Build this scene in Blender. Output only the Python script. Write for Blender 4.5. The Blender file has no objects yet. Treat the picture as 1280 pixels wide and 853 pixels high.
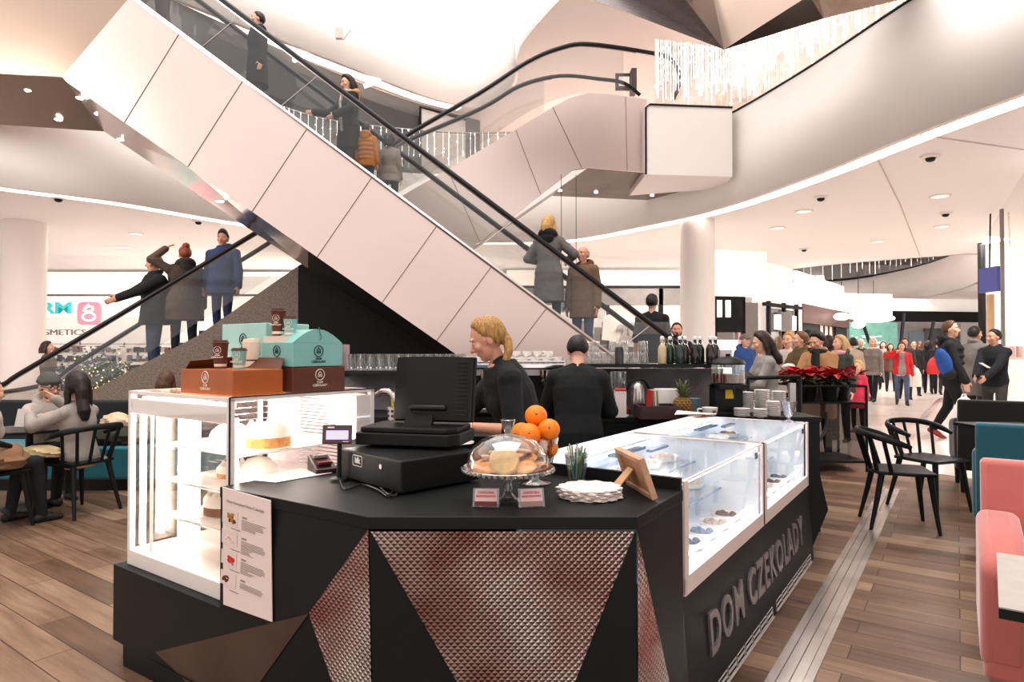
import bpy, math, random
from mathutils import Vector, Matrix
random.seed(7)
R_ = math.radians
PI = math.pi
SC = bpy.context.scene
COL = SC.collection
F_PX = 800.0
CAM_H = 1.42
PITCH = math.atan((438 - 426.5) / F_PX)

def ray(px, py):
    d = Vector((px - 640.0, F_PX, -(py - 426.5)))
    c, s = math.cos(PITCH), math.sin(PITCH)
    return Vector((d.x, d.y * c - d.z * s, d.y * s + d.z * c))
def at(px, py, Y):
    d = ray(px, py); k = Y / d.y
    return Vector((d.x * k, Y, CAM_H + d.z * k))
def atz(px, py, z):
    d = ray(px, py); k = (z - CAM_H) / d.z
    return Vector((d.x * k, d.y * k, z))
def atp(px, py, p0, n):
    d = ray(px, py); o = Vector((0, 0, CAM_H))
    k = (Vector(p0) - o).dot(n) / d.dot(n)
    return o + d * k
def gx(px, Y):
    return (px - 640.0) / F_PX * Y

# ------------------------------------------------------------------ materials
def lin(h):
    if isinstance(h, str):
        h = h.lstrip('#')
        v = [int(h[i:i + 2], 16) / 255 for i in (0, 2, 4)]
    else:
        v = [c / 255 for c in h]
    return tuple(c / 12.92 if c <= .04045 else ((c + .055) / 1.055) ** 2.4 for c in v) + (1,)
def newmat(name):
    m = bpy.data.materials.new(name); m.use_nodes = True
    nt = m.node_tree
    b = nt.nodes.get('Principled BSDF')
    return m, nt, b
def mk(name, col, rough=.5, metal=0, emit=0, ecol=None, var=.06, scale=6, bump=0, bscale=40, spec=.5, coat=0, sheen=0):
    m, nt, b = newmat(name)
    c = lin(col)
    b.inputs['Roughness'].default_value = rough
    b.inputs['Metallic'].default_value = metal
    b.inputs['Specular IOR Level'].default_value = spec
    if coat: b.inputs['Coat Weight'].default_value = coat
    if sheen: b.inputs['Sheen Weight'].default_value = sheen
    tc = nt.nodes.new('ShaderNodeTexCoord')
    if var:
        no = nt.nodes.new('ShaderNodeTexNoise'); no.inputs['Scale'].default_value = scale; no.inputs['Detail'].default_value = 3
        nt.links.new(tc.outputs['Object'], no.inputs['Vector'])
        mr = nt.nodes.new('ShaderNodeMapRange'); mr.inputs[1].default_value = .25; mr.inputs[2].default_value = .75
        mr.inputs[3].default_value = 1 - var; mr.inputs[4].default_value = 1 + var
        nt.links.new(no.outputs['Fac'], mr.inputs[0])
        mx = nt.nodes.new('ShaderNodeVectorMath'); mx.operation = 'SCALE'; mx.inputs[0].default_value = c[:3]
        nt.links.new(mr.outputs[0], mx.inputs['Scale'])
        nt.links.new(mx.outputs[0], b.inputs['Base Color'])
    else:
        b.inputs['Base Color'].default_value = c
    if bump:
        n2 = nt.nodes.new('ShaderNodeTexNoise'); n2.inputs['Scale'].default_value = bscale; n2.inputs['Detail'].default_value = 4
        nt.links.new(tc.outputs['Object'], n2.inputs['Vector'])
        bp = nt.nodes.new('ShaderNodeBump'); bp.inputs['Strength'].default_value = bump; bp.inputs['Distance'].default_value = .02
        nt.links.new(n2.outputs['Fac'], bp.inputs['Height']); nt.links.new(bp.outputs[0], b.inputs['Normal'])
    if emit:
        b.inputs['Emission Color'].default_value = lin(ecol or col)
        b.inputs['Emission Strength'].default_value = emit
    return m
def glassmat(name, tint='#ffffff', face=.03, edge=.5, rough=.02, gcol='#ffffff'):
    m = bpy.data.materials.new(name); m.use_nodes = True
    nt = m.node_tree; nt.nodes.clear()
    out = nt.nodes.new('ShaderNodeOutputMaterial'); mix = nt.nodes.new('ShaderNodeMixShader')
    tr = nt.nodes.new('ShaderNodeBsdfTransparent'); tr.inputs[0].default_value = lin(tint)
    gl = nt.nodes.new('ShaderNodeBsdfGlossy'); gl.inputs['Roughness'].default_value = rough; gl.inputs[0].default_value = lin(gcol)
    lw = nt.nodes.new('ShaderNodeLayerWeight'); lw.inputs[0].default_value = .35
    mr = nt.nodes.new('ShaderNodeMapRange'); mr.inputs[3].default_value = face; mr.inputs[4].default_value = edge
    nt.links.new(lw.outputs['Facing'], mr.inputs[0]); nt.links.new(mr.outputs[0], mix.inputs[0])
    nt.links.new(tr.outputs[0], mix.inputs[1]); nt.links.new(gl.outputs[0], mix.inputs[2]); nt.links.new(mix.outputs[0], out.inputs[0])
    return m
_mc = {}
def C(col, rough=.8, **k):
    key = (str(col), rough, tuple(sorted(k.items())))
    if key not in _mc: _mc[key] = mk('mat_%d' % len(_mc), col, rough, **k)
    return _mc[key]

# ------------------------------------------------------------------ mesh builder
class MB:
    def __init__(s):
        s.v = []; s.f = []; s.m = []; s.uv = {}
    def add(s, vs, fs, m=0, mat=None):
        b = len(s.v)
        s.v += [(mat @ Vector(p)) if mat is not None else Vector(p) for p in vs]
        for f in fs:
            s.f.append([b + i for i in f]); s.m.append(m)
        return s
    def box(s, c, size, m=0, rz=0, mat=None):
        x, y, z = [d / 2 for d in size]
        vs = [(-x, -y, -z), (x, -y, -z), (x, y, -z), (-x, y, -z), (-x, -y, z), (x, -y, z), (x, y, z), (-x, y, z)]
        t = Matrix.Translation(Vector(c)) @ Matrix.Rotation(rz, 4, 'Z')
        if mat is not None: t = mat @ t
        return s.add(vs, [(3, 2, 1, 0), (4, 5, 6, 7), (0, 1, 5, 4), (1, 2, 6, 5), (2, 3, 7, 6), (3, 0, 4, 7)], m, t)
    def poly(s, pts, m=0):
        return s.add(pts, [list(range(len(pts)))], m)
    def prism(s, pts, ext, m=0):
        n = len(pts); e = Vector(ext)
        vs = [Vector(p) for p in pts] + [Vector(p) + e for p in pts]
        a = Vector((0, 0, 0))
        for i in range(n): a += vs[i].cross(vs[(i + 1) % n])
        if a.dot(e) > 0:
            fs = [list(range(n))[::-1], list(range(n, 2 * n))] + [(i, (i + 1) % n, n + (i + 1) % n, n + i) for i in range(n)]
        else:
            fs = [list(range(n)), list(range(n, 2 * n))[::-1]] + [((i + 1) % n, i, n + i, n + (i + 1) % n) for i in range(n)]
        return s.add(vs, fs, m)
    def plate(s, pts, th, m=0):
        p = [Vector(q) for q in pts]
        nrm = Vector((0, 0, 0))
        for i in range(len(p)): nrm += (p[i] - p[0]).cross(p[(i + 1) % len(p)] - p[0])
        nrm.normalize()
        return s.prism([q - nrm * th / 2 for q in p], nrm * th, m)
    def tube(s, pts, r, seg=8, m=0, closed=False, caps=True, sx=1.0):
        p = [Vector(q) for q in pts]; n = len(p)
        rs = r if isinstance(r, (list, tuple)) else [r] * n
        tang = []
        for i in range(n):
            a = p[(i - 1) % n] if (closed or i > 0) else p[i]
            b = p[(i + 1) % n] if (closed or i < n - 1) else p[i]
            t = (b - a); tang.append(t.normalized() if t.length > 1e-9 else Vector((0, 0, 1)))
        u = tang[0].orthogonal().normalized()
        if abs(tang[0].z) < .9:
            u = tang[0].cross(Vector((0, 0, 1))).normalized()
        vs = []; fs = []
        for i in range(n):
            t = tang[i]; u = (u - t * u.dot(t))
            u = u.normalized() if u.length > 1e-6 else t.orthogonal().normalized()
            w = t.cross(u)
            for k in range(seg):
                a = 2 * PI * k / seg
                vs.append(p[i] + u * (math.cos(a) * rs[i] * sx) + w * (math.sin(a) * rs[i]))
        for i in range(n if closed else n - 1):
            j = (i + 1) % n
            for k in range(seg):
                k2 = (k + 1) % seg
                fs.append((i * seg + k, i * seg + k2, j * seg + k2, j * seg + k))
        if caps and not closed:
            fs.append(list(range(seg))[::-1]); fs.append([(n - 1) * seg + k for k in range(seg)])
        return s.add(vs, fs, m)
    def lathe(s, prof, c=(0, 0, 0), seg=20, m=0, mat=None, cap=True):
        vs = []; fs = []; n = len(prof)
        for (r, z) in prof:
            for k in range(seg):
                a = 2 * PI * k / seg; vs.append((r * math.cos(a), r * math.sin(a), z))
        for i in range(n - 1):
            for k in range(seg):
                k2 = (k + 1) % seg
                fs.append((i * seg + k, i * seg + k2, (i + 1) * seg + k2, (i + 1) * seg + k))
        if cap:
            if prof[0][0] > 1e-6: fs.append(list(range(seg))[::-1])
            if prof[-1][0] > 1e-6: fs.append([(n - 1) * seg + k for k in range(seg)])
        t = Matrix.Translation(Vector(c))
        if mat is not None: t = mat @ t
        return s.add(vs, fs, m, t)
    def ell(s, c, r, seg=16, rings=10, m=0, mat=None, fn=None):
        if not isinstance(r, (list, tuple)): r = (r, r, r)
        vs = [(0, 0, -1)]; fs = []
        for i in range(1, rings):
            t = -PI / 2 + PI * i / rings
            for k in range(seg):
                a = 2 * PI * k / seg
                vs.append((math.cos(t) * math.cos(a), math.cos(t) * math.sin(a), math.sin(t)))
        vs.append((0, 0, 1))
        if fn: vs = [tuple(Vector(v) * fn(Vector(v))) for v in vs]
        vs = [(v[0] * r[0], v[1] * r[1], v[2] * r[2]) for v in vs]
        L = len(vs) - 1
        for k in range(seg):
            k2 = (k + 1) % seg
            fs.append((0, 1 + k2, 1 + k)); fs.append((L, L - seg + k, L - seg + k2))
            for i in range(rings - 2):
                fs.append((1 + i * seg + k, 1 + i * seg + k2, 1 + (i + 1) * seg + k2, 1 + (i + 1) * seg + k))
        t = Matrix.Translation(Vector(c))
        if mat is not None: t = mat @ t
        return s.add(vs, fs, m, t)
    def cap(s, p0, p1, r0, r1, seg=10, m=0):
        p0 = Vector(p0); p1 = Vector(p1); d = p1 - p0
        L = d.length; t = d / L if L > 1e-6 else Vector((0, 0, 1))
        pts = []; rs = []
        for a in (-80, -50, -20): pts.append(p0 + t * r0 * math.sin(R_(a))); rs.append(r0 * math.cos(R_(a)))
        for a in (20, 50, 80): pts.append(p1 + t * r1 * math.sin(R_(a))); rs.append(r1 * math.cos(R_(a)))
        return s.tube(pts, rs, seg, m)
    def loft(s, secs, seg=18, m=0, U=None):
        # secs: (x, y, z, rx, ry) ellipses, bottom to top
        vs = []; fs = []; n = len(secs)
        for (x, y, z, rx, ry) in secs:
            for k in range(seg):
                a = 2 * PI * k / seg
                q = Vector((x + rx * math.cos(a), y + ry * math.sin(a), z))
                vs.append(U(q) if U else q)
        for i in range(n - 1):
            for k in range(seg):
                k2 = (k + 1) % seg
                fs.append((i * seg + k, i * seg + k2, (i + 1) * seg + k2, (i + 1) * seg + k))
        fs.append(list(range(seg))[::-1]); fs.append([(n - 1) * seg + k for k in range(seg)])
        return s.add(vs, fs, m)
    def mesh(s, name, mats, smooth=True, angle=40):
        me = bpy.data.meshes.new(name)
        me.from_pydata([tuple(v) for v in s.v], [], s.f)
        for mm in (mats if isinstance(mats, (list, tuple)) else [mats]): me.materials.append(mm)
        me.polygons.foreach_set('material_index', s.m)
        if smooth:
            me.polygons.foreach_set('use_smooth', [True] * len(s.f))
            me.update()
            me.set_sharp_from_angle(angle=R_(angle))
        me.update()
        return me
    def build(s, name, mats, parent=None, world=False, smooth=True, bevel=0, angle=40, bseg=2):
        o = bpy.data.objects.new(name, s.mesh(name, mats, smooth, angle)); COL.objects.link(o)
        if parent is not None:
            o.parent = parent
            if world: o.matrix_parent_inverse = wm(parent).inverted()
        if bevel:
            b = o.modifiers.new('bevel', 'BEVEL'); b.width = bevel; b.segments = bseg; b.limit_method = 'ANGLE'; b.angle_limit = R_(35)
            b.harden_normals = False
        return o
def wm(o):
    b = Matrix.LocRotScale(o.location, o.rotation_euler, o.scale)
    if o.parent is not None: return wm(o.parent) @ o.matrix_parent_inverse @ b
    return b
def thing(name, label, cat, loc=(0, 0, 0), rz=0, group=None, scale=None):
    o = bpy.data.objects.new(name, None); COL.objects.link(o)
    o.empty_display_size = .05
    o.location = Vector(loc); o.rotation_euler = (0, 0, rz)
    if scale: o.scale = (scale,) * 3
    tag(o, label, cat, group); return o
def tag(o, label=None, cat=None, group=None, kind=None):
    if label: o['label'] = label
    if cat: o['category'] = cat
    if group: o['group'] = group
    if kind: o['kind'] = kind
    return o
def struct(o):
    o['kind'] = 'structure'; return o
def dup(o, parent=None, loc=None, rz=None, label=None, group=None, scale=None):
    c = o.copy(); COL.objects.link(c)
    if parent is not None: c.parent = parent
    if loc is not None: c.location = Vector(loc)
    if rz is not None: c.rotation_euler = (0, 0, rz)
    if scale is not None: c.scale = (scale,) * 3
    if label: c['label'] = label
    if group: c['group'] = group
    for ch in list(o.children):
        dup(ch, c)
    return c
def frame(o, x, y=None, z=None):
    """matrix from origin and x axis, y axis (z = x cross y)"""
    x = Vector(x).normalized(); y = Vector(y); y = (y - x * x.dot(y)).normalized(); z = x.cross(y)
    m = Matrix.Identity(4)
    for i in range(3): m[i][0] = x[i]; m[i][1] = y[i]; m[i][2] = z[i]; m[i][3] = o[i]
    return m
_tx = {}
def textmb(mb, txt, size, mat, m=0, extrude=.0008, align='CENTER', offset=0, sx=1.0, space=1.0):
    key = (txt, size, extrude, align, offset, space)
    if key not in _tx:
        cu = bpy.data.curves.new('txt', 'FONT'); cu.body = txt; cu.size = size; cu.extrude = extrude
        cu.align_x = align; cu.align_y = 'CENTER'; cu.offset = offset; cu.space_character = space; cu.resolution_u = 3
        o = bpy.data.objects.new('txt', cu); COL.objects.link(o)
        dg = bpy.context.evaluated_depsgraph_get()
        me = bpy.data.meshes.new_from_object(o.evaluated_get(dg))
        _tx[key] = ([v.co.copy() for v in me.vertices], [list(p.vertices) for p in me.polygons])
        bpy.data.objects.remove(o); bpy.data.meshes.remove(me); bpy.data.curves.remove(cu)
    vs, fs = _tx[key]
    mb.add([(v.x * sx, v.y, v.z) for v in vs], fs, m, mat)
def fittext(mb, txt, size, mat, width, m=0, **k):
    t = MB(); textmb(t, txt, size, Matrix.Identity(4), **k)
    w = max(v.x for v in t.v) - min(v.x for v in t.v)
    textmb(mb, txt, size, mat, m, sx=width / w, **k)
def smoothpath(pts, n=8, closed=False):
    p = [Vector(q) for q in pts]; out = []; N = len(p)
    rng = range(N) if closed else range(N - 1)
    for i in rng:
        if closed: a, b, c, d = p[(i - 1) % N], p[i], p[(i + 1) % N], p[(i + 2) % N]
        else: a, b, c, d = p[max(i - 1, 0)], p[i], p[i + 1], p[min(i + 2, N - 1)]
        for k in range(n):
            t = k / n; t2 = t * t; t3 = t2 * t
            out.append(.5 * ((2 * b) + (c - a) * t + (2 * a - 5 * b + 4 * c - d) * t2 + (3 * b - a - 3 * c + d) * t3))
    if not closed: out.append(p[-1])
    return out
def flat_with_holes(name, loops, z, th, mat):
    cu = bpy.data.curves.new(name, 'CURVE'); cu.dimensions = '2D'; cu.fill_mode = 'BOTH'; cu.extrude = th / 2
    for lp in loops:
        sp = cu.splines.new('POLY'); sp.points.add(len(lp) - 1); sp.use_cyclic_u = True
        for q, pt in zip(lp, sp.points): pt.co = (q[0], q[1], 0, 1)
    o = bpy.data.objects.new(name, cu); COL.objects.link(o)
    dg = bpy.context.evaluated_depsgraph_get()
    me = bpy.data.meshes.new_from_object(o.evaluated_get(dg)); me.materials.clear(); me.materials.append(mat)
    bpy.data.objects.remove(o); bpy.data.curves.remove(cu)
    o = bpy.data.objects.new(name, me); COL.objects.link(o); o.location = (0, 0, z)
    for p in me.polygons: p.use_smooth = False
    return o

# ------------------------------------------------------------------ palette
M = {}
M['black'] = mk('black_laminate', '#1d2021', .45, var=.05, spec=.28)
M['blackm'] = mk('black_metal', '#151718', .4, var=.03, spec=.35)
M['blackp'] = mk('black_plastic', '#17191a', .42, var=.03, spec=.32)
M['rubber'] = mk('rubber_black', '#17181a', .45, var=0)
M['white'] = mk('white_paint', '#f4ece7', .6, var=.02, scale=.6)
M['whitegloss'] = mk('white_enamel', '#f3ece9', .25, var=.01)
M['porcelain'] = mk('porcelain', '#f4efec', .2, var=.01)
M['steel'] = mk('brushed_steel', '#c9c3c1', .28, metal=1, var=.05, scale=12)
M['chrome'] = mk('chrome', '#d9d6d6', .08, metal=1, var=0)
M['glass'] = glassmat('clear_glass', '#fbfbfa', .03, .55)
M['ware'] = glassmat('glassware', '#eef0ef', .10, .85, .04)
M['rail_glass'] = glassmat('balustrade_glass', '#e6e6e4', .05, .35)
# ------------------------------------------------------------------ people
SK = mk('skin', '#e2b49c', .55, var=.05, scale=18)
SK2 = mk('skin_rosy', '#dda58d', .55, var=.06, scale=18)
EYE = mk('eye_white', '#efe8e4', .3, var=0); IRIS = mk('iris', '#3a2a20', .2, var=0); LIP = mk('lips', '#b9736a', .5, var=0); BROW = mk('brow', '#4a3628', .8, var=0)
def hairmat(name, col):
    m, nt, b = newmat(name)
    c = lin(col)
    tc = nt.nodes.new('ShaderNodeTexCoord'); mp = nt.nodes.new('ShaderNodeMapping'); mp.inputs['Scale'].default_value = (60, 60, 7)
    nt.links.new(tc.outputs['Object'], mp.inputs[0])
    no = nt.nodes.new('ShaderNodeTexNoise'); no.inputs['Scale'].default_value = 2; no.inputs['Detail'].default_value = 4
    nt.links.new(mp.outputs[0], no.inputs['Vector'])
    cr = nt.nodes.new('ShaderNodeValToRGB'); e = cr.color_ramp.elements
    e[0].position = .3; e[0].color = tuple(x * .5 for x in c[:3]) + (1,); e[1].position = .7; e[1].color = tuple(min(1, x * 1.35) for x in c[:3]) + (1,)
    nt.links.new(no.outputs['Fac'], cr.inputs[0]); nt.links.new(cr.outputs[0], b.inputs['Base Color'])
    b.inputs['Roughness'].default_value = .45
    bp = nt.nodes.new('ShaderNodeBump'); bp.inputs['Strength'].default_value = .5; bp.inputs['Distance'].default_value = .01
    nt.links.new(no.outputs['Fac'], bp.inputs['Height']); nt.links.new(bp.outputs[0], b.inputs['Normal'])
    return m
_hm = {}
def HM(col):
    if col not in _hm: _hm[col] = hairmat('hair_%d' % len(_hm), col)
    return _hm[col]
def CL(col, rough=.85):
    return C(col, rough, var=.16, scale=7, bump=.55, bscale=9)
QUEUE = []
def voxel(mb, vox, smooth_it=3):
    """queue a closed-shape union for one joint remesh pass; returns the raw temp object"""
    o = bpy.data.objects.new('raw', mb.mesh('raw', [SK], False)); COL.objects.link(o)
    r = o.modifiers.new('r', 'REMESH'); r.mode = 'VOXEL'; r.voxel_size = vox; r.use_smooth_shade = True
    if smooth_it:
        s = o.modifiers.new('s', 'SMOOTH'); s.factor = .5; s.iterations = smooth_it
    return o
def flush_people():
    dg = bpy.context.evaluated_depsgraph_get()
    done = []; made = {}
    for raw, name, mats, parent, cb, extra, child_of in QUEUE:
        me = bpy.data.meshes.new_from_object(raw.evaluated_get(dg)); done.append((raw, me))
    for (raw, name, mats, parent, cb, extra, child_of), (_, me) in zip(QUEUE, done):
        me.materials.clear()
        for m in mats: me.materials.append(m)
        if cb:
            n = len(me.polygons); cen = [0.0] * (3 * n); me.polygons.foreach_get('center', cen)
            me.polygons.foreach_set('material_index', [cb(cen[3 * i], cen[3 * i + 1], cen[3 * i + 2]) for i in range(n)])
        if extra is not None and extra.v:
            import bmesh
            bm = bmesh.new(); bm.from_mesh(me)
            vs = [bm.verts.new(v) for v in extra.v]
            for f, mi in zip(extra.f, extra.m):
                fc = bm.faces.new([vs[i] for i in f]); fc.material_index = mi; fc.smooth = True
            bm.to_mesh(me); bm.free()
        me.name = name
        o = bpy.data.objects.new(name, me); COL.objects.link(o); o.parent = made.get((parent.name, child_of), parent); made[(parent.name, name)] = o
        bpy.data.objects.remove(raw)
    QUEUE.clear()

def person(label, pos, face=0, H=1.7, sex='m', hair=('short', '#3a2c22'), top=None, bottom=('#25272c',), shoes='#222222', arms=None, legs='stand',
           head=(0, 0), lean=0, vox=.012, skin=None, group=None, headscale=1.0, beard=None, glasses=False, sit_z=.46, scarf=None, apron=None, watch=False, hands='relax', phase=1, cat='person', bulk=1.0):
    s = H / 1.7
    root = thing('person', label, cat, pos, R_(face) - math.atan2(pos[0], pos[1]), group)
    skin = skin or SK
    hz = .92 * s if legs != 'sit' else sit_z + .09
    fem = sex == 'f'
    la = R_(lean)
    def U(p):  # upper body transform; p given relative to a standing body of height 1.7 scaled
        q = Vector(p) * s; dz = q.z - .92 * s; y = q.y
        return Vector((q.x, y * math.cos(la) - dz * math.sin(la), hz + dz * math.cos(la) + y * math.sin(la)))
    sw = (.150 if fem else .172) * bulk
    hp = (.10 if not fem else .105)
    yaw, pit = R_(head[0]), R_(head[1])
    piv = Vector((0, .0, 1.49))
    Rh = Matrix.Rotation(yaw, 4, 'Z') @ Matrix.Rotation(pit, 4, 'X')
    hs = headscale
    def Hd(p):
        q = Vector(p) - piv
        q = Rh @ (q * hs)
        return U(q + piv)
    HX = Matrix.Identity(4)
    a_, b_, c_, d_ = Hd((0, 0, 1.6)), Hd((1, 0, 1.6)), Hd((0, 1, 1.6)), Hd((0, 0, 2.6))
    for i in range(3):
        HX[i][0] = (b_ - a_)[i]; HX[i][1] = (c_ - a_)[i]; HX[i][2] = (d_ - a_)[i]; HX[i][3] = a_[i]
    # HX maps head-local coordinates (origin at head centre, metres at 1.7 scale) to person space
    # ---- limbs
    arms = arms or {}
    J = {}
    for sd, sg in (('L', 1), ('R', -1)):
        S = U((sg * sw, 0, 1.365))
        spec = arms.get(sd)
        if spec is None: T = U((sg * (sw + .075), -.03, .80)); hint = Vector((sg * .6, .8, -.2))
        else:
            T = Vector(spec[0]); hint = Vector(spec[1]) if len(spec) > 1 and spec[1] is not None else Vector((sg * .6, .5, -.6))
        l1, l2 = .285 * s, .255 * s
        d = T - S; D = min(d.length, (l1 + l2) * .995); dn = d.normalized(); T = S + dn * D
        ca = (l1 * l1 + D * D - l2 * l2) / (2 * l1 * D); ca = max(-1, min(1, ca)); h = l1 * math.sqrt(1 - ca * ca)
        e = hint - dn * hint.dot(dn); e = e.normalized() if e.length > 1e-4 else dn.orthogonal().normalized()
        E = S + dn * (l1 * ca) + e * h
        J[sd] = (S, E, T)
    LG = {}
    for sd, sg in (('L', 1), ('R', -1)):
        hipj = Vector((sg * hp * s, 0, hz - .03 * s))
        if legs == 'sit':
            K = hipj + Vector((sg * .04, -.42 * s, .02)); A = Vector((K.x + sg * .0, K.y - .03 + (.1 if sg * phase > 0 else -.02), .08 * s))
        elif legs == 'walk':
            f = sg * phase
            K = hipj + Vector((0, -.10 * s * f - .04, -.42 * s)); A = Vector((K.x, K.y + (.0 if f > 0 else .18) * s - (.06 if f > 0 else 0), (.085 if f > 0 else .13) * s))
        else:
            f = sg * phase
            K = Vector((sg * (hp + .005) * s, -.02 * s - .015 * f, .48 * s)); A = Vector((sg * (hp + .015) * s, .02 * s - .02 * f, .08 * s))
        LG[sd] = (hipj, K, A)
    # ---- body, one continuous surface
    def torso(mb, e=0, z0=.80, z1=1.46, extra_w=0):
        secs = [(.80, .150, .105), (.92, .172 if not fem else .178, .118), (1.07, .150 if not fem else .128, .103), (1.27, .170 if not fem else .150, .118 if not fem else .120), (1.37, .165 if not fem else .142, .098), (1.43, .10, .075), (1.47, .066, .06)]
        out = []
        zz = [z0] + [q[0] for q in secs if z0 + .01 < q[0] < z1 - .01] + [z1]
        for z in zz:
            for i in range(len(secs) - 1):
                a, b = secs[i], secs[i + 1]
                if a[0] <= z <= b[0] or (i == 0 and z < a[0]) or (i == len(secs) - 2 and z > b[0]):
                    t = max(0, min(1, (z - a[0]) / (b[0] - a[0]))); out.append((0, 0, z, (a[1] + (b[1] - a[1]) * t) * bulk + e, (a[2] + (b[2] - a[2]) * t) * bulk + e)); break
        mb.loft(out, 20, U=U)
        if fem and z0 < 1.2:
            for sg in (1, -1): mb.ell(U((sg * .06, -.075, 1.245)), ((.06 + e * .8) * s, (.05 + e) * s, (.062 + e) * s), 12, 8)
        if z1 > 1.38: 
            for sg in (1, -1): mb.cap(U((sg * .03, .01, 1.425)), U((sg * sw, 0, 1.362)), (.05 + e * .6) * s, (.05 + e) * s, 12)
    def arm(mb, e=0, frac=1.0, sides='LR'):
        for sd in sides:
            S, E, T = J[sd]
            k = .9 if fem else 1
            mb.cap(S, E, (.050 * k + e) * s, (.041 * k + e) * s, 12)
            Wp = E.lerp(T, frac)
            mb.cap(E, Wp, (.043 * k + e) * s, (.031 * k + e) * s, 12)
    def leg(mb, e=0, low=1.0, flare=0):
        for sd in 'LR':
            h, K, A = LG[sd]
            mb.cap(h, K, (.085 + e) * s * (.95 + .05 * bulk), (.058 + e) * s, 14)
            mb.cap(K, K.lerp(A, .45), (.057 + e) * s, (.053 + e) * s, 12)
            mb.cap(K.lerp(A, .45), K.lerp(A, low), (.053 + e) * s, (.038 + e + flare) * s, 12)
    mb = MB(); torso(mb); arm(mb); leg(mb)
    mb.ell(U((0, 0, .84)), (.15 * s, .1 * s, .08 * s), 14, 8) if legs != 'sit' else mb.ell(Vector((0, -.05, hz - .03)), (.16 * s, .14 * s, .09 * s), 14, 8)
    mb.cap(U((0, .012, 1.42)), Hd((0, .0, 1.53)), .056 * s if not fem else .048 * s, .052 * s if not fem else .046 * s, 12)
    # head
    mb.ell((0, .008, .02), (.074, .094, .095), 20, 14, mat=HX)
    mb.ell((0, -.028, -.045), (.058, .062, .072), 16, 10, mat=HX)
    mb.ell((0, -.05, -.085), (.034, .036, .03), 12, 8, mat=HX)
    mb.cap((0, 0, 0), (0, 0, 0.0001), .001, .001)
    nb = MB(); nb.cap((0, -.083, .012), (0, -.108, -.022), .009, .015, 10); nb.ell((0, -.095, -.028), (.019, .012, .01), 10, 6)
    for sg in (1, -1):
        nb.ell((sg * .075, .012, -.008), (.012, .02, .031), 10, 8)
        nb.ell((sg * .036, -.078, .034), (.024, .014, .009), 10, 6); nb.ell((sg * .043, -.062, -.018), (.028, .024, .028), 10, 6); nb.ell((sg * .032, -.074, -.006), (.024, .014, .016), 10, 6)
    mb.add(nb.v, nb.f, 0, HX)
    # hands and feet
    ex = MB()
    for sd, sg in (('L', 1), ('R', -1)):
        S, E, T = J[sd]
        spec = arms.get(sd)
        d = (T - E).normalized()
        hd = Vector(spec[2]).normalized() if spec and len(spec) > 2 and spec[2] is not None else (d + Vector((0, -.15, -.1))).normalized()
        pn = Vector((-sg, 0, 0)) if not (spec and len(spec) > 3 and spec[3] is not None) else Vector(spec[3])
        pn = pn - hd * pn.dot(hd)
        pn = pn.normalized() if pn.length > .05 else hd.orthogonal().normalized()
        lt = hd.cross(pn) * sg   # thumb side
        if lt.y > .3 and not (spec and len(spec) > 3): lt = -lt
        hk = s * (1.0 if not fem else .93) * (hs ** .5)
        curl = {'relax': .35, 'grip': 1.15, 'flat': .08}[(spec[4] if spec and len(spec) > 4 else hands)]
        palm = T + hd * .045 * hk
        mb.cap(T - hd * .01, T + hd * .03 * hk, .026 * hk, .028 * hk, 10)
        mx_ = Matrix.Identity(4)
        for i in range(3): mx_[i][0] = lt[i]; mx_[i][1] = hd[i]; mx_[i][2] = pn[i]; mx_[i][3] = (palm + hd * .008)[i]
        mb.ell((0, 0, 0), (.041 * hk, .05 * hk, .0165 * hk), 12, 8, mat=mx_)
        for i, (off, ln) in enumerate(((.029, .066), (.010, .075), (-.010, .069), (-.028, .053))):
            p = palm + hd * .045 * hk + lt * off * hk; a = curl * .55; dd = hd
            for k, fr in enumerate((.42, .32, .26)):
                dd = (hd * math.cos(a) + pn * math.sin(a)).normalized()
                q = p + dd * ln * fr * hk
                mb.cap(p, q, (.0098 - k * .0008) * hk, (.0092 - k * .001) * hk, 8); p = q; a += curl * .6
        p = T + hd * .02 * hk + lt * .03 * hk; dd = (hd * .75 + lt * .75 + pn * .35 * (1 + curl)).normalized()
        q = p + dd * .035 * hk; mb.cap(p, q, .0125 * hk, .0115 * hk, 8)
        dd = (hd * 1.0 + lt * .25 + pn * .4 * curl).normalized(); mb.cap(q, q + dd * .03 * hk, .011 * hk, .0085 * hk, 8)
    FT = {}
    for sd, sg in (('L', 1), ('R', -1)):
        h, K, A = LG[sd]
        toe = Vector((sg * .12, -1, 0)).normalized()
        if legs == 'walk' and sg * phase < 0: toe = (toe + Vector((0, 0, -.55))).normalized()
        FT[sd] = (A, toe)
        mb.cap(A + toe * -.035 * s + Vector((0, 0, -.045 * s)), A + toe * .14 * s + Vector((0, 0, -.05 * s)), .03 * s, .024 * s, 10)
    # face details appended to the same mesh
    fx = MB()
    for sg in (1, -1):
        fx.ell((sg * .031, -.076, .012), (.0135, .0075, .0075), 10, 8, m=1); fx.ell((sg * .031, -.0805, .012), (.0065, .004, .0065), 8, 6, m=2)
        fx.tube([(sg * .018, -.0895, .031), (sg * .034, -.0885, .036), (sg * .05, -.077, .031)], [.003, .0042, .0025], 6, m=4)
    fx.ell((0, -.0865, -.055), (.022, .007, .0042), 10, 6, m=3); fx.ell((0, -.085, -.062), (.017, .007, .004), 10, 6, m=3)
    ex.add([], []); b0 = len(ex.v)
    for f, mi in zip(fx.f, fx.m): ex.f.append([b0 + i for i in f]); ex.m.append(mi)
    ex.v += [HX @ v for v in fx.v]
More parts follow.
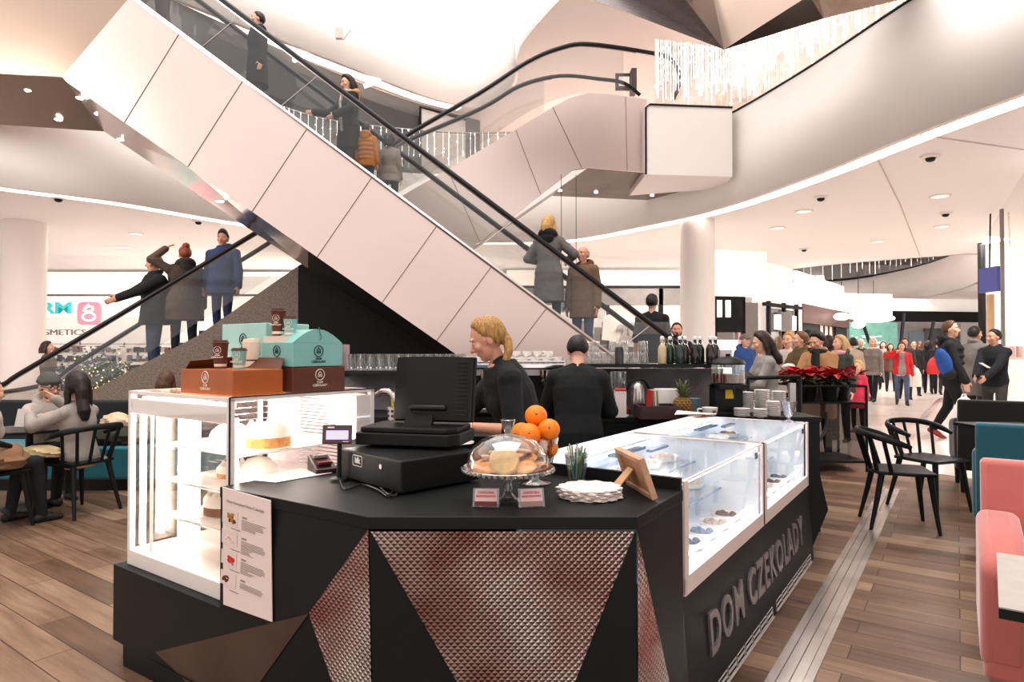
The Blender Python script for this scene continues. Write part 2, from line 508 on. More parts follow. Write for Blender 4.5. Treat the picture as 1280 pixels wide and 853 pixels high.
    QUEUE.append((voxel(mb, vox * .8, 2), 'body', [skin, EYE, IRIS, LIP, BROW], root, None, ex, None))
    # ---- trousers / skirt
    if bottom:
        mb = MB(); col = bottom[0]; e = bottom[1] if len(bottom) > 1 else .012
        leg(mb, e, .97)
        if legs == 'sit':
            mb.ell(Vector((0, -.05, hz - .03)), (.185 * s, .17 * s, .12 * s), 16, 10); mb.loft([(0, 0, .84, .165, .13), (0, 0, .93, .178, .126), (0, 0, 1.02, .16, .118)], 18, U=U)
        else:
            mb.loft([(0, 0, .79, .13 + e, .10 + e), (0, 0, .86, .162 + e, .113 + e), (0, 0, .93, .168 + e, .116 + e), (0, 0, 1.03, .145, .102)], 18, U=U)
            mb.ell(U((0, 0, .83)), ((.152 + e) * s, (.1 + e) * s, (.10 + e) * s), 16, 10)
        QUEUE.append((voxel(mb, vox, 3), 'trousers', [CL(col)], root, None, None, None))
    if shoes:
        for sd in 'LR':
            A, toe = FT[sd]; mb = MB()
            dn = Vector((0, 0, -1))
            mb.cap(A + toe * -.04 * s + dn * .035 * s, A + toe * .07 * s + dn * .035 * s, .045 * s, .042 * s, 12)
            mb.cap(A + toe * .06 * s + dn * .042 * s, A + toe * .15 * s + dn * .048 * s, .042 * s, .03 * s, 12)
            mb.cap(A + dn * .03 * s, A + Vector((0, 0, .03 * s)), .046 * s, .048 * s, 12)
            QUEUE.append((voxel(mb, vox * .8, 2), 'shoe', [C(shoes, .5, var=.1)], root, None, None, None))
    # ---- top garment
    if top:
        col = top['col']; e = top.get('e', .026); hem = top.get('hem', .86); fr = top.get('sleeve', .97)
        mb = MB(); torso(mb, e, max(hem, .80), 1.445)
        if hem < .80 and legs != 'sit':
            fl = top.get('flare', .0)
            lx = max(abs(LG['L'][1].y), abs(LG['R'][1].y)) if legs == 'walk' else 0
            mb.loft([(0, 0, hem, .185 * bulk + e + fl, .135 * bulk + e + fl + lx * .35), (0, 0, .82, .178 * bulk + e, .125 * bulk + e), (0, 0, 1.0, .15 * bulk + e, .105 * bulk + e)], 20, U=U)
        elif hem < .80:
            for sd in 'LR':
                h, K, A = LG[sd]; mb.cap(h, h.lerp(K, .75), (.095 + e) * s, (.075 + e) * s, 12)
            mb.ell(Vector((0, 0, hz)), (.19 * s, .15 * s, .12 * s), 14, 8)
        arm(mb, e, fr)
        if top.get('puff'):
            for z in (.92, 1.02, 1.12, 1.22, 1.32): mb.loft([(0, 0, z - .035, .155 + e, .115 + e), (0, 0, z, .178 + e, .135 + e), (0, 0, z + .035, .155 + e, .115 + e)], 18, U=U)
        ck = top.get('collar')
        if ck:
            pts = [U((.075 * math.cos(a), .005 + .068 * math.sin(a), 1.455 + .02 * math.sin(a) + (.02 if ck == 'high' else 0))) for a in [2 * PI * i / 14 for i in range(14)]]
            mb.tube(pts, (.03 if ck != 'high' else .034) * s, 8, closed=True)
        c2 = top.get('col2'); vw = top.get('open', .05); cband = top.get('band')
        mats = [CL(col)] + ([CL(c2)] if c2 else ([CL(cband[0])] if cband else []))
        cb = None
        if c2:
            zt, zb = U((0, 0, 1.46)).z, U((0, 0, .9)).z
            cb = lambda x, y, z, vw=vw, s=s: 1 if (abs(x) < vw * s * (1 + .25 * math.sin(z * 9)) and y < -.04 * s and abs(z - hz) < .62 * s and z > hz - .12 * s) else 0
        elif cband:
            ba, bb = U((0, 0, cband[1])).z, U((0, 0, cband[2])).z
            cb = lambda x, y, z: 1 if ba < z < bb else 0
        tob = voxel(mb, vox, 3)
        QUEUE.append((tob, top.get('name', 'jacket'), mats, root, cb, None, None))
        if top.get('hood'):
            mb = MB()
            hc = top['hood'] if isinstance(top['hood'], str) else col
            pts = [U((.10 * math.cos(a), .03 + .085 * math.sin(a), 1.45 + .035 * math.sin(a))) for a in [2 * PI * i / 16 for i in range(16)]]
            mb.tube(pts, [.045 * s + .02 * s * max(0, math.sin(2 * PI * i / 16)) for i in range(16)], 10, closed=True)
            mb.ell(U((0, .115, 1.40)), (.105 * s, .06 * s, .095 * s), 14, 10)
            QUEUE.append((voxel(mb, vox, 3), 'hood', [CL(hc)], root, None, None, top.get('name', 'jacket')))
    if scarf:
        mb = MB()
        pts = [U((.085 * math.cos(a), -.005 + .08 * math.sin(a), 1.45)) for a in [2 * PI * i / 14 for i in range(14)]]
        mb.tube(pts, .042 * s, 8, closed=True)
        if len(scarf) > 1:
            mb.tube([U((.03, -.12, 1.43)), U((.05, -.165, 1.25)), U((.06, -.165, 1.05)), U((.07, -.15, .8))], .05 * s, 8, sx=.5)
        QUEUE.append((voxel(mb, vox, 2), 'scarf', [scarf[0] if not isinstance(scarf[0], str) else CL(scarf[0])], root, None, None, None))
    if apron:
        mb = MB(); mb.loft([(0, -.01, .55, .19, .14), (0, -.01, .9, .196, .142), (0, -.005, 1.02, .17, .13)], 18, U=U)
        QUEUE.append((voxel(mb, vox, 2), 'apron', [CL(apron)], root, None, None, None))
    # ---- hair
    st, hc = hair
    if st:
        mb = MB()
        lowz = {'short': -.02, 'buzz': .0, 'long': -.09, 'bun': -.03, 'pony': -.03, 'beanie': .012, 'cap': .02, 'curly': -.02, 'bob': -.09, 'balding': -.02, 'quiff': .01, 'hat': .0}.get(st, -.02)
        th = {'short': .014, 'buzz': .007, 'long': .022, 'bun': .014, 'pony': .014, 'beanie': .022, 'cap': .02, 'curly': .03, 'bob': .024, 'balding': .005, 'quiff': .012, 'hat': .03}.get(st, .014)
        def fn(v):
            front = -v.y
            zc = v.z
            line = .50 if st not in ('beanie', 'cap') else .28
            if st in ('beanie', 'cap'): lowc = .1
            else: lowc = -.62 if v.y > .25 else (-.62 + (.25 - v.y) * 1.6)
            isface = (front > .12 and zc < line + (.06 if front > .5 else -(.5 - front) * 1.4)) or zc < lowc
            if st == 'balding' and zc > .35: isface = True
            if isface: return .86
            mg_ = 1.0 if st in ('beanie', 'cap') else min(1, max(0, zc - lowc) / .4)
            if st not in ('beanie', 'cap') and front > -.1: mg_ = min(mg_, max(0, zc - (line - max(0, .5 - front) * 1.4)) / .35 if front > .12 else 1)
            r = 1.02 + th / .09 * (.25 + .75 * mg_)
            if st == 'curly': r += .09 * math.sin(v.x * 11) * math.sin(v.y * 9 + 1) * math.sin(v.z * 10)
            if st == 'quiff': r += .6 * max(0, zc - .5) * (1.0 if front > -.2 else .2) * (1 + .4 * math.sin(v.x * 25) * math.sin(v.y * 22))
            if st in ('bob', 'long'): r += .05
            return r
        mb.ell((0, .01, .018), (.077, .096, .1), 32, 24, mat=HX, fn=fn)
        pm = lambda *p: HX @ Vector(p)
        if st == 'bun': mb.ell((0, .075, .125), (.05, .05, .045), 14, 10, mat=HX)
        if st == 'topbun': mb.ell((0, .06, .12), (.055, .055, .05), 14, 10, mat=HX)
        if st == 'pony':
            mb.ell((0, .085, -.03), (.045, .04, .05), 12, 8, mat=HX); mb.tube([pm(.02, .10, -.05), pm(.055, .08, -.11), pm(.075, .02, -.17), pm(.07, -.05, -.23), pm(.06, -.07, -.29)], [.03 * s, .026 * s, .02 * s, .016 * s, .008 * s], 10)
        if st in ('long', 'bob'):
            dn = -.13 if st == 'bob' else -.30
            for sg in (1, -1):
                mb.tube([pm(sg * .07, .02, .05), pm(sg * .086, .03, -.05), pm(sg * .085, .03, -.12)] + ([pm(sg * .09, .0, -.2), pm(sg * .085, -.03, dn)] if st == 'long' else []), ([.03 * s, .034 * s, .03 * s] + ([.034 * s, .018 * s] if st == 'long' else [])), 10)
            mb.tube([pm(0, .07, .06), pm(0, .1, -.04), pm(0, .10, -.12)] + ([pm(0, .13, -.22), pm(0, .14, dn)] if st == 'long' else []), ([.05 * s, .06 * s, .055 * s] + ([.06 * s, .03 * s] if st == 'long' else [])), 12, sx=1.5)
        if st == 'beanie':
            mb.lathe([(.093, .0), (.099, .012), (.098, .04), (.09, .045)], (0, .006, .03), 24, mat=HX); mb.ell((0, .03, .085), (.06, .07, .05), 14, 8, mat=HX)
        if st in ('cap',): mb.tube([pm(-.05, -.085, .05), pm(0, -.15, .045), pm(.05, -.085, .05)], .02 * s, 8, sx=1)
        nm = 'beanie' if st == 'beanie' else ('cap' if st == 'cap' else 'hair')
        QUEUE.append((voxel(mb, min(vox * .8, .009), 1), nm, [CL(hc) if st in ('beanie', 'cap') else HM(hc)], root, None, None, None))
        if st in ('beanie', 'cap') and len(hair) > 2: pass
    if beard:
        mb = MB(); mb.ell((0, -.04, -.075), (.055, .05, .04), 14, 10, mat=HX); mb.tube([HX @ Vector(p) for p in ((-.068, -.005, -.01), (-.06, -.04, -.06), (0, -.085, -.092), (.06, -.04, -.06), (.068, -.005, -.01))], .012 * s, 8)
        mb.tube([HX @ Vector(p) for p in ((-.024, -.092, -.046), (0, -.098, -.041), (.024, -.092, -.046))], .007 * s, 6)
        QUEUE.append((voxel(mb, .008, 1), 'beard', [HM(beard)], root, None, None, None))
    if glasses:
        mb = MB()
        for sg in (1, -1):
            mb.tube([HX @ Vector((sg * .033 + .025 * math.cos(a), -.104, .012 + .019 * math.sin(a))) for a in [2 * PI * i / 12 for i in range(12)]], .0028, 5, closed=True)
            mb.tube([HX @ Vector((sg * .057, -.102, .015)), HX @ Vector((sg * .078, .0, .012))], .0025, 5)
        mb.tube([HX @ Vector((-.008, -.105, .014)), HX @ Vector((.008, -.105, .014))], .0025, 5)
        mb.build('glasses', M['blackp'], root)
    if watch:
        S, E, T = J['L']; d = (T - E).normalized(); c = T - d * .02
        u = d.orthogonal().normalized(); w_ = d.cross(u)
        mb = MB(); mb.tube([c + (u * math.cos(a) + w_ * math.sin(a)) * .033 * s for a in [2 * PI * i / 14 for i in range(14)]], .008, 6, closed=True, sx=.4)
        dr = Vector((-.9, 0, .3)); dr = (dr - d * dr.dot(d)).normalized()
        mb.cap(c + dr * .03 * s, c + dr * .037 * s, .017, .016, 12)
        mb.build('wristwatch', M['chrome'], root)
    root['_J'] = 0; del root['_J']
    return root
def toward(px, Y, z=0.0):
    p = at(px, 438, Y); return Vector((p.x, p.y, z))
def topY(py, H): pass
# ------------------------------------------------------------------ surfaces with own node trees
LDIR = Vector((.821, -.571, 0)).normalized()
RDIR = Vector((.571, .821, 0)).normalized()
LANG = math.atan2(LDIR.y, LDIR.x)
def wood_mat():
    m, nt, b = newmat('wood_plank_floor')
    tc = nt.nodes.new('ShaderNodeTexCoord'); mp = nt.nodes.new('ShaderNodeMapping')
    mp.inputs['Rotation'].default_value = (0, 0, -LANG)
    nt.links.new(tc.outputs['Object'], mp.inputs[0])
    br = nt.nodes.new('ShaderNodeTexBrick'); br.inputs['Scale'].default_value = 1
    br.inputs['Brick Width'].default_value = 1.15; br.inputs['Row Height'].default_value = .165
    br.inputs['Mortar Size'].default_value = .003; br.inputs['Mortar Smooth'].default_value = .3; br.inputs['Bias'].default_value = 0
    br.offset = .37; br.offset_frequency = 2
    br.inputs['Color1'].default_value = (0, 0, 0, 1); br.inputs['Color2'].default_value = (1, 1, 1, 1); br.inputs['Mortar'].default_value = (.5, .5, .5, 1)
    nt.links.new(mp.outputs[0], br.inputs['Vector'])
    mp2 = nt.nodes.new('ShaderNodeMapping'); mp2.inputs['Scale'].default_value = (1.1, 12, 1)
    nt.links.new(mp.outputs[0], mp2.inputs[0])
    no = nt.nodes.new('ShaderNodeTexNoise'); no.inputs['Scale'].default_value = 1.6; no.inputs['Detail'].default_value = 7; no.inputs['Roughness'].default_value = .62
    nt.links.new(mp2.outputs[0], no.inputs['Vector'])
    n2 = nt.nodes.new('ShaderNodeTexNoise'); n2.inputs['Scale'].default_value = 1.1; n2.inputs['Detail'].default_value = 2
    nt.links.new(mp.outputs[0], n2.inputs['Vector'])
    a = nt.nodes.new('ShaderNodeMath'); a.operation = 'MULTIPLY_ADD'; a.inputs[1].default_value = .42
    nt.links.new(br.outputs['Color'], a.inputs[0]); 
    s = nt.nodes.new('ShaderNodeMath'); s.operation = 'MULTIPLY_ADD'; s.inputs[1].default_value = .75; s.inputs[2].default_value = -.12
    nt.links.new(no.outputs['Fac'], s.inputs[0]); nt.links.new(s.outputs[0], a.inputs[2])
    a2 = nt.nodes.new('ShaderNodeMath'); a2.operation = 'MULTIPLY_ADD'; a2.inputs[1].default_value = .35
    nt.links.new(n2.outputs['Fac'], a2.inputs[0]); nt.links.new(a.outputs[0], a2.inputs[2])
    cr = nt.nodes.new('ShaderNodeValToRGB'); e = cr.color_ramp.elements
    e[0].position = .1; e[0].color = lin('#35261c'); e[1].position = .95; e[1].color = lin('#a0866f')
    x = e.new(.38); x.color = lin('#563f30'); x = e.new(.65); x.color = lin('#785e4b')
    nt.links.new(a2.outputs[0], cr.inputs[0])
    mix = nt.nodes.new('ShaderNodeMix'); mix.data_type = 'RGBA'
    nt.links.new(br.outputs['Fac'], mix.inputs[0]); nt.links.new(cr.outputs[0], mix.inputs[6]); mix.inputs[7].default_value = lin('#3a281e')
    nt.links.new(mix.outputs[2], b.inputs['Base Color'])
    rr = nt.nodes.new('ShaderNodeMapRange'); rr.inputs[3].default_value = .3; rr.inputs[4].default_value = .52
    nt.links.new(no.outputs['Fac'], rr.inputs[0]); nt.links.new(rr.outputs[0], b.inputs['Roughness'])
    bp = nt.nodes.new('ShaderNodeBump'); bp.inputs['Strength'].default_value = .12; bp.inputs['Distance'].default_value = .01
    nt.links.new(no.outputs['Fac'], bp.inputs['Height']); nt.links.new(bp.outputs[0], b.inputs['Normal'])
    return m
def tile_mat():
    m, nt, b = newmat('white_stone_tiles')
    tc = nt.nodes.new('ShaderNodeTexCoord'); mp = nt.nodes.new('ShaderNodeMapping'); mp.inputs['Rotation'].default_value = (0, 0, -LANG)
    nt.links.new(tc.outputs['Object'], mp.inputs[0])
    br = nt.nodes.new('ShaderNodeTexBrick'); br.inputs['Scale'].default_value = 1; br.inputs['Brick Width'].default_value = 1.2; br.inputs['Row Height'].default_value = .6
    br.inputs['Mortar Size'].default_value = .006
    br.inputs['Color1'].default_value = lin('#eee4de'); br.inputs['Color2'].default_value = lin('#e6dad3'); br.inputs['Mortar'].default_value = lin('#d3c4bb')
    nt.links.new(mp.outputs[0], br.inputs['Vector']); nt.links.new(br.outputs['Color'], b.inputs['Base Color'])
    b.inputs['Roughness'].default_value = .22
    return m
def speckle_mat():
    m, nt, b = newmat('speckled_grey_cladding')
    tc = nt.nodes.new('ShaderNodeTexCoord')
    vo = nt.nodes.new('ShaderNodeTexVoronoi'); vo.inputs['Scale'].default_value = 55
    nt.links.new(tc.outputs['Object'], vo.inputs['Vector'])
    cr = nt.nodes.new('ShaderNodeValToRGB'); e = cr.color_ramp.elements
    e[0].position = .0; e[0].color = lin('#a99a8e'); e[1].position = .55; e[1].color = lin('#7c7067')
    nt.links.new(vo.outputs['Distance'], cr.inputs[0]); nt.links.new(cr.outputs[0], b.inputs['Base Color'])
    b.inputs['Roughness'].default_value = .5; b.inputs['Metallic'].default_value = .2
    return m
def clad_mat(name, c1, c2, rough=.36, metal=.75, sc=.35):
    m, nt, b = newmat(name)
    tc = nt.nodes.new('ShaderNodeTexCoord')
    no = nt.nodes.new('ShaderNodeTexNoise'); no.inputs['Scale'].default_value = sc; no.inputs['Detail'].default_value = 2
    nt.links.new(tc.outputs['Object'], no.inputs['Vector'])
    cr = nt.nodes.new('ShaderNodeValToRGB'); e = cr.color_ramp.elements
    e[0].position = .3; e[0].color = lin(c1); e[1].position = .7; e[1].color = lin(c2)
    nt.links.new(no.outputs['Fac'], cr.inputs[0]); nt.links.new(cr.outputs[0], b.inputs['Base Color'])
    mp = nt.nodes.new('ShaderNodeMapping'); mp.inputs['Scale'].default_value = (2, 2, 140)
    nt.links.new(tc.outputs['Object'], mp.inputs[0])
    n2 = nt.nodes.new('ShaderNodeTexNoise'); n2.inputs['Scale'].default_value = 2
    nt.links.new(mp.outputs[0], n2.inputs['Vector'])
    rr = nt.nodes.new('ShaderNodeMapRange'); rr.inputs[3].default_value = rough - .07; rr.inputs[4].default_value = rough + .07
    nt.links.new(n2.outputs['Fac'], rr.inputs[0]); nt.links.new(rr.outputs[0], b.inputs['Roughness'])
    b.inputs['Metallic'].default_value = metal
    return m
M['wood'] = wood_mat(); M['tile'] = tile_mat(); M['speckle'] = speckle_mat()
M['clad'] = clad_mat('satin_metal_cladding', '#d9c6bf', '#e2d3ce')
M['clad_brown'] = clad_mat('brown_metal_cladding', '#a48f80', '#b9a597', .33, .85)
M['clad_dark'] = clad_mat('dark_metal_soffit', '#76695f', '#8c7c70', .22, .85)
M['polish'] = clad_mat('polished_metal_soffit', '#cdbfba', '#e0d6d2', .13, .95)
M['seam'] = mk('seam_dark', '#8d7d77', .6, var=0)
M['wallw'] = mk('atrium_white', '#f8f3f0', .55, var=.012, scale=.4)
M['ceil'] = mk('ceiling_white', '#fbf7f4', .6, var=.01, scale=.3)
M['soff2'] = mk('upper_soffit', '#eadfdb', .6, var=.02, scale=.3)
M['glow'] = mk('light_strip', '#ffffff', .5, emit=2.2, ecol='#fff4ea', var=0)
M['spot'] = mk('spot_lens', '#ffffff', .5, emit=9, ecol='#fff1e2', var=0)
M['strand'] = mk('light_strand', '#ffffff', .5, emit=1.5, ecol='#fff7ef', var=0)
M['strip'] = clad_mat('floor_strip_metal', '#b9b2ad', '#d6d0cc', .3, .85, 3)
M['darkgrey'] = mk('dark_grey_wall', '#6b6764', .6, var=.05, scale=.6)
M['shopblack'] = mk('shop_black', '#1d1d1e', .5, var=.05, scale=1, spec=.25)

CEIL = 4.2; LVL1 = 5.9
# ------------------------------------------------------------------ floors
mb = MB(); mb.box((6, 22, -.05), (80, 64, .1)); struct(mb.build('floor', M['tile'], smooth=False))
bA = atz(1010, 570, 0); bB = atz(1200, 597, 0); bd = (bB - bA).normalized()
pts = [bA - bd * 3.2, bA, bB, bB + bd * 5, Vector((14, -4, 0)), Vector((-14, -4, 0)), Vector((-14, 9.3, 0))]
mb = MB(); mb.prism([(p.x, p.y, .0005) for p in pts], (0, 0, .006)); struct(mb.build('floor', M['wood'], smooth=False))
# metal expansion strip across the wood floor
mb = MB(); s0 = atz(985, 853, 0) - RDIR * 1.2; s1 = atz(1113, 612, 0); sd = (s1 - s0).normalized(); sn = Vector((-sd.y, sd.x, 0))
for a, b_, h in ((-.085, -.05, .012), (-.047, -.004, .009), (.0, .045, .011), (.048, .085, .012)):
    q = [s0 + sn * a, s0 + sn * b_, s1 + sn * b_, s1 + sn * a]
    mb.prism([(p.x, p.y, .0066) for p in q], (0, 0, h - .0046))
o = mb.build('trim_1', M['strip'], smooth=False); struct(o)
# dark inlay in the pale tiles
a = atz(1178, 497, 0); b_ = atz(1147, 530, 0); mb = MB(); n_ = Vector((1, 0, 0)) * .09
mb.prism([(a - n_).to_3d() + Vector((0, 0, .0005)), (a + n_) + Vector((0, 0, .0005)), (b_ + n_) + Vector((0, 0, .0005)), (b_ - n_) + Vector((0, 0, .0005))], (0, 0, .004))
struct(mb.build('trim_2', M['strip'], smooth=False))

# ------------------------------------------------------------------ first-floor slab: white ceiling, fascia, light strip
edge_px = [(-160, 205), (0, 232), (150, 252), (290, 276), (420, 295), (560, 302), (700, 300), (800, 283), (893, 262), (1000, 225), (1135, 170), (1280, 115), (1420, 60)]
edge = [atz(px, py, CEIL) for px, py in edge_px]
edge = smoothpath(edge, 6)
loop1 = [(p.x, p.y) for p in edge] + [(7.2, 3.5), (8.5, -6), (-14, -6), (-13.5, 6)]
hole_px = [(965, 342), (1010, 334), (1100, 326), (1180, 320), (1222, 318), (1240, 328), (1236, 342), (1200, 362), (1130, 376), (1050, 384), (960, 385), (915, 378), (925, 355)]
hole = smoothpath([atz(px, py, CEIL) for px, py in hole_px], 4, closed=True)
outer = [(-34, -8), (46, -8), (46, 54), (-34, 54)]
o = flat_with_holes('ceiling', [outer, loop1, [(p.x, p.y) for p in hole]], CEIL + .05, .1, M['ceil']); struct(o)
def ribbon(name, path, z0, z1, mat, th=.08):
    mb = MB(); n = len(path)
    mb.add([(p.x, p.y, z) for p in path for z in (z0, z1)], [(2 * i, 2 * i + 2, 2 * i + 3, 2 * i + 1) for i in range(n - 1)])
    o = mb.build(name, mat, angle=60)
    sol = o.modifiers.new('solid', 'SOLIDIFY'); sol.thickness = th; sol.offset = 0
    return o
struct(ribbon('wall_atrium', edge, CEIL - .02, LVL1, M['wallw'], .12))
hfar = hole[18:46]
struct(ribbon('wall_back', hole, CEIL, LVL1, M['wallw'], .12))
def offs(path, d):
    out = []
    for i, p in enumerate(path):
        a = path[max(i - 1, 0)]; b = path[min(i + 1, len(path) - 1)]
        t = (b - a); t.z = 0; t.normalize()
        out.append(p + Vector((-t.y, t.x, 0)) * d)
    return out
mb = MB(); e1 = offs(edge, .12); e2 = offs(edge, .36)
for i in range(len(edge) - 1):
    mb.poly([(e1[i].x, e1[i].y, CEIL - .012), (e1[i + 1].x, e1[i + 1].y, CEIL - .012), (e2[i + 1].x, e2[i + 1].y, CEIL - .012), (e2[i].x, e2[i].y, CEIL - .012)])
o = mb.build('cove_light_strip', M['glow'], smooth=False)
tag(o, 'long white light strip running round the ceiling edge above the cafe', 'ceiling light')
# dark coping on the fascia top where it is seen on the right
mb = MB(); cop = offs(edge[44:], -.05)
mb.tube([(p.x, p.y, LVL1 + .015) for p in cop], .025, 6)
struct(mb.build('trim_3', M['blackm']))
# ceiling joints
mb = MB()
for a, b_ in (((1095, 195), (1125, 255)), ((1140, 167), (1300, 190)), ((1125, 255), (1150, 320))):
    p, q = atz(*a, CEIL - .004), atz(*b_, CEIL - .004); mb.tube([p, q], .012, 4)
struct(mb.build('trim_4', C('#d9ccc4'), smooth=False))

struct(flat_with_holes('floor', [outer, loop1, [(p.x, p.y) for p in hole]], LVL1 - .06, .1, M['tile']))
# second floor slab: soffit and white fascia
Z2 = 8.6
e2px = [(120, -45), (230, 2), (340, 45), (440, 84), (540, 122), (600, 132), (640, 108), (650, 60), (690, 10), (730, -30), (800, -120)]
e2 = smoothpath([atz(px, py, Z2) for px, py in e2px], 5)
lp = [(p.x, p.y) for p in e2] + [(6.5, 6), (8, -6), (-16, -6), (-14, 8)]
struct(flat_with_holes('ceiling', [outer, lp], Z2 + .05, .1, M['soff2']))
struct(ribbon('wall_upper', e2[:34], Z2 - .03, Z2 + 1.9, M['wallw'], .12))
mb = MB(); f1 = offs(e2[:24], .15); f2 = offs(e2[:24], .45)
for i in range(len(f1) - 1):
    mb.poly([(f1[i].x, f1[i].y, Z2 - .012), (f1[i + 1].x, f1[i + 1].y, Z2 - .012), (f2[i + 1].x, f2[i + 1].y, Z2 - .012), (f2[i].x, f2[i].y, Z2 - .012)])
tag(mb.build('cove_light_strip', M['glow'], smooth=False), 'white light strip under the second floor edge behind the escalator', 'ceiling light')
mb = MB(); mb.box((6, 34, 9), (90, .2, 18)); struct(mb.build('wall_far', M['wallw'], smooth=False)).location = (0, 20, 0)

# columns
for px, Y, r in ((29, 13.9, .41), (872, 13.7, .36)):
    mb = MB(); mb.lathe([(r, 0), (r, CEIL + .02)], seg=40)
    o = mb.build('column', M['white']); o.location = (gx(px, Y), Y, 0); struct(o)
# landing block of the upper escalator
mb = MB(); x0, x1 = gx(808, 11.6), gx(912, 11.95)
mb.prism([(x0, 11.6, 4.62), (x1, 11.75, 4.62), (x1 + .1, 12.6, 4.62), (x0, 13.2, 4.62)], (0, 0, LVL1 - 4.62))
struct(mb.build('trim_5', M['wallw'], smooth=False))
mb = MB(); mb.tube([(x0, 11.59, 4.62), (x0, 11.59, LVL1 - .06), (x0 + .07, 11.59, LVL1), (x1, 11.74, LVL1)], .018, 6)
struct(mb.build('trim_6', M['blackm']))

# ------------------------------------------------------------------ railings with curtains of lights
def railing(path, z, label, h=1.1, sp=.075, dens=1.0, rail=True):
    t = thing('glass_railing', label, 'railing', path[0].to_3d() * 1.0)
    t.location = (path[0].x, path[0].y, z)
    mb = MB()
    for i in range(len(path) - 1):
        a, b = path[i], path[i + 1]
        mb.poly([(a.x, a.y, z + .02), (b.x, b.y, z + .02), (b.x, b.y, z + h - .05), (a.x, a.y, z + h - .05)])
    mb.build('glass_panel', M['rail_glass'], t, True, smooth=False)
    if rail:
        mb = MB(); mb.tube([(p.x, p.y, z + h) for p in path], .022, 6); mb.build('top_rail', M['steel'], t, True)
    mb = MB(); acc = 0
    for i in range(len(path) - 1):
        a, b = path[i], path[i + 1]; L = (b - a).length; n = max(1, int(L / sp))
        for k in range(n):
            p = a.lerp(b, (k + random.random() * .4) / n)
            w = random.choice((.008, .011, .016)); l = random.uniform(.55, 1.0) * h * .97
            mb.box((p.x, p.y - .05, z + h - l / 2), (w, w, l))
            for j in range(3):
                mb.box((p.x + random.uniform(-.02, .02), p.y - .055, z + h - random.random() * l), (.03, .02, .03))
    o = mb.build('light_curtain', M['strand'], t, True, smooth=False); o['kind'] = 'stuff'
    return t
back = smoothpath([atz(px, py, CEIL) for px, py in ((330, 282), (420, 295), (560, 302), (640, 302))], 6)
railing(back, LVL1, 'glass railing hung with white fairy lights along the first floor behind the escalator riders', sp=.14)
rp = [at(818, 130, 11.65), at(912, 140, 12.0), at(1000, 88, 10.3), at(1070, 49, 9.3), at(1136, 8, 8.5)]
railing(rp, LVL1, 'glass railing hung with a bright curtain of lights on the first floor at right', sp=.05, h=1.2)
up = [at(440, -14, 16.6), at(520, 20, 18.3), at(600, 53, 19.6), at(630, 66, 20.3)]
railing(up, 10.5, 'second floor railing with white light strands at top of the atrium', sp=.12)
rp = [at(666, 129, 19.5), at(740, 120, 19.8)]
railing(rp, 8.75, 'short stretch of lit railing seen below the upper escalator handrails', sp=.1)
railing([Vector((p.x, p.y - .3, 0)) for p in hole[22:50]], LVL1, 'far curved balcony railing with light curtain above the corridor', h=1.35, sp=.42)
mb = MB(); pp = [Vector((p.x, p.y - .25, LVL1 + .04)) for p in hole[22:50]]; mb.tube(pp, .07, 6)
struct(mb.build('trim_7', M['blackm']))
# bright column wrapped in lights at top centre
t = thing('light_column', 'tall white hanging column of bright Christmas lights at top of the atrium', 'light decoration', (gx(614, 19), 19, 9.9))
mb = MB()
for i in range(420):
    a = random.random() * 2 * PI; r = random.uniform(.15, .75)
    mb.box((r * math.cos(a), r * math.sin(a), random.uniform(.6, 5.0)), (.05, .05, random.uniform(.15, .7)))
o = mb.build('light_strand', M['strand'], t, smooth=False); o['kind'] = 'stuff'
mb = MB(); mb.lathe([(.4, .3), (.42, 4)], seg=20); mb.build('core', M['strand'], t)

# ------------------------------------------------------------------ main escalator
NY = 8.8; W1 = 2.07
def n1(px, py, dy=0): 
    p = at(px, py, NY); return Vector((p.x, NY + dy, p.z))
esc = thing('escalator', 'large pale metal escalator rising up leftwards above the counter', 'escalator', (gx(860, NY), NY, 0))
topl = lambda px: .748 * (px - 170); botl = lambda px: .70 * px + 44
mb = MB()
mb.plate([n1(79, 97), n1(79 + 6, botl(85)), n1(700, botl(700)), n1(740, 561), n1(880, 561), n1(880, topl(880)), n1(760, topl(760)), n1(165, -4)], .05)
sl = []
for tx in (226, 305, 385, 466, 547, 615, 684):
    a = n1(tx, topl(tx)); bx_ = tx - 69
    b = n1(bx_, botl(bx_)); a.y -= .028; b.y -= .028
    mb.tube([a, b], .006, 4, m=1)
mb.build('side_cladding', [M['clad'], M['seam']], esc, True, smooth=False)
mb = MB(); mb.tube([n1(px, topl(px), -.02) for px in (120, 165, 400, 880)], .03, 6); mb.build('deck_trim', M['steel'], esc, True)
# landing cladding at upper left
mb = MB(); mb.plate([n1(-160, 88), n1(-40, 91), n1(79, 97), n1(165, -4), n1(240, -90), n1(-160, -90)], .05)
mb.build('landing_cladding', M['clad_brown'], esc, True, smooth=False)
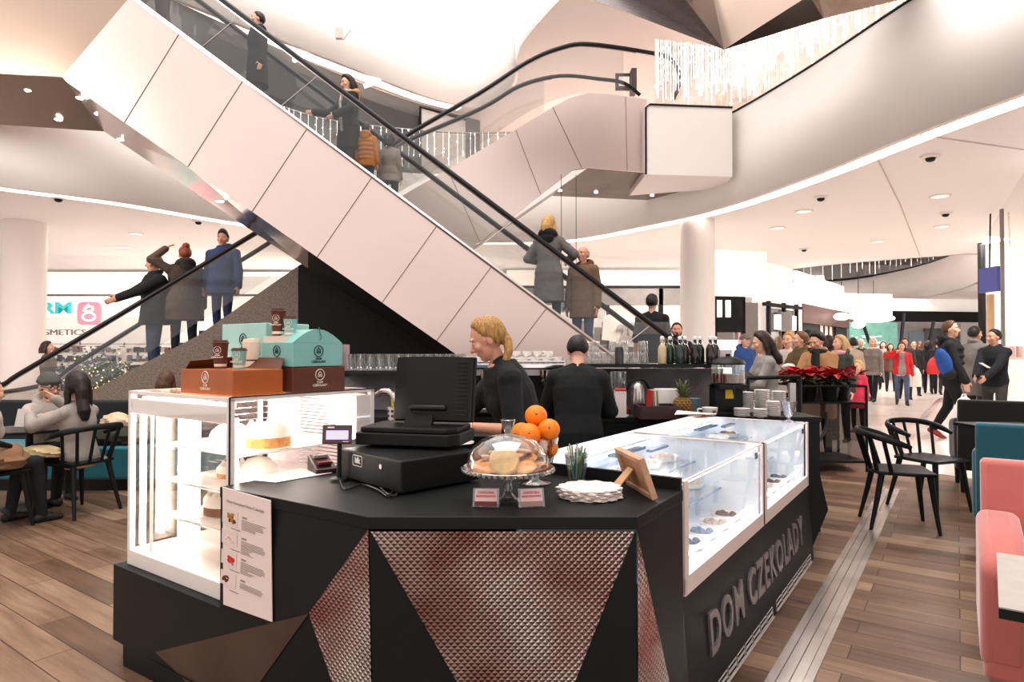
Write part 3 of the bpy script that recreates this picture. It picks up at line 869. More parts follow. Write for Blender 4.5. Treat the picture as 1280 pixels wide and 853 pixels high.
# folded soffit: near edge to a lower keel line
def keel(px):
    p = at(px, .672 * px + 77, 9.84); return p
mb = MB(); mb.poly([n1(79, 97), keel(130), keel(255), keel(385), n1(385, botl(385)), n1(230, botl(230))])
mb.build('soffit', M['polish'], esc, True, smooth=False)
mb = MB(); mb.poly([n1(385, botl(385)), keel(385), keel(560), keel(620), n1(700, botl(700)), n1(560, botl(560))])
mb.build('soffit', M['shopblack'], esc, True, smooth=False)  # black colour stands in for the unlit lower end of the soffit
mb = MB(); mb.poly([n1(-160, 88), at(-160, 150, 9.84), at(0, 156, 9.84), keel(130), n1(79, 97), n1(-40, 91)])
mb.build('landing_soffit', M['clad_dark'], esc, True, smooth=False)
mb = MB(); kb = [keel(p) for p in (130, 385, 620)]
mb.poly([kb[0], kb[1], kb[2], n1(700, topl(700), W1), n1(165, -4, W1), n1(79, 97, W1)])
mb.poly([at(-160, 150, 9.84), at(0, 156, 9.84), keel(130), n1(79, 97, W1), n1(165, -4, W1), n1(-160, -60, W1)])
mb.build('far_cladding', M['clad'], esc, True, smooth=False)
for px, py, dy in ((100, 121, .25), (123, 141, .5), (176, 166, .25), (151, 173, .8), (222, 199, .2), (245, 213, .25), (275, 250, .4), (36, 112, .3), (73, 148, .8)):
    Y = NY + dy * 1.0
    p = at(px, py, Y); mb = MB(); mb.lathe([(.04, 0), (.055, .012)], seg=12)
    o = mb.build('downlight', M['spot'], esc, True); o.location = p - Vector((0, 0, .03)); 
# steps
mb = MB(); xs = n1(880, topl(880)); xe = n1(120, topl(120)); N = 34
for i in range(N):
    p = xs.lerp(xe, i / N); q = xs.lerp(xe, (i + 1) / N)
    mb.box(((p.x + q.x) / 2, NY + 1.02, p.z - .52), (abs(q.x - p.x) + .02, 1.3, .36))
mb.build('step', C('#4a4848', .5, metal=.4), esc, True, smooth=False)['kind'] = 'stuff'
hl = lambda px: .7545 * (px - 280)
def balustrade(esc, deck, rail, glassm, post=True):
    mb = MB()
    for i in range(len(deck) - 1):
        mb.poly([deck[i], deck[i + 1], rail[i + 1], rail[i]])
    # joint lines between the glass panes
    return mb.build('balustrade_glass', glassm, esc, True, smooth=False)
bal_near = None
for dy in (.12, 1.52):
    pxs = [130, 200, 290, 380, 470, 560, 650, 740, 830, 875]
    dk = [n1(p, topl(p), dy) for p in pxs]; rl = [n1(p, hl(p), dy) for p in pxs]
    bg_ = balustrade(esc, dk, rl, M['rail_glass']); bal_near = bal_near or bg_
    mb = MB(); pth = [n1(p, hl(p), dy) for p in (120, 300, 500, 700, 830, 880)]
    e = pth[-1]; pth += [e + Vector((.12, 0, -.12)), e + Vector((.2, 0, -.3)), e + Vector((.1, 0, -.5))]
    pth = smoothpath(pth, 6)
    mb.tube(pth, .036, 10); hr_ = mb.build('handrail', M['rubber'], esc, True)
    mb = MB(); mb.tube([p + Vector((0, 0, -.045)) for p in pth[:36]], .014, 6); mb.build('rail_track', M['steel'], hr_, True)
for px in (245, 345, 590, 765):
    a = n1(px, topl(px) , .11); b = n1(px + 52, hl(px + 52) , .11); mb = MB(); mb.tube([a, b], .006, 4)
    mb.build('glass_joint', C('#dcd4d0', .3), bal_near, True)
# ------------------------------------------------------------------ second escalator, rising to the right behind the first
A2 = Vector((gx(0, 10.2), 10.2, 0)); B2 = Vector((gx(810, 11.75), 11.75, 0)); d2 = (B2 - A2).normalized(); nn2 = Vector((d2.y, -d2.x, 0)); w2 = -nn2 if nn2.y < 0 else nn2
def n2(px, py, k=0):
    return atp(px, py, A2 + w2 * k, w2)
esc2 = thing('escalator', 'escalator with speckled grey side wall rising right behind the large escalator', 'escalator', A2)
mb = MB(); fl = lambda px: n2(px, 438 + 800 * CAM_H / n2(px, 500).y)
def z0(px):
    p = n2(px, 500); return Vector((p.x, p.y, 0.0))
mb.plate([z0(-140), z0(373), n2(373, 333), n2(248, 420), n2(60, 517), n2(-140, 521)], .06)
mb.build('side_wall', M['speckle'], esc2, True, smooth=False)
mb = MB(); mb.plate([z0(373.5), z0(640), n2(640, 438), n2(600, 330), n2(470, 300), n2(373.5, 332)], .05)
mb.build('side_wall', M['shopblack'], esc2, True, smooth=False)
top2 = [(470, 268), (505, 244), (560, 212), (640, 165), (685, 138), (712, 123), (735, 117), (760, 118), (808, 125)]
bot2 = [(808, 216), (735, 210), (716, 213), (590, 310), (500, 372), (470, 392)]
mb = MB(); mb.plate([n2(*p, -.01) for p in top2 + bot2], .05)
for a, b_ in (((645, 163), (676, 243)), ((691, 134), (728, 211)), ((782, 121), (784, 214)), ((560, 212), (600, 303))):
    mb.tube([n2(*a, -.04), n2(*b_, -.04)], .006, 4, m=1)
mb.build('side_cladding', [M['clad'], M['seam']], esc2, True, smooth=False)
zz = n2(735, 210).z
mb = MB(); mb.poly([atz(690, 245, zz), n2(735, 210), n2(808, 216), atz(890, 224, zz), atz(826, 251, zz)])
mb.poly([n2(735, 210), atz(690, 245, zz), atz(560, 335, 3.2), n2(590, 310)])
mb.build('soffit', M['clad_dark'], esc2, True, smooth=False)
for px, py in ((815, 244), (745, 240), (700, 238)):
    mb = MB(); mb.lathe([(.03, 0), (.045, .01)], seg=12); o = mb.build('downlight', M['spot'], esc2, True); o.location = atz(px, py, zz) - Vector((0, 0, .02))
mb = MB(); st = [n2(a_, b_) + w2 * .7 - Vector((0, 0, .08)) for a_, b_ in ((60, 517), (373, 333), (640, 165), (735, 117))]
for i in range(len(st) - 1):
    for k in range(12):
        p = st[i].lerp(st[i + 1], k / 12); q = st[i].lerp(st[i + 1], (k + 1) / 12)
        mb.box(((p.x + q.x) / 2, (p.y + q.y) / 2, p.z - .15), (abs(q.x - p.x) + .02, 1.2, .3), rz=math.atan2(d2.y, d2.x))
mb.build('step', C('#4a4848', .5, metal=.4), esc2, True, smooth=False)['kind'] = 'stuff'
near = [(-60, 497), (0, 482), (25, 467), (120, 411), (318, 292), (420, 229), (512, 167), (600, 116), (660, 77), (700, 60), (735, 55), (807, 65), (838, 74), (850, 98), (842, 124)]
farr = [(-60, 500), (0, 491), (60, 479), (98, 453), (160, 414), (297, 328), (335, 304), (420, 245), (477, 192), (600, 136), (650, 107), (700, 95), (750, 99), (780, 104), (800, 119)]
for pl, k in ((near, .06), (farr, 1.35)):
    pth = smoothpath([n2(a, b_, k) for a, b_ in pl], 5)
    mb = MB(); mb.tube(pth, .036, 10); hr_ = mb.build('handrail', M['rubber'], esc2, True)
    mb = MB(); mb.tube([p + Vector((0, 0, -.045)) for p in pth[:55]], .012, 6); mb.build('rail_track', M['steel'], hr_, True)
    mb = MB(); q = pth[:54]
    for i in range(len(q) - 1):
        mb.poly([q[i] - Vector((0, 0, .92)), q[i + 1] - Vector((0, 0, .92)), q[i + 1], q[i]])
    mb.build('balustrade_glass', M['rail_glass'], esc2, True, smooth=False)
# overhead escalator underside, top right
t = thing('escalator', 'dark metal underside of an escalator crossing overhead at top right', 'escalator', at(905, 62, 8.2))
P = [at(905, 62, 8.2), at(735, -3, 7.6), at(858, 0, 8.0), at(1012, -6, 7.5), at(1030, 23, 7.6), at(1140, -4, 7.2), at(700, -60, 8.2), at(880, -60, 9), at(1010, -60, 8.2), at(1150, -60, 8.2)]
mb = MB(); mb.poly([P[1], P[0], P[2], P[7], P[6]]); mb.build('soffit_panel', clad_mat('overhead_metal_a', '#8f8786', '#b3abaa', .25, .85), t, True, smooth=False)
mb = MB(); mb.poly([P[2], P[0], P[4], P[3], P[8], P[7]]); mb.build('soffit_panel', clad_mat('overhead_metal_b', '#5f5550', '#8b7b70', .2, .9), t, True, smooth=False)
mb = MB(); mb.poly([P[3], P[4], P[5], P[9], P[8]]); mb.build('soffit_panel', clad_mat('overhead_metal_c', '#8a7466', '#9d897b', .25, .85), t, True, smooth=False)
for a, b_ in ((2, 0), (3, 4)):
    mb = MB(); mb.tube([P[a], P[b_]], .008, 4); mb.build('panel_seam', M['seam'], t, True)

# ------------------------------------------------------------------ ceiling fittings
def fitting(px, py, kind, label, grp=None):
    p = atz(px, py, CEIL - .001)
    if kind == 'cam':
        t = thing('ceiling_speaker', label, 'ceiling fitting', p, group=grp)
        mb = MB(); mb.lathe([(.13, 0), (.13, -.02), (.10, -.035)][::-1], seg=20); mb.build('ring', M['white'], t)
        mb = MB(); mb.lathe([(.0, -.09), (.05, -.075), (.07, -.035)], seg=16); mb.build('lens', M['blackm'], t)
    else:
        t = thing('ceiling_light', label, 'ceiling light', p, group=grp)
        mb = MB(); mb.lathe([(.16, -.015), (.18, 0)], seg=20); mb.build('ring', C('#e9dfd8', .5), t)
        mb = MB(); mb.lathe([(.13, -.018), (.135, -.014)], seg=20); mb.build('diffuser', mk('downlight_face', '#f5ede6', .5, emit=.6, var=0), t)
for i, (px, py) in enumerate(((1026, 246), (1182, 266), (1163, 195), (1005, 311), (73, 247), (248, 276))):
    fitting(px, py, 'cam', ['small dark dome fitting on the white ceiling above the shoppers', 'dark dome fitting on the ceiling nearest the glass shopfront', 'pair-like dark dome fitting beside the ceiling light strip at right', 'small dome fitting on the ceiling beside the white column', 'small dome fitting on the ceiling above the left column', 'dark dome fitting near the end of the left ceiling strip'][i])
for i, (px, py) in enumerate(((1005, 264), (972, 285), (1177, 283), (1175, 245), (1097, 302), (153, 309), (170, 292))):
    fitting(px, py, 'l', 'round recessed downlight in the white ceiling', 'recessed ceiling downlights')
# ------------------------------------------------------------------ kiosk counter
V = Vector
TOP = .90
P1 = V((-1.11, 2.447, 0)); P2 = V((-.447, 2.01, 0)); P3 = V((.389, 2.01, 0)); P4 = V((.633, 2.39, 0))
NL = V((-LDIR.y, LDIR.x, 0)) * -1      # outward normal of the left face (towards the camera)
if NL.y > 0: NL = -NL
NR = V((RDIR.y, -RDIR.x, 0))           # outward normal of the right face
B0 = P1 - LDIR * .868
P5 = P4 + RDIR * 2.43
def Z(p, z): return V((p.x, p.y, z))
def emboss_mat(c1='#8f6058', c2='#d8cfcc', rough=.24):
    m, nt, b = newmat('embossed_metal')
    uv = nt.nodes.new('ShaderNodeUVMap'); uv.uv_map = 'UVMap'
    sep = nt.nodes.new('ShaderNodeSeparateXYZ'); nt.links.new(uv.outputs[0], sep.inputs[0])
    def math_(op, a, b_=None):
        n = nt.nodes.new('ShaderNodeMath'); n.operation = op
        for i, x in enumerate((a, b_)):
            if x is None: continue
            if isinstance(x, (int, float)): n.inputs[i].default_value = x
            else: nt.links.new(x, n.inputs[i])
        return n.outputs[0]
    s = math_('ADD', sep.outputs[0], sep.outputs[1]); d = math_('SUBTRACT', sep.outputs[0], sep.outputs[1])
    pp = math_('PINGPONG', s, .0105); qq = math_('PINGPONG', d, .0105)
    h = math_('MINIMUM', pp, qq)
    bp = nt.nodes.new('ShaderNodeBump'); bp.inputs['Strength'].default_value = 1; bp.inputs['Distance'].default_value = .7
    nt.links.new(h, bp.inputs['Height']); nt.links.new(bp.outputs[0], b.inputs['Normal'])
    b.inputs['Metallic'].default_value = 1; b.inputs['Roughness'].default_value = rough
    no = nt.nodes.new('ShaderNodeTexNoise'); no.inputs['Scale'].default_value = 2.6
    nt.links.new(uv.outputs[0], no.inputs['Vector'])
    cr = nt.nodes.new('ShaderNodeValToRGB'); e = cr.color_ramp.elements
    e[0].position = .35; e[0].color = lin(c1); e[1].position = .68; e[1].color = lin(c2)  # reddish to pale noise paints reflections into the base colour
    nt.links.new(no.outputs['Fac'], cr.inputs[0]); nt.links.new(cr.outputs[0], b.inputs['Base Color'])
    return m
M['emboss'] = emboss_mat(); M['emboss_light'] = emboss_mat('#c3b8c0', '#f0eaee', .42)  # second copy has a raised colour to offset shade under the shelf
def uvplane(o):
    me = o.data; uvl = me.uv_layers.new(name='UVMap')
    for p in me.polygons:
        n = p.normal; up = V((0, 0, 1)); x = up.cross(n)
        x = x.normalized() if x.length > 1e-4 else V((1, 0, 0)); y = n.cross(x)
        for li in p.loop_indices:
            c = me.vertices[me.loops[li].vertex_index].co
            uvl.data[li].uv = (c.dot(x), c.dot(y))
    return o
def facet(name, pts, mat, parent, out=.0):
    mb = MB(); mb.poly(pts); o = mb.build(name, mat, parent, True, smooth=False)
    return uvplane(o)

cnt = thing('kiosk_counter', 'black faceted chocolate kiosk counter with embossed metal triangles and raised lettering', 'counter', (-.05, 2.3, 0))
# key vertices of the faceted shell
E_ = atp(195, 815, P1, NL); Bp = atp(387, 767, P1 + NL * .006, NL)
Dg = atz(289, 905, 0.0); C2 = V((P2.x + .015, P2.y + .02, 0)); P3c = V((.392, 2.02, 0)); P3b = V((.60, 2.24, 0))
b0l = Z(B0, .44); p1l = Z(P1, .44)
lz = .86
shell = MB()
# left face: from low base to front edge, as facets around B
A = Z(P2, lz)
shell.poly([Z(P1, lz), Z(P1, .44), Bp, A]); shell.poly([Z(P1, .44), Z(B0, .44), E_, Bp])
shell.poly([Z(B0, .44), Z(B0, .1), Z(B0 + NL * -.0 + LDIR * .1, .1), E_])
shell.poly([Bp, Dg, C2])
shell.poly([E_, Z(B0 + LDIR * .1, .1), Z(B0 + LDIR * .1 - NL * -.0, .0), Dg])
# front face with the inverted triangle
tip = V((.045, 2.0, .02))
TL = Z(P2, lz) + V((.006, -.004, -.006)); TR = Z(P3, lz) + V((-.006, -.004, -.006))
shell.poly([Z(P2, lz), C2, tip]); shell.poly([Z(P3, lz), tip, P3c])
# right face
lean = NR * .036
shell.poly([Z(P3, lz), P3b, Z(P4 + lean, 0), Z(P4, .5), Z(P4, lz)])
pe = P5 + RDIR * .02
shell.poly([Z(P4, .5), Z(P4 + lean, 0.0), Z(P5 + lean, 0.0), Z(P5, .5)])
Mv = V((2.208, 4.486, .304)); Bm = V((2.05, 4.44, 0))
shell.poly([Z(P5, .93), Z(P5, .5), Z(P5 + lean, 0), Bm, Mv])
Pb = P5 - LDIR * .76
shell.poly([Z(P5, .93), Mv, Z(Pb + RDIR * .1, .6), Z(Pb, .93)]); shell.poly([Mv, Bm, Z(Pb, 0), Z(Pb + RDIR * .1, .6)])
# inside faces (staff side)
I1 = P1 + RDIR * .72; I2 = V((-.36, 2.80, 0)); I3 = P4 - LDIR * .76
for a, b_ in ((I3, Pb), (I2, I3), (I1, I2)):
    shell.poly([Z(a, 0), Z(b_, 0), Z(b_, .86), Z(a, .86)])
shell.poly([Z(P1, .44), Z(P1, .86), Z(I1, .86), Z(I1, .44)])
# low base under the cake cabinet
Bb = B0 + RDIR * .82; Bi = P1 + RDIR * .82
shell.poly([Z(B0, .1), Z(B0, .44), Z(Bb, .44), Z(Bb, .1)]); shell.poly([Z(Bb, .1), Z(Bb, .44), Z(Bi, .44), Z(Bi, 0)])
shell.poly([Z(B0, .44), Z(P1, .44), Z(Bi, .44), Z(Bb, .44)])
pl = B0 - NL * .03 + LDIR * .03
shell.poly([Z(pl, .1), Z(pl, 0), Z(P1 - NL * .03, 0), Z(P1 - NL * .03, .1)]); shell.poly([Z(pl, .1), Z(pl, 0), Z(Bb, 0), Z(Bb, .1)])
shell.poly([Z(B0, .1), Z(P1, .1), Z(Bi, .1), Z(Bb, .1)])
# shelf floor under glass cases
shell.poly([Z(P4, .5), Z(P5, .5), Z(Pb, .5), Z(I3, .5)])
shell.build('body', M['black'], cnt, True, smooth=False)
tp = [P1 - LDIR * .0 + NL * .004, P2 + V((-.003, -.006, 0)), P3 + V((.003, -.006, 0)), P4 + NR * .004, I3, I2, I1]
mb = MB(); mb.prism([Z(p, .86) for p in tp], (0, 0, .04)); mb.build('countertop', M['black'], cnt, True, smooth=False, bevel=.003)
# raised black edge in front of the glass case
a = P4 + RDIR * .0; b_ = I3 + RDIR * .0
mb = MB(); mb.prism([Z(a, .9), Z(a - RDIR * .02, .9), Z(b_ - RDIR * .02, .9), Z(b_, .9)], (0, 0, .045)); mb.build('edge_strip', M['black'], cnt, True, smooth=False)
facet('embossed_panel', [TL + V((0, 0, 0)), tip + V((0, -.004, 0)), TR], M['emboss'], cnt)
o_ = NL * .004
facet('embossed_panel', [A + o_, Bp + o_, C2 + o_], M['emboss'], cnt)
M['emboss_dark'] = clad_mat('dark_bronze_panel', '#5d4f47', '#6d5e55', .42, .5, 4)
facet('bronze_panel', [Bp + o_, E_ + o_, Dg + o_], M['emboss_dark'], cnt)
o_ = V((.003, -.003, 0))
facet('embossed_panel', [Z(P3, lz - .01) + o_, P3c + o_, P3b + o_], M['emboss'], cnt)
# lettering along the right side: lean-aware frame
def rface(s, z, out=.002):
    k = (1 - z / .5) if z < .5 else 0
    return Z(P4 + RDIR * s + lean * k + NR * out, z)
up = (rface(1, .4) - rface(1, .1)).normalized()
mat_let = mk('letter_metal', '#8f8a8b', .35, metal=.6, var=.12, scale=90)
pA = atp(886, 787, P4 + lean * .5 + NR * .002, NR); pB = atp(1002, 660, P4 + lean * .5, NR)
cen = (pA + pB) / 2
sA = (pA - P4).dot(RDIR); sB = (pB - P4).dot(RDIR); zc = .265
mb = MB(); textmb(mb, 'DOM CZEKOLADY', .235, frame(rface((sA + sB) / 2, zc, .004), RDIR, up), extrude=.006, offset=.005, space=1.14, sx=.5)
xs = [v for v in mb.v]; wd = max((v - cen).dot(RDIR) for v in xs) - min((v - cen).dot(RDIR) for v in xs)
k = (sB - sA) / wd * .5
mb = MB(); textmb(mb, 'DOM CZEKOLADY', .235, frame(rface((sA + sB) / 2, zc, .004), RDIR, up), extrude=.006, offset=.005, space=1.14, sx=k)
mb.build('lettering', mat_let, cnt, True, smooth=False)
# ventilation grilles at the foot
ven = C('#cfc9c6', .35, metal=.5)
for q0, q1 in ((.32, 1.26), (1.33, 2.33)):
    mb = MB(); n = 7
    for i in range(n):
        for h in (.022, .048):
            s_a = q0 + (q1 - q0) * i / n; s_b = q0 + (q1 - q0) * (i + .86) / n
            loop = [rface(s_a, h, .003), rface(s_b, h, .003), rface(s_b, h + .019, .003), rface(s_a, h + .019, .003)]
            mb.tube(loop, .003, 4, closed=True)
    mb.tube([rface(q0, .016, .003), rface(q1, .010, .003)], .006, 4)
    mb.build('vent_grille', ven, cnt, True, smooth=False)

# ------------------------------------------------------------------ menu poster on the left face
pos = thing('menu_poster', 'white printed menu poster with four sweets hung on the left face of the counter', 'poster', P1 + NL * .01)
q0, q1, q2, q3 = [atp(a, b_, P1 + NL * .012, NL) for a, b_ in ((278, 609), (338, 626), (340, 778), (279, 756))]
fp = frame(q0, (q1 - q0), V((0, 0, 1))); pw = (q1 - q0).length; ph = q0.z - q3.z
mb = MB(); mb.prism([q0, q3, q2, q1], -NL * .003); sheet_ = mb.build('sheet', mk('poster_paper', '#f1e2dc', .6, var=.01), pos, True, smooth=False)
mb = MB(); m4 = lambda x, y: fp @ Matrix.Translation((x * pw, -y * ph, .0015))
textmb(mb, 'Nowy Asortyment Domu Czekolady', .0155, m4(.5, .105), extrude=.0003)
sl_ = (q1.z - q0.z) / pw
for (x, y, t, s) in ((.62, .2, 'NOWE', .009), (.6, .37, 'PRALINY', .009), (.6, .545, 'SERCA', .009), (.6, .72, 'TORTY', .009)):
    pass
for r, y in enumerate((.20, .375, .55, .725)):
    mb.box((0, 0, 0), (.1 * pw, .006, .0004), mat=m4(.5, y + .005))
    for k in range((7, 9, 8, 4)[r]):
        w = random.uniform(.42, .5) if k < 5 else random.uniform(.15, .3)
        mb.box((0, 0, 0), (w * pw, .0022, .0004), mat=m4(.44 + w / 2, y + .03 + k * .0125))
    mb.box((0, 0, 0), (.2 * pw, .003, .0004), mat=m4(.32, y + .125))
mb.build('print', C('#a3958f', .7, var=0), sheet_, True, smooth=False)
def blob(cx, cy, rx, ry, col, name='picture', n=3):
    mb = MB()
    for k in range(n):
        mb.ell((0, 0, 0), (rx * pw * random.uniform(.5, .9), ry * ph * random.uniform(.5, .9), .0012), 14, 6, mat=m4(cx + random.uniform(-.6, .6) * rx, cy + random.uniform(-.5, .5) * ry) @ Matrix.Rotation(random.uniform(-.7, .7), 4, 'Z'))
    mb.build(name, C(col, .6, var=.35, scale=60), sheet_, True)
mb = MB()
for y in (.235, .41, .585, .76): mb.box((0, 0, 0), (.33 * pw, .12 * ph, .0005), mat=m4(.19, y))
mb.build('picture_ground', C('#ecdcd9', .7, var=.03), sheet_, True, smooth=False)
blob(.18, .235, .14, .03, '#b98a3c'); blob(.24, .25, .08, .025, '#5a3a22', n=2); blob(.2, .41, .12, .02, '#ead0c8'); blob(.2, .59, .1, .035, '#d8402c'); blob(.28, .62, .05, .012, '#b895c0', n=2); blob(.2, .765, .12, .03, '#6b2c1f'); blob(.18, .76, .07, .012, '#f0dcd0', n=3)

# ------------------------------------------------------------------ tall lit cake cabinet on the left
cab = thing('cake_display_cabinet', 'tall glass cake display cabinet lit from inside, standing on the low black base', 'display cabinet', B0 + LDIR * .45 + RDIR * .4 + V((0, 0, .44)))
O0 = B0 + LDIR * .042 + RDIR * .038
cw, cd, cz0, cz1 = .82, .75, .44, 1.235
FR = frame(Z(O0, 0), LDIR, RDIR)      # x along the face, y into depth, z up
def cl(x, y, z): return FR @ V((x, y, z))
wg = M['whitegloss']
mb = MB()
mb.box((cw / 2, cd / 2, cz0 + .035), (cw, cd, .07), mat=FR); mb.build('base_tray', wg, cab, True, smooth=False, bevel=.004)
mb = MB()
for x in (.012, cw - .012):
    for y in (.012, cd - .012): mb.box((x, y, (cz0 + cz1) / 2 + .03), (.024, .024, cz1 - cz0 - .07), mat=FR)
mb.box((cw / 2, .01, cz1 - .008), (cw, .02, .016), mat=FR); mb.box((cw / 2, cd - .01, cz1 - .008), (cw, .02, .016), mat=FR)
mb.box((.01, cd / 2, cz1 - .008), (.02, cd, .016), mat=FR); mb.box((cw - .01, cd / 2, cz1 - .008), (.02, cd, .016), mat=FR)
mb.box((cw / 2, .012, cz1 - .07), (cw - .05, .012, .07), mat=FR); mb.box((.16, .03, .83), (.012, .012, .7), mat=FR); mb.box((.27, .5, .83), (.015, .02, .7), mat=FR)
mb.box((cw - .03, cd - .06, .83), (.05, .1, .75), mat=FR)
mb.build('frame', wg, cab, True, smooth=False, bevel=.002)
mb = MB(); 
mb.poly([cl(.02, .003, .52), cl(cw - .02, .003, .52), cl(cw - .02, .003, 1.22), cl(.02, .003, 1.22)])
mb.poly([cl(cw - .003, .02, .52), cl(cw - .003, cd - .02, .52), cl(cw - .003, cd - .02, 1.22), cl(cw - .003, .02, 1.22)])
mb.poly([cl(.003, .02, .52), cl(.003, cd - .02, .52), cl(.003, cd - .02, 1.22), cl(.003, .02, 1.22)])
mb.build('glass_panel', M['glass'], cab, True, smooth=False)
mb = MB(); mb.box((cw / 2, cd / 2, cz1 - .004), (cw - .03, cd - .03, .006), mat=FR); mb.build('top_glass', glassmat('cabinet_top_glass', '#f4ece6', .35, .8, .12, '#fff3e8'), cab, True, smooth=False)
mb = MB(); mb.tube([cl(cw + .001, .0, .52), cl(cw + .001, 0, 1.235)], .004, 4); mb.tube([cl(cw + .001, 0, 1.236), cl(cw + .001, cd, 1.236)], .003, 4); mb.build('seal', M['blackm'], cab, True)
# back wall with wire grille look
mb = MB(); mb.box((cw / 2, cd - .03, .87), (cw - .06, .006, .68), mat=FR)
mb.build('back_panel', mk('cabinet_back', '#d8c6c6', .4, emit=.35, ecol='#f0d8d4', var=.15, scale=20), cab, True, smooth=False)  # panel is no lamp; its emission whitens the cabinet interior
mb = MB()
for i in range(38): mb.tube([cl(.3, cd - .04, .56 + i * .0175), cl(cw - .05, cd - .04, .56 + i * .0175)], .0035, 4)
for i in range(22): mb.tube([cl(.2, .35, .56 + i * .03), cl(.2, .6, .56 + i * .03)], .003, 4)
mb.build('wire_grille', M['chrome'], cab, True)['kind'] = 'stuff'
lit = mk('led_strip', '#ffffff', .5, emit=14, ecol='#fff3e6', var=0)
for c_, s_ in (((.06, .04, .85), (.03, .015, .64)), ((.11, .2, .85), (.06, .02, .66)), ((cw / 2, .05, 1.2), (cw - .12, .03, .012)), ((cw - .025, .045, .85), (.012, .012, .6)), ((cw - .045, cd - .1, .85), (.02, .05, .6))):
    mb = MB(); mb.box(c_, s_, mat=FR); mb.build('light_strip', lit, cab, True, smooth=False)
lin_ = mk('cabinet_glow_liner', '#fff8f0', .5, emit=1.0, ecol='#fff2e6', var=0)  # added glowing panels that give the cabinet its white glare
for c_, s_ in (((.11, .24, .86), (.14, .01, .68)), ((cw - .1, cd - .045, .86), (.16, .008, .68))):
    mb = MB(); mb.box(c_, s_, mat=FR); mb.build('glow_liner', lin_, cab, True, smooth=False)
SH = (.52, .68, .84, 1.0)
for z in SH[1:]:
    mb = MB(); mb.box((cw / 2 + .06, cd / 2, z - .006), (cw - .2, cd - .14, .008), mat=FR); sh_ = mb.build('shelf', mk('shelf_glass_%d' % (z * 100), '#f3efec', .15, var=.02), cab, True, smooth=False)
    mb = MB(); mb.tube([cl(.2, .075, z - .004), cl(cw - .04, .075, z - .004)], .005, 5); mb.build('shelf_rail', M['chrome'], sh_, True)
# cakes and pastries in the cabinet
cream = C('#fbf3ea', .6, var=.03); sponge = C('#dca468', .8, var=.3, scale=40, bump=.6, bscale=50); choco = C('#8a5a3c', .7, var=.2, scale=30, bump=.4)
def cake(x, y, z, r, h, kind, label):
    t = thing('cake', label, 'cake', cl(x, y, z))
    if kind == 'log':
        mb = MB(); mb.ell((0, 0, .035), (.13, .06, .045), 20, 10, fn=lambda v: 1 + .07 * math.sin(v.x * 17) * math.cos(v.y * 9)); o = mb.build('loaf', sponge, t); t.rotation_euler.z = LANG
        mb = MB(); mb.ell((0, 0, .06), (.1, .04, .03), 16, 8); mb.build('icing', sponge, t)
    elif kind == 'dome':
        mb = MB(); mb.lathe([(r, 0), (r * 1.02, h * .25), (r * .9, h * .6), (r * .55, h * .9), (0, h)], seg=28); mb.build('icing', cream, t)
        mb = MB(); mb.lathe([(r * 1.2, -.004), (r * 1.25, .004)], seg=28); mb.build('cake_board', M['porcelain'], t)
    else:
        mb = MB(); mb.lathe([(r, 0), (r, h * .45)], seg=28); mb.build('sponge', sponge if kind == 'sponge' else choco, t)
        mb = MB(); mb.lathe([(r * 1.01, h * .45), (r * 1.02, h * .8), (r * .9, h), (0, h)], seg=28)
        for i in range(10): mb.ell((r * .78 * math.cos(i * .628), r * .78 * math.sin(i * .628), h), (.012, .012, .016), 8, 6)
        mb.build('icing', cream, t)
        mb = MB(); mb.lathe([(r * 1.2, -.003), (r * 1.25, .003)], seg=28); mb.build('cake_board', M['porcelain'], t)
cake(.56, .3, .515, .1, .08, 'log', 'long golden iced loaf cake on the bottom level of the lit cabinet')
cake(.74, .2, .515, .07, .07, 'dome', 'small white domed cake beside the golden loaf at the cabinet bottom')
cake(.40, .25, .68, .1, .09, 'plain', 'brown and white layer cake on the lowest glass shelf')
cake(.65, .25, .68, .1, .1, 'sponge', 'cream topped sponge cake at the right of the lowest glass shelf')
cake(.42, .3, .84, .1, .055, 'sponge', 'flat crumb topped cake on the middle cabinet shelf')
cake(.68, .22, .84, .085, .13, 'dome', 'tall white domed cake on the middle cabinet shelf')
cake(.42, .25, 1.0, .09, .09, 'dome', 'white cream cake at left of the top cabinet shelf')
cake(.66, .28, 1.0, .095, .1, 'sponge', 'orange layered cake with cream on the top cabinet shelf')

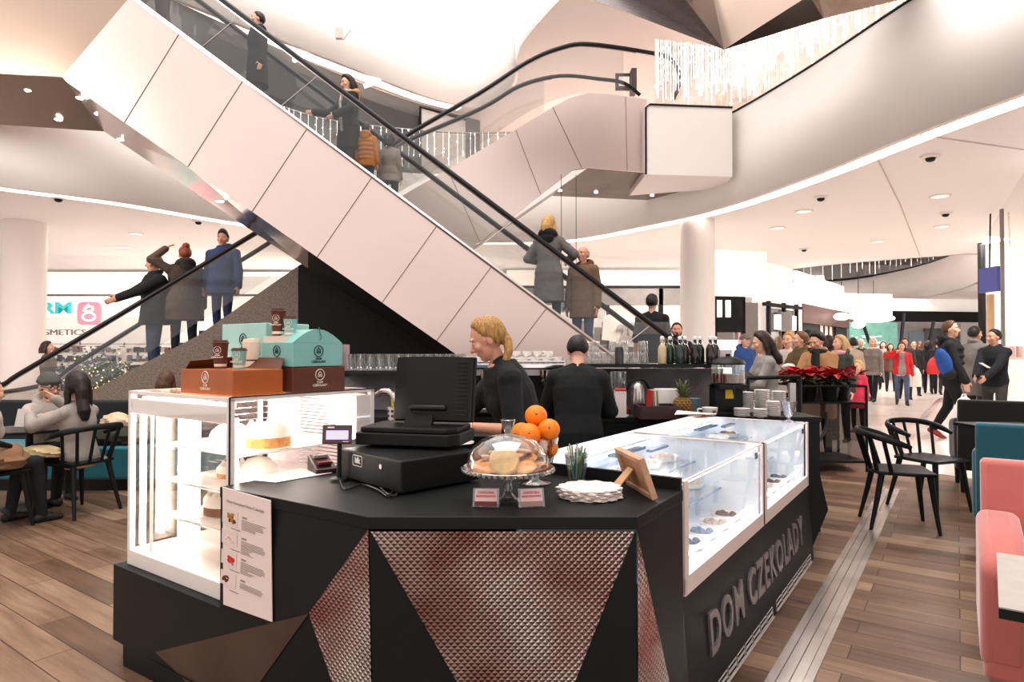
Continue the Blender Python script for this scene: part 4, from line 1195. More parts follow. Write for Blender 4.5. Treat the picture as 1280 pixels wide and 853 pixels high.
# ------------------------------------------------------------------ two low glass cases on the right wing
for ci, (s0_, s1_) in enumerate(((.01, 1.212), (1.222, 2.42))):
    t = thing('ice_cream_case', ['white framed glass praline case nearest the picture frame', 'white framed glass praline case at the far end of the counter'][ci], 'display case', P4 + RDIR * (s0_ + s1_) / 2 - LDIR * .38 + V((0, 0, .5)))
    G = frame(Z(P4 + RDIR * s0_, 0), RDIR, -LDIR)  # x along, y inwards
    w = s1_ - s0_; zt = .93
    def g(x, y, z, G=G): return G @ V((x, y, z))
    mb = MB()
    mb.box((w / 2, -.002, .535), (w, .012, .07), mat=G); mb.box((.02, -.002, .72), (.04, .012, .42), mat=G); mb.box((w - .02, -.002, .72), (.04, .012, .42), mat=G)
    mb.box((w / 2, .69, zt - .01), (w, .14, .02), mat=G); mb.box((.012, .38, zt - .006), (.024, .72, .012), mat=G); mb.box((w - .012, .38, zt - .006), (.024, .72, .012), mat=G)
    mb.box((w / 2, .004, zt - .004), (w, .012, .008), mat=G)
    mb.build('frame', C('#eddfdb', .4, var=.01), t, True, smooth=False, bevel=.002)
    mb = MB(); mb.box((w / 2, .74, .72), (w, .03, .44), mat=G); mb.box((w / 2, .38, .52), (w, .72, .02), mat=G)
    mb.box((.008, .38, .72), (.016, .72, .42), mat=G); mb.box((w - .008, .38, .72), (.016, .72, .42), mat=G)
    mb.build('liner', mk('case_liner_%d' % ci, '#f4f7fa', .4, emit=.05, ecol='#eaf2fb', var=.02), t, True, smooth=False)  # slight emission in the liner brightens the case interior
    mb = MB(); mb.poly([g(.04, 0, .57), g(w - .04, 0, .57), g(w - .04, 0, zt - .01), g(.04, 0, zt - .01)])
    mb.build('front_glass', M['glass'], t, True, smooth=False)
    mb = MB(); mb.poly([g(.02, .01, zt - .002), g(w - .02, .01, zt - .002), g(w - .02, .62, zt - .002), g(.02, .62, zt - .002)])
    mb.build('top_glass', glassmat('case_top_glass_%d' % ci, '#f6fafd', .16, .45, .08, '#ffffff'), t, True, smooth=False)
    led = mk('cool_led_%d' % ci, '#ffffff', .5, emit=5, ecol='#f0f6ff', var=0)
    for c_, s_ in (((w / 2, .6, zt - .035), (w - .08, .03, .012)), ((w / 2, .05, .60), (w - .1, .012, .012)), ((w / 2, .03, zt - .022), (w - .08, .015, .01))):
        mb = MB(); mb.box(c_, s_, mat=G); mb.build('light_strip', led, t, True, smooth=False)
    for z, dpt in ((.67, .5), (.80, .36)):
        mb = MB(); mb.box((w / 2, .72 - dpt / 2, z), (w - .04, dpt, .008), mat=G); mb.build('shelf', glassmat('case_shelf_%d%d' % (ci, z * 100), '#f2f7fb', .2, .6, .1, '#ffffff'), t, True, smooth=False); sh_ = t.children[-1]
        mb = MB(); mb.tube([g(.02, .72 - dpt, z), g(w - .02, .72 - dpt, z)], .006, 5); mb.build('shelf_edge', C('#9fb4c8', .2, metal=.6), sh_, True)
    mb = MB(); mb.box((w - .09, .012, .875), (.04, .006, .03), mat=G); mb.build('price_sign', C('#55585c', .5), t, True, smooth=False)
    mb = MB(); mb.box((w * .62, .4, .925), (.22, .03, .012), mat=G); mb.box((w * .5, .5, .918), (.34, .05, .012), mat=G); mb.build('hinge_bar', C('#8296ab', .3, metal=.4), t, True, smooth=False)
    mb = MB(); mb.box((w - .02, -.004, .72), (.008, .014, .43), mat=G)
    if ci == 0: mb.build('seal', M['blackm'], t, True, smooth=False)
    # trays of pralines on the three levels
    tn = 0
    for lev, (z, y0) in enumerate(((.535, .16), (.676, .36), (.806, .5))):
        for k in range(6 if lev == 0 else 5):
            x = .12 + (w - .24) * k / (5 if lev == 0 else 4)
            lab = ['white tray of sweets on the bottom level of the nearer glass case', 'white tray of sweets on the bottom level of the farther glass case'][ci] if lev == 0 else \
                  ['white tray of sweets on the %s shelf of the nearer glass case', 'white tray of sweets on the %s shelf of the farther glass case'][ci] % ('middle' if lev == 1 else 'upper')
            tr = thing('sweets_tray', lab, 'tray', g(x, y0, z), math.atan2(RDIR.y, RDIR.x), group='sweets trays in the %s case, level %d' % (['nearer', 'farther'][ci], lev + 1))
            mb = MB(); mb.lathe([(.03, 0), (.07, .004), (.082, .03), (.078, .03), (.066, .008), (0, .006)], seg=20); mb.build('dish', M['porcelain'], tr)
            colr = random.choice(['#e2d8d0', '#c3b4ac', '#7f92a8', '#a48d80', '#d9c4b4', '#5f7288', '#6b5a55'])
            mb = MB()
            for j in range(9): mb.ell((.04 * math.cos(j * .7) * (j > 0), .04 * math.sin(j * .7) * (j > 0), .022), (.017, .017, .014), 8, 6)
            o = mb.build('sweets', C(colr, .5, var=.1), tr); o['kind'] = 'stuff'
# ------------------------------------------------------------------ till on the counter
CT = .9008
c0 = V((-.394, 2.286, CT)); du = V((-.69, .72, 0)).normalized(); dv = V((.64, .77, 0)).normalized()
DM = frame(c0, -du, dv)     # x towards the near corner, y to the back right; origin near corner
t = thing('cash_drawer', 'black cash drawer box with white badge under the till screen', 'cash drawer', c0)
mb = MB(); mb.box((-.215, .185, .065), (.43, .37, .115), mat=DM); mb.build('housing', M['blackp'], t, True, smooth=False, bevel=.006)
for x in (-.05, -.38):
    for y in (.05, .32): mb = MB(); mb.lathe([(.015, 0), (.015, .012)], (x, y, 0), 10, mat=DM); mb.build('foot', M['rubber'], t, True)
ff = frame(DM @ V((-.30, -.001, .088)), -du, V((0, 0, 1)))
mb = MB(); r = [(-.033, -.02), (.033, -.02), (.033, .02), (-.033, .02)]
mb.tube([ff @ V((x, y, .001)) for x, y in smoothpath([(x, y, 0) for x, y in [(-.028, -.02), (.028, -.02), (.034, -.014), (.034, .014), (.028, .02), (-.028, .02), (-.034, .014), (-.034, -.014)]], 2, True) for x, y in [(x, y)]] if False else [ff @ V((x, y, .001)) for x, y in ((-.03, -.02), (.03, -.02), (.034, -.016), (.034, .016), (.03, .02), (-.03, .02), (-.034, .016), (-.034, -.016))], .0016, 5, closed=True)
textmb(mb, 'blk', .032, ff @ Matrix.Translation((0, .001, .001)), extrude=.0008, offset=.0012)
mb.build('badge', C('#e8e4e2', .5, var=0), t, True)
mb = MB(); mb.lathe([(.008, 0), (.009, .004)], (0, 0, 0), 12, mat=ff @ Matrix.Translation((.17, 0, 0))); mb.build('lock', M['chrome'], t, True)

MON = Matrix.Translation(V((-.385, 2.70, 1.03))) @ Matrix.Rotation(R_(-14), 4, 'Z')
t = thing('till_screen', 'black point of sale touchscreen seen from behind on a sloped foot', 'till', V((-.33, 2.70, 1.03)))
mb = MB(); bp_ = [(-.23, -.14), (.17, -.14), (.20, -.08), (.20, .12), (.16, .16), (-.2, .16), (-.24, .1)]
mb.prism([MON @ V((x, y, .004)) for x, y in bp_], (0, 0, .05)); mb.prism([MON @ V((x * .93, y * .9, .054)) for x, y in bp_], (0, 0, .022)); mb.build('base', M['blackp'], t, True, smooth=False, bevel=.006)
mb = MB(); mb.prism([MON @ V(p) for p in ((-.075, -.02, .07), (.055, -.02, .07), (.05, .05, .20), (-.05, .05, .20))], MON.to_3x3() @ V((0, .03, .012))); mb.build('neck', M['blackp'], t, True, smooth=False, bevel=.003)
TL_ = MON @ Matrix.Translation((.035, .06, .225)) @ Matrix.Rotation(R_(-9), 4, 'X')
W_, H_ = .36, .28
mb = MB(); mb.box((0, .025, 0), (W_, .022, H_), mat=TL_); mb.build('bezel', M['blackp'], t, True, smooth=False, bevel=.006)
mb = MB(); vs = []; 
for i in range(9):
    x = -W_ / 2 + .008 + (W_ - .016) * i / 8
    d = -.012 - .03 * (1 - abs(i / 4 - 1) ** 3)
    for j in range(5):
        z = -H_ / 2 + .006 + (H_ - .012) * j / 4; dd = d * (.75 if j in (0, 4) else 1)
        vs.append((x, dd, z))
fs = [(i * 5 + j, (i + 1) * 5 + j, (i + 1) * 5 + j + 1, i * 5 + j + 1) for i in range(8) for j in range(4)]
n_ = len(vs); vs += [(x, .016, z) for x, y, z in vs]
ring = [(i, 0) for i in range(9)] + [(8, j) for j in range(1, 5)] + [(i, 4) for i in range(7, -1, -1)] + [(0, j) for j in range(3, 0, -1)]
for a, b_ in zip(ring, ring[1:] + ring[:1]):
    ia, ib = a[0] * 5 + a[1], b_[0] * 5 + b_[1]; fs.append((ib, ia, n_ + ia, n_ + ib))
mb.add(vs, fs, 0, TL_); mb.build('back_shell', M['blackp'], t, True, angle=30)
mb = MB()
for i in range(14): mb.box((W_ / 2 - .045, -.034 + i * .0003, -.11 + i * .017), (.05, .004, .004), mat=TL_)
mb.build('vent_slots', M['rubber'], t, True, smooth=False)
mb = MB(); mb.cap(TL_ @ V((-.075, -.045, -.085)), TL_ @ V((.065, -.045, -.085)), .014, .014, 10); mb.build('hinge', M['rubber'], t, True)
mb = MB(); mb.box((0, .0375, 0), (W_ - .03, .002, H_ - .03), mat=TL_); mb.build('screen', mk('till_glass', '#23303a', .12, emit=.4, ecol='#8fa6c0', var=0), t, True, smooth=False)

t = thing('customer_display', 'small purple customer display on a thin black pole by the cash drawer', 'display', at(424, 601, 2.56))
pb = atz(424, 601, CT)
mb = MB(); mb.lathe([(.04, 0), (.035, .01), (.012, .016)], pb, 16); mb.build('base', M['blackp'], t, True)
mb = MB(); mb.tube([pb, pb + V((0, 0, .17))], .009, 8); mb.build('pole', M['blackp'], t, True)
dm = frame(pb + V((-.005, -.012, .185)), V((.93, .25, -.03)), V((-.1, .25, 1)))
mb = MB(); mb.box((0, 0, 0), (.115, .075, .022), mat=dm); mb.build('housing', C('#5a4244', .45), t, True, smooth=False, bevel=.004)
mb = MB(); mb.box((.0, -.004, .012), (.085, .036, .001), mat=dm); mb.build('screen', mk('lcd_purple', '#a9a3dd', .3, emit=.9, var=0), t, True, smooth=False)
for c_, s_ in (((-.025, .026, .0117), (.026, .006, .001)), ((.033, -.03, .0117), (.022, .003, .001))):
    mb = MB(); mb.box(c_, s_, mat=dm); mb.build('marking', C('#e8dedd', .5, var=0), t, True, smooth=False)

rp_ = atz(446, 592, CT)
t = thing('receipt_printer', 'grey and black receipt printer standing behind the cash drawer', 'printer', rp_ + V((.0, .12, 0)), R_(40))
mb = MB(); mb.prism([(-.09, -.07, 0), (-.09, .07, 0), (-.09, .07, .12), (-.09, -.02, .135), (-.09, -.07, .1)], (.17, 0, 0)); mb.build('housing', C('#4b4846', .5), t, smooth=False, bevel=.006)
mb = MB(); mb.box((0, -.03, .13), (.11, .012, .012)); mb.build('paper_slot', C('#1a1a1b', .5), t, smooth=False)
t = thing('card_terminal', 'dark red card payment terminal leaning beside the lit cabinet', 'card terminal', atz(405, 590, CT), R_(35))
mb = MB(); mb.prism([(-.05, -.05, 0), (-.05, .07, 0), (-.05, .07, .07), (-.05, -.05, .02)], (.09, 0, 0)); mb.build('housing', C('#3c2627', .35), t, smooth=False, bevel=.005)
mb = MB(); mb.box((-.005, .04, .062), (.06, .03, .012)); mb.build('screen', C('#9c8f8e', .2), t, smooth=False)
mb = MB(); mb.box((-.005, -.01, .042), (.06, .05, .01)); mb.build('keypad', C('#6a2c2c', .4), t, smooth=False)
for i, pl in enumerate(([(425, 600), (432, 612), (452, 606), (472, 612), (486, 620), (494, 607)], [(470, 600), (480, 614), (492, 620), (500, 612), (508, 600)])):
    mb = MB(); pts = smoothpath([atz(a, b_, CT + .008) for a, b_ in pl], 6); mb.tube(pts, .004, 6)
    o = mb.build('power_cable', M['rubber']); tag(o, ['black cable lying along the counter in front of the customer display', 'short black cable looped below the till screen corner'][i], 'cable')

# ------------------------------------------------------------------ cake stand with dome and biscuits
cs = atz(635, 627, CT)
t = thing('glass_cake_stand', 'footed glass cake stand at the front of the counter under a dome', 'cake stand', cs)
mb = MB(); mb.lathe([(.05, 0), (.052, .006), (.03, .012), (.014, .03), (.018, .045), (.012, .06), (.016, .08), (.02, .1), (.03, .104)], seg=28); mb.build('foot', M['ware'], t)
mb = MB(); mb.lathe([(.02, .104), (.15, .106), (.158, .118), (.155, .12), (.148, .112), (0, .11)], seg=48)
for i in range(48): a = i * 2 * PI / 48; mb.ell((.156 * math.cos(a), .156 * math.sin(a), .112), .007, 6, 4)
mb.build('plate', M['ware'], t)
t = thing('glass_dome', 'clear glass dome with faceted knob covering the biscuits', 'dome', cs + V((0, 0, .121)))
prof = [(.142, 0), (.142, .008), (.137, .035), (.122, .065), (.095, .088), (.055, .105), (.02, .111), (0, .112)]
mb = MB(); mb.lathe(prof, seg=40); mb.build('dome', glassmat('dome_glass', '#fbfaf8', .05, .75, .03), t)
mb = MB(); mb.lathe([(.012, .11), (.014, .118), (.026, .158), (.024, .16), (0, .16)], seg=10); mb.build('knob', M['ware'], t)
bis = C('#e0ae7c', .8, var=.22, scale=22, bump=.4, bscale=60); bis2 = C('#d49a66', .8, var=.25, scale=22, bump=.4, bscale=60); bis3 = C('#d8b988', .8, var=.2, scale=40)
bl = [(-.085, .0, .012, 8, bis), (-.06, .07, .012, -6, bis2), (.04, .08, .012, 5, bis), (.09, .02, .012, -7, bis2), (.05, -.06, .014, 16, bis), (-.07, -.07, .014, 14, bis2), (.0, .02, .028, -8, bis), (.055, .02, .03, 12, bis2), (-.05, .02, .032, -14, bis), (.01, .0, .048, 7, bis2), (.04, .03, .056, -13, bis), (-.02, -.03, .055, -12, bis)]
for i, (x, y, z, tl, m_) in enumerate(bl):
    mb = MB(); mb.lathe([(0, -.005), (.042, -.005), (.047, 0), (.042, .005), (0, .007)], seg=24)
    o = mb.build('biscuit', m_); o.location = cs + V((x, y, .113 + z)); o.rotation_euler = (R_(tl), R_(-tl * .6), 0)
    tag(o, 'round golden biscuit piled under the glass dome', 'biscuit', 'biscuits under the glass dome')
mb = MB(); mb.lathe([(0, -.005), (.044, -.005), (.05, 0), (.044, .006), (0, .008)], seg=28); o = mb.build('biscuit', bis3); o.location = cs + V((-.012, -.088, .155)); o.rotation_euler = (R_(62), R_(6), 0)
tag(o, 'pale speckled round biscuit leaning at the front of the dome', 'biscuit')

# footed bowl of oranges
ob = atz(668, 604, CT)
t = thing('fruit_bowl', 'footed clear glass bowl holding oranges behind the cake stand', 'bowl', ob)
mb = MB(); mb.lathe([(.065, 0), (.066, .004), (.02, .014), (.012, .03), (.02, .05), (.07, .075), (.085, .12), (.095, .18), (.092, .18), (.08, .12), (.06, .08), (0, .065)], seg=32); mb.build('bowl', M['ware'], t)
orm = mk('orange_peel', '#f28a1a', .45, var=.06, bump=.25, bscale=160)
for i, (px, py, Y, r, lab) in enumerate(((670, 520, 2.5, .044, 'orange at the very top of the fruit pile'), (686, 537, 2.46, .043, 'orange with green stem scar at the right of the pile'), (661, 544, 2.44, .047, 'large orange at the front left of the pile'), (652, 541, 2.55, .042, 'orange half hidden at the back left of the pile'), (684, 560, 2.49, .043, 'orange inside the bowl at right'), (669, 565, 2.5, .044, 'orange low in the bowl behind the glass dome'))):
    p = at(px, py, Y); t = thing('orange', lab, 'orange', p)
    mb = MB(); mb.ell((0, 0, 0), (r, r, r * .95), 22, 14); mb.build('fruit', orm, t)
    mb = MB(); mb.lathe([(.005, 0), (.004, .003)], (0, 0, 0), 7, mat=Matrix.Translation((0, -r * .9, .01)) @ Matrix.Rotation(R_(85), 4, 'X')); mb.build('stem_scar', C('#5c6b2e', .7), t)
# straws in a tumbler
tb = atz(721, 603, CT)
t = thing('tumbler', 'flared glass tumbler holding coloured straws', 'glass', tb)
mb = MB(); mb.lathe([(.026, 0), (.03, .006), (.05, .11), (.048, .11), (.027, .01), (0, .008)], seg=14); mb.build('glass', M['ware'], t)
for i in range(22):
    a = random.random() * 6.28; r = random.uniform(.004, .02); r2 = r + random.uniform(.012, .028)
    mb = MB(); p0 = V((r * math.cos(a), r * math.sin(a), .012)); p1 = V((r2 * math.cos(a + .3), r2 * math.sin(a + .3), random.uniform(.12, .15))); mb.tube([p0, p1], .0027, 6)
    ci = i % 4; o = mb.build('straw', C(['#4f9a92', '#dfe6dc', '#9fae6a', '#5b7fa0'][ci], .4, var=0)); o.location = tb
    tag(o, 'thin %s drinking straw standing in the flared tumbler' % ['teal', 'pale', 'olive', 'blue'][ci], 'straw', '%s straws in the tumbler' % ['teal', 'pale', 'olive', 'blue'][ci])
# doily napkins
nk = atz(737, 621, CT); nm = C('#f3e6e0', .9, var=.04, scale=60)
for i in range(9):
    mb = MB(); n = 44; off = random.random() * 6
    ring = [((.108 + .007 * math.sin(12 * a + off) + random.uniform(-.003, .003)) * math.cos(a), (.098 + .007 * math.sin(12 * a + off)) * math.sin(a), random.uniform(-.0012, .0012)) for a in [2 * PI * k / n for k in range(n)]]
    mb.prism(ring, (0, 0, .0028)); o = mb.build('paper_napkin', nm, smooth=False); o.location = nk + V((random.uniform(-.006, .006), random.uniform(-.005, .005), .001 + i * .0042))
    tag(o, 'round white scalloped paper napkin in the stack beside the picture frame', 'napkin', 'stack of round paper napkins')
# picture frame seen from behind
A_ = V((.443, 2.476, CT + .001)); B_ = V((.487, 2.213, CT + .001)); upv = V((-.05, .0, .142)); al = (B_ - A_)
t = thing('picture_frame', 'pale wooden picture frame seen from behind on its easel leg', 'picture frame', A_)
fm = frame(A_, al, upv); w_, h_ = al.length, upv.length
wd = C('#c9a183', .55, var=.12, scale=14)
mb = MB()
for (x, y, sx_, sy_) in ((w_ / 2, .009, w_, .018), (w_ / 2, h_ - .009, w_, .018), (.009, h_ / 2, .018, h_ - .036), (w_ - .009, h_ / 2, .018, h_ - .036)): mb.box((x, y, -.008), (sx_, sy_, .022), mat=fm)
mb.build('moulding', wd, t, True, smooth=False, bevel=.0015)
mb = MB(); mb.box((w_ / 2, h_ / 2, -.008), (w_ - .03, h_ - .03, .004), mat=fm); mb.build('backing', C('#b98d6b', .7), t, True, smooth=False)
side = fm.to_3x3() @ V((0, 0, 1)); lp = A_ + al * .5 + upv * .62
sgn = 1 if side.x < 0 else -1
foot = A_ + al * .42 + V((-.10, -.02, 0)); mb = MB(); wv = al.normalized() * .025
mb.plate([lp - wv, lp + wv, foot + wv * 1.4, foot - wv * 1.4], .004); mb.build('easel_leg', C('#d2a984', .7, var=.1), t, True, smooth=False)
# price cards
for i, (px, py, a, txt, lab) in enumerate(((607, 634, 4, 'CIASTECZKA', 'pink price card with red strip in acrylic holder left of the cake stand foot'), (665, 634, -10, 'CIASTECZKA', 'pink price card in acrylic holder right of the cake stand foot'))):
    p = atz(px, py, CT); t = thing('price_card', lab, 'price card', p, R_(-a))
    cm = Matrix.Rotation(R_(72), 4, 'X')
    mb = MB(); mb.box((0, .03, -.001), (.088, .062, .0015), mat=cm); mb.prism([(-.044, -.004, .0), (.044, -.004, .0), (.044, .04, .0), (-.044, .04, .0)], (0, 0, .0015)); mb.build('holder', M['ware'], t, smooth=False)
    mb = MB(); mb.box((0, .038, .001), (.074, .04, .001), mat=cm); mb.build('card', C('#efc9c8', .6, var=0), t, smooth=False)
    mb = MB(); mb.box((0, .010, .0012), (.074, .014, .001), mat=cm); mb.build('strip', C('#7c2f33' if i == 0 else '#a98882', .6, var=0), t, smooth=False)
    mb = MB(); textmb(mb, 'CIASTECZKA', .0095, cm @ Matrix.Translation((0, .046, .0018)), extrude=.0002, offset=.0003); textmb(mb, 'MARCELKOWE', .0095, cm @ Matrix.Translation((0, .034, .0018)), extrude=.0002, offset=.0003); mb.build('print', C('#b0454f', .6, var=0), t, smooth=False)

# ------------------------------------------------------------------ boxes and cups on the cabinet
ZT = cz1 + .001
def logo(mb, m4, sc=1, m=0):
    R0 = .016 * sc
    mb.tube([m4 @ V((R0 * math.cos(a), R0 * math.sin(a) + .012 * sc, .0006)) for a in [2 * PI * k / 24 for k in range(24)]], .0013 * sc, 5, m, closed=True)
    mb.tube([m4 @ V(p) for p in ((-.007 * sc, .006 * sc, .0006), (-.005 * sc, .016 * sc, .0006), (0, .022 * sc, .0006), (.005 * sc, .016 * sc, .0006), (.007 * sc, .006 * sc, .0006))], .0013 * sc, 5, m, closed=True)
    mb.tube([m4 @ V((-.003 * sc, .008 * sc, .0006)), m4 @ V((0, .014 * sc, .0006)), m4 @ V((.004 * sc, .008 * sc, .0006))], .0012 * sc, 5, m)
    textmb(mb, 'DOM', .009 * sc, m4 @ Matrix.Translation((0, -.0105 * sc, .0005)), m, extrude=.0002, offset=.0004); textmb(mb, 'CZEKOLADY', .009 * sc, m4 @ Matrix.Translation((0, -.0195 * sc, .0005)), m, extrude=.0002, offset=.0004)
wl = C('#f3e7dc', .5, var=0); dk = C('#23343a', .5, var=0)
brown = C('#b3632b', .35, var=.12, scale=9); brown2 = C('#6b3d2c', .4, var=.06); teal = C('#8fc7c2', .4, var=.04); tealL = C('#a9d3cd', .4, var=.04); creamp = C('#f0dfd0', .5, var=.03)
def flatface(x, y, z, ax, ay): # world frame from cabinet-local directions
    return frame(cl(x, y, z), FR.to_3x3() @ V(ax), FR.to_3x3() @ V(ay))
def carton(name, label, x0, x1, y0, y1, z0_, h, mat, sidemat=None, logos=((0,), ), lm=None, ls=1.3, shape='box'):
    t = thing(name, label, 'box', cl((x0 + x1) / 2, (y0 + y1) / 2, z0_))
    mb = MB()
    if shape == 'box':
        mb.box(((x0 + x1) / 2, (y0 + y1) / 2, z0_ + h / 2), (x1 - x0, y1 - y0, h), mat=FR)
    o = mb.build('carton', mat, t, True, smooth=False, bevel=.004)
    for k_ in logos:
        lmb = MB(); logo(lmb, flatface((x0 + x1) / 2, y0 - .001, z0_ + h * .52, (1, 0, 0), (0, 0, 1)) if k_ == 0 else flatface(x1 + .001, (y0 + y1) / 2, z0_ + h * .52, (0, 1, 0), (0, 0, 1)), ls); lmb.build('logo', lm or wl, o, True)
    return t
t = carton('cake_box', 'orange-brown cake box with open flaps at front left of the cabinet top', .40, .79, .03, .26, ZT, .105, brown, logos=(0,), lm=wl, ls=1.5)
mb = MB(); mb.plate([cl(.42, .04, ZT + .105), cl(.42, .25, ZT + .105), cl(.46, .25, ZT + .155), cl(.46, .04, ZT + .14)], .003); mb.plate([cl(.79, .25, ZT + .105), cl(.42, .25, ZT + .105), cl(.47, .30, ZT + .15), cl(.74, .30, ZT + .15)], .003); mb.build('flap', brown2, t, True, smooth=False)
carton('cake_box', 'brown cake box on the cabinet top under the turquoise handled carton', .56, .80, .30, .585, ZT, .11, brown2, logos=(0, 1), ls=1.5)
carton('cake_box', 'plain brown box at the back of the cabinet top under the big turquoise box', .14, .52, .34, .62, ZT, .11, brown2, logos=())
t = carton('cake_box', 'large plain turquoise cake box at the back of the pile', .16, .52, .36, .60, ZT + .111, .20, tealL, logos=(0,), lm=dk, ls=1.7)
# handled gable carton
bx0, bx1, by0, by1, bz = .58, .80, .30, .57, ZT + .112
t = thing('gable_carton', 'turquoise carton with rounded handle top on the brown box', 'box', cl((bx0 + bx1) / 2, (by0 + by1) / 2, bz))
mb = MB(); mb.box(((bx0 + bx1) / 2, (by0 + by1) / 2, bz + .052), (bx1 - bx0, by1 - by0, .104), mat=FR); mb.build('carton', teal, t, True, smooth=False, bevel=.003)
n = 10; arc = [(by0 + .0 + (by1 - by0) * k / n, .104 + .062 * math.sin(PI * k / n)) for k in range(n + 1)]
mb = MB(); mb.prism([cl(bx1, y, bz + z) for y, z in arc], FR.to_3x3() @ V((-.004, 0, 0))); mb.prism([cl(bx0, y, bz + z) for y, z in arc], FR.to_3x3() @ V((.004, 0, 0)))
for k in range(n): mb.poly([cl(bx1, arc[k][0], bz + arc[k][1]), cl(bx1, arc[k + 1][0], bz + arc[k + 1][1]), cl(bx0, arc[k + 1][0], bz + arc[k + 1][1]), cl(bx0, arc[k][0], bz + arc[k][1])])
mb.build('lid', teal, t, True, angle=50)
mb = MB(); mb.tube([cl(bx1 + .002, .435 + d, bz + z) for d, z in ((0, .175), (.006, .15), (.014, .13), (.006, .118))], .002, 5); mb.build('slot', C('#4f8f8c', .5), t, True)
for ff_ in (flatface(bx1 + .001, (by0 + by1) / 2, bz + .05, (0, 1, 0), (0, 0, 1)), flatface((bx0 + bx1) / 2, by0 - .001, bz + .05, (1, 0, 0), (0, 0, 1))):
    mb = MB(); logo(mb, ff_, 1.5); mb.build('logo', dk, t.children[0], True)
def cup(label, p, h, r, mat, lidm, sleeve=None, lg=True):
    t = thing('takeaway_cup', label, 'cup', p)
    mb = MB(); mb.lathe([(r * .74, 0), (r * .98, h * .86), (r, h * .88)], seg=26); mb.build('cup', mat, t)
    mb = MB(); mb.lathe([(r * .735, -.0005), (r * .79, h * .16)], seg=26); mb.build('base_band', creamp, t)
    if lidm:
        mb = MB(); mb.lathe([(r * 1.0, h * .87), (r * 1.08, h * .88), (r * 1.08, h * .92), (r * .95, h * .94), (r * .9, h), (r * .8, h), (0, h * .985)], seg=26); mb.build('lid', lidm, t)
    if lg:
        mb = MB(); d = V((0, -1, 0)); mm = frame(p + d * r * .9 + V((0, 0, h * .55)), V((1, 0, 0)), V((0, 0, 1))); logo(mb, Matrix.Translation(-p) @ mm, .95); mb.build('logo', wl, t)
lidb = C('#5b2f24', .35); 
cup('tall brown paper cup with dark lid standing on the front left cake box', cl(.585, .1, ZT + .108), .118, .032, brown2, lidb)
cup('small turquoise paper cup with brown lid on the front left cake box', cl(.69, .12, ZT + .108), .085, .030, teal, lidb)
cup('tall brown paper cup with dark lid high up behind the handled carton', cl(.62, .355, ZT + .112 + .107 + .03), .122, .034, brown2, lidb)
cup('small turquoise paper cup with brown lid beside the handled carton top', cl(.70, .36, ZT + .112 + .107 + .03), .085, .030, teal, lidb)
t = thing('paper_tray', 'pale card riser under the upper paper cups', 'box', cl(.66, .35, ZT + .2165)); mb = MB(); mb.box((.66, .352, ZT + .2315), (.15, .095, .029), mat=FR); mb.build('card', creamp, t, True, smooth=False)
for i, (x, y, z, h, r, lab) in enumerate(((.545, .285, ZT, .14, .036, 'cream paper tub standing between the brown boxes'), (.545, .285, ZT + .142, .095, .04, 'cream rounded paper tub stacked on another tub'))):
    t = thing('paper_tub', lab, 'tub', cl(x - .02, y, z)); mb = MB(); mb.lathe([(r * .9, 0), (r, h * .8), (r * .9, h * .97), (0, h)], seg=24); mb.build('tub', creamp, t)
    mb = MB(); mb.lathe([(r * 1.01, h * .78), (r * 1.03, h * .8), (r * 1.01, h * .82)], seg=24); mb.build('rim', creamp, t)
# white patch painting the lit cabinet's reflection onto the counter top
mb = MB(); pp = [atz(306, 600, CT), atz(345, 604, CT), atz(415, 592, CT), atz(375, 586, CT)]; mb.prism([p + V((0, 0, .001)) for p in pp], (0, 0, .002)); o = mb.build('reflection_patch', C('#f6efe9', .5, var=.01), smooth=False); tag(o, 'white patch imitating the lit cabinet reflection on the counter top', 'reflection')

# ------------------------------------------------------------------ back bar
BY = 5.0
t = thing('back_bar', 'black back bar with raised shelves and embossed metal splash panel', 'counter', (.5, 5.3, 0))
mb = MB(); mb.box((.15, 5.3, .43), (4.5, .6, .86)); mb.build('cabinet', M['black'], t, True, smooth=False)
mb = MB(); mb.box((.15, 5.3, .88), (4.52, .64, .04)); mb.build('worktop', M['black'], t, True, smooth=False, bevel=.003)
mb = MB(); mb.box((-.125, 5.62, 1.06), (3.95, .03, .40)); o = uvplane(mb.build('splash_panel', M['emboss_light'], t, True, smooth=False))
for c_, s_ in (((1.22, 5.48, 1.29), (1.3, .26, .03)), ((-1.0, 5.48, 1.235), (1.0, .26, .025))):
    mb = MB(); mb.box(c_, s_); mb.build('shelf', M['blackm'], t, True, smooth=False)
mb = MB(); mb.box((1.80, 5.5, 1.365), (.10, .24, .12)); uvplane(mb.build('end_panel', M['emboss_light'], t, True, smooth=False))
mb = MB(); mb.box((-1.43, 5.45, 1.33), (.02, .3, .28)); uvplane(mb.build('end_panel', M['emboss_light'], t, True, smooth=False))
for x, z in ((.78, 1.255), (1.13, 1.255), (1.3, 1.2), (1.72, 1.25), (-1.15, 1.19)):
    pass
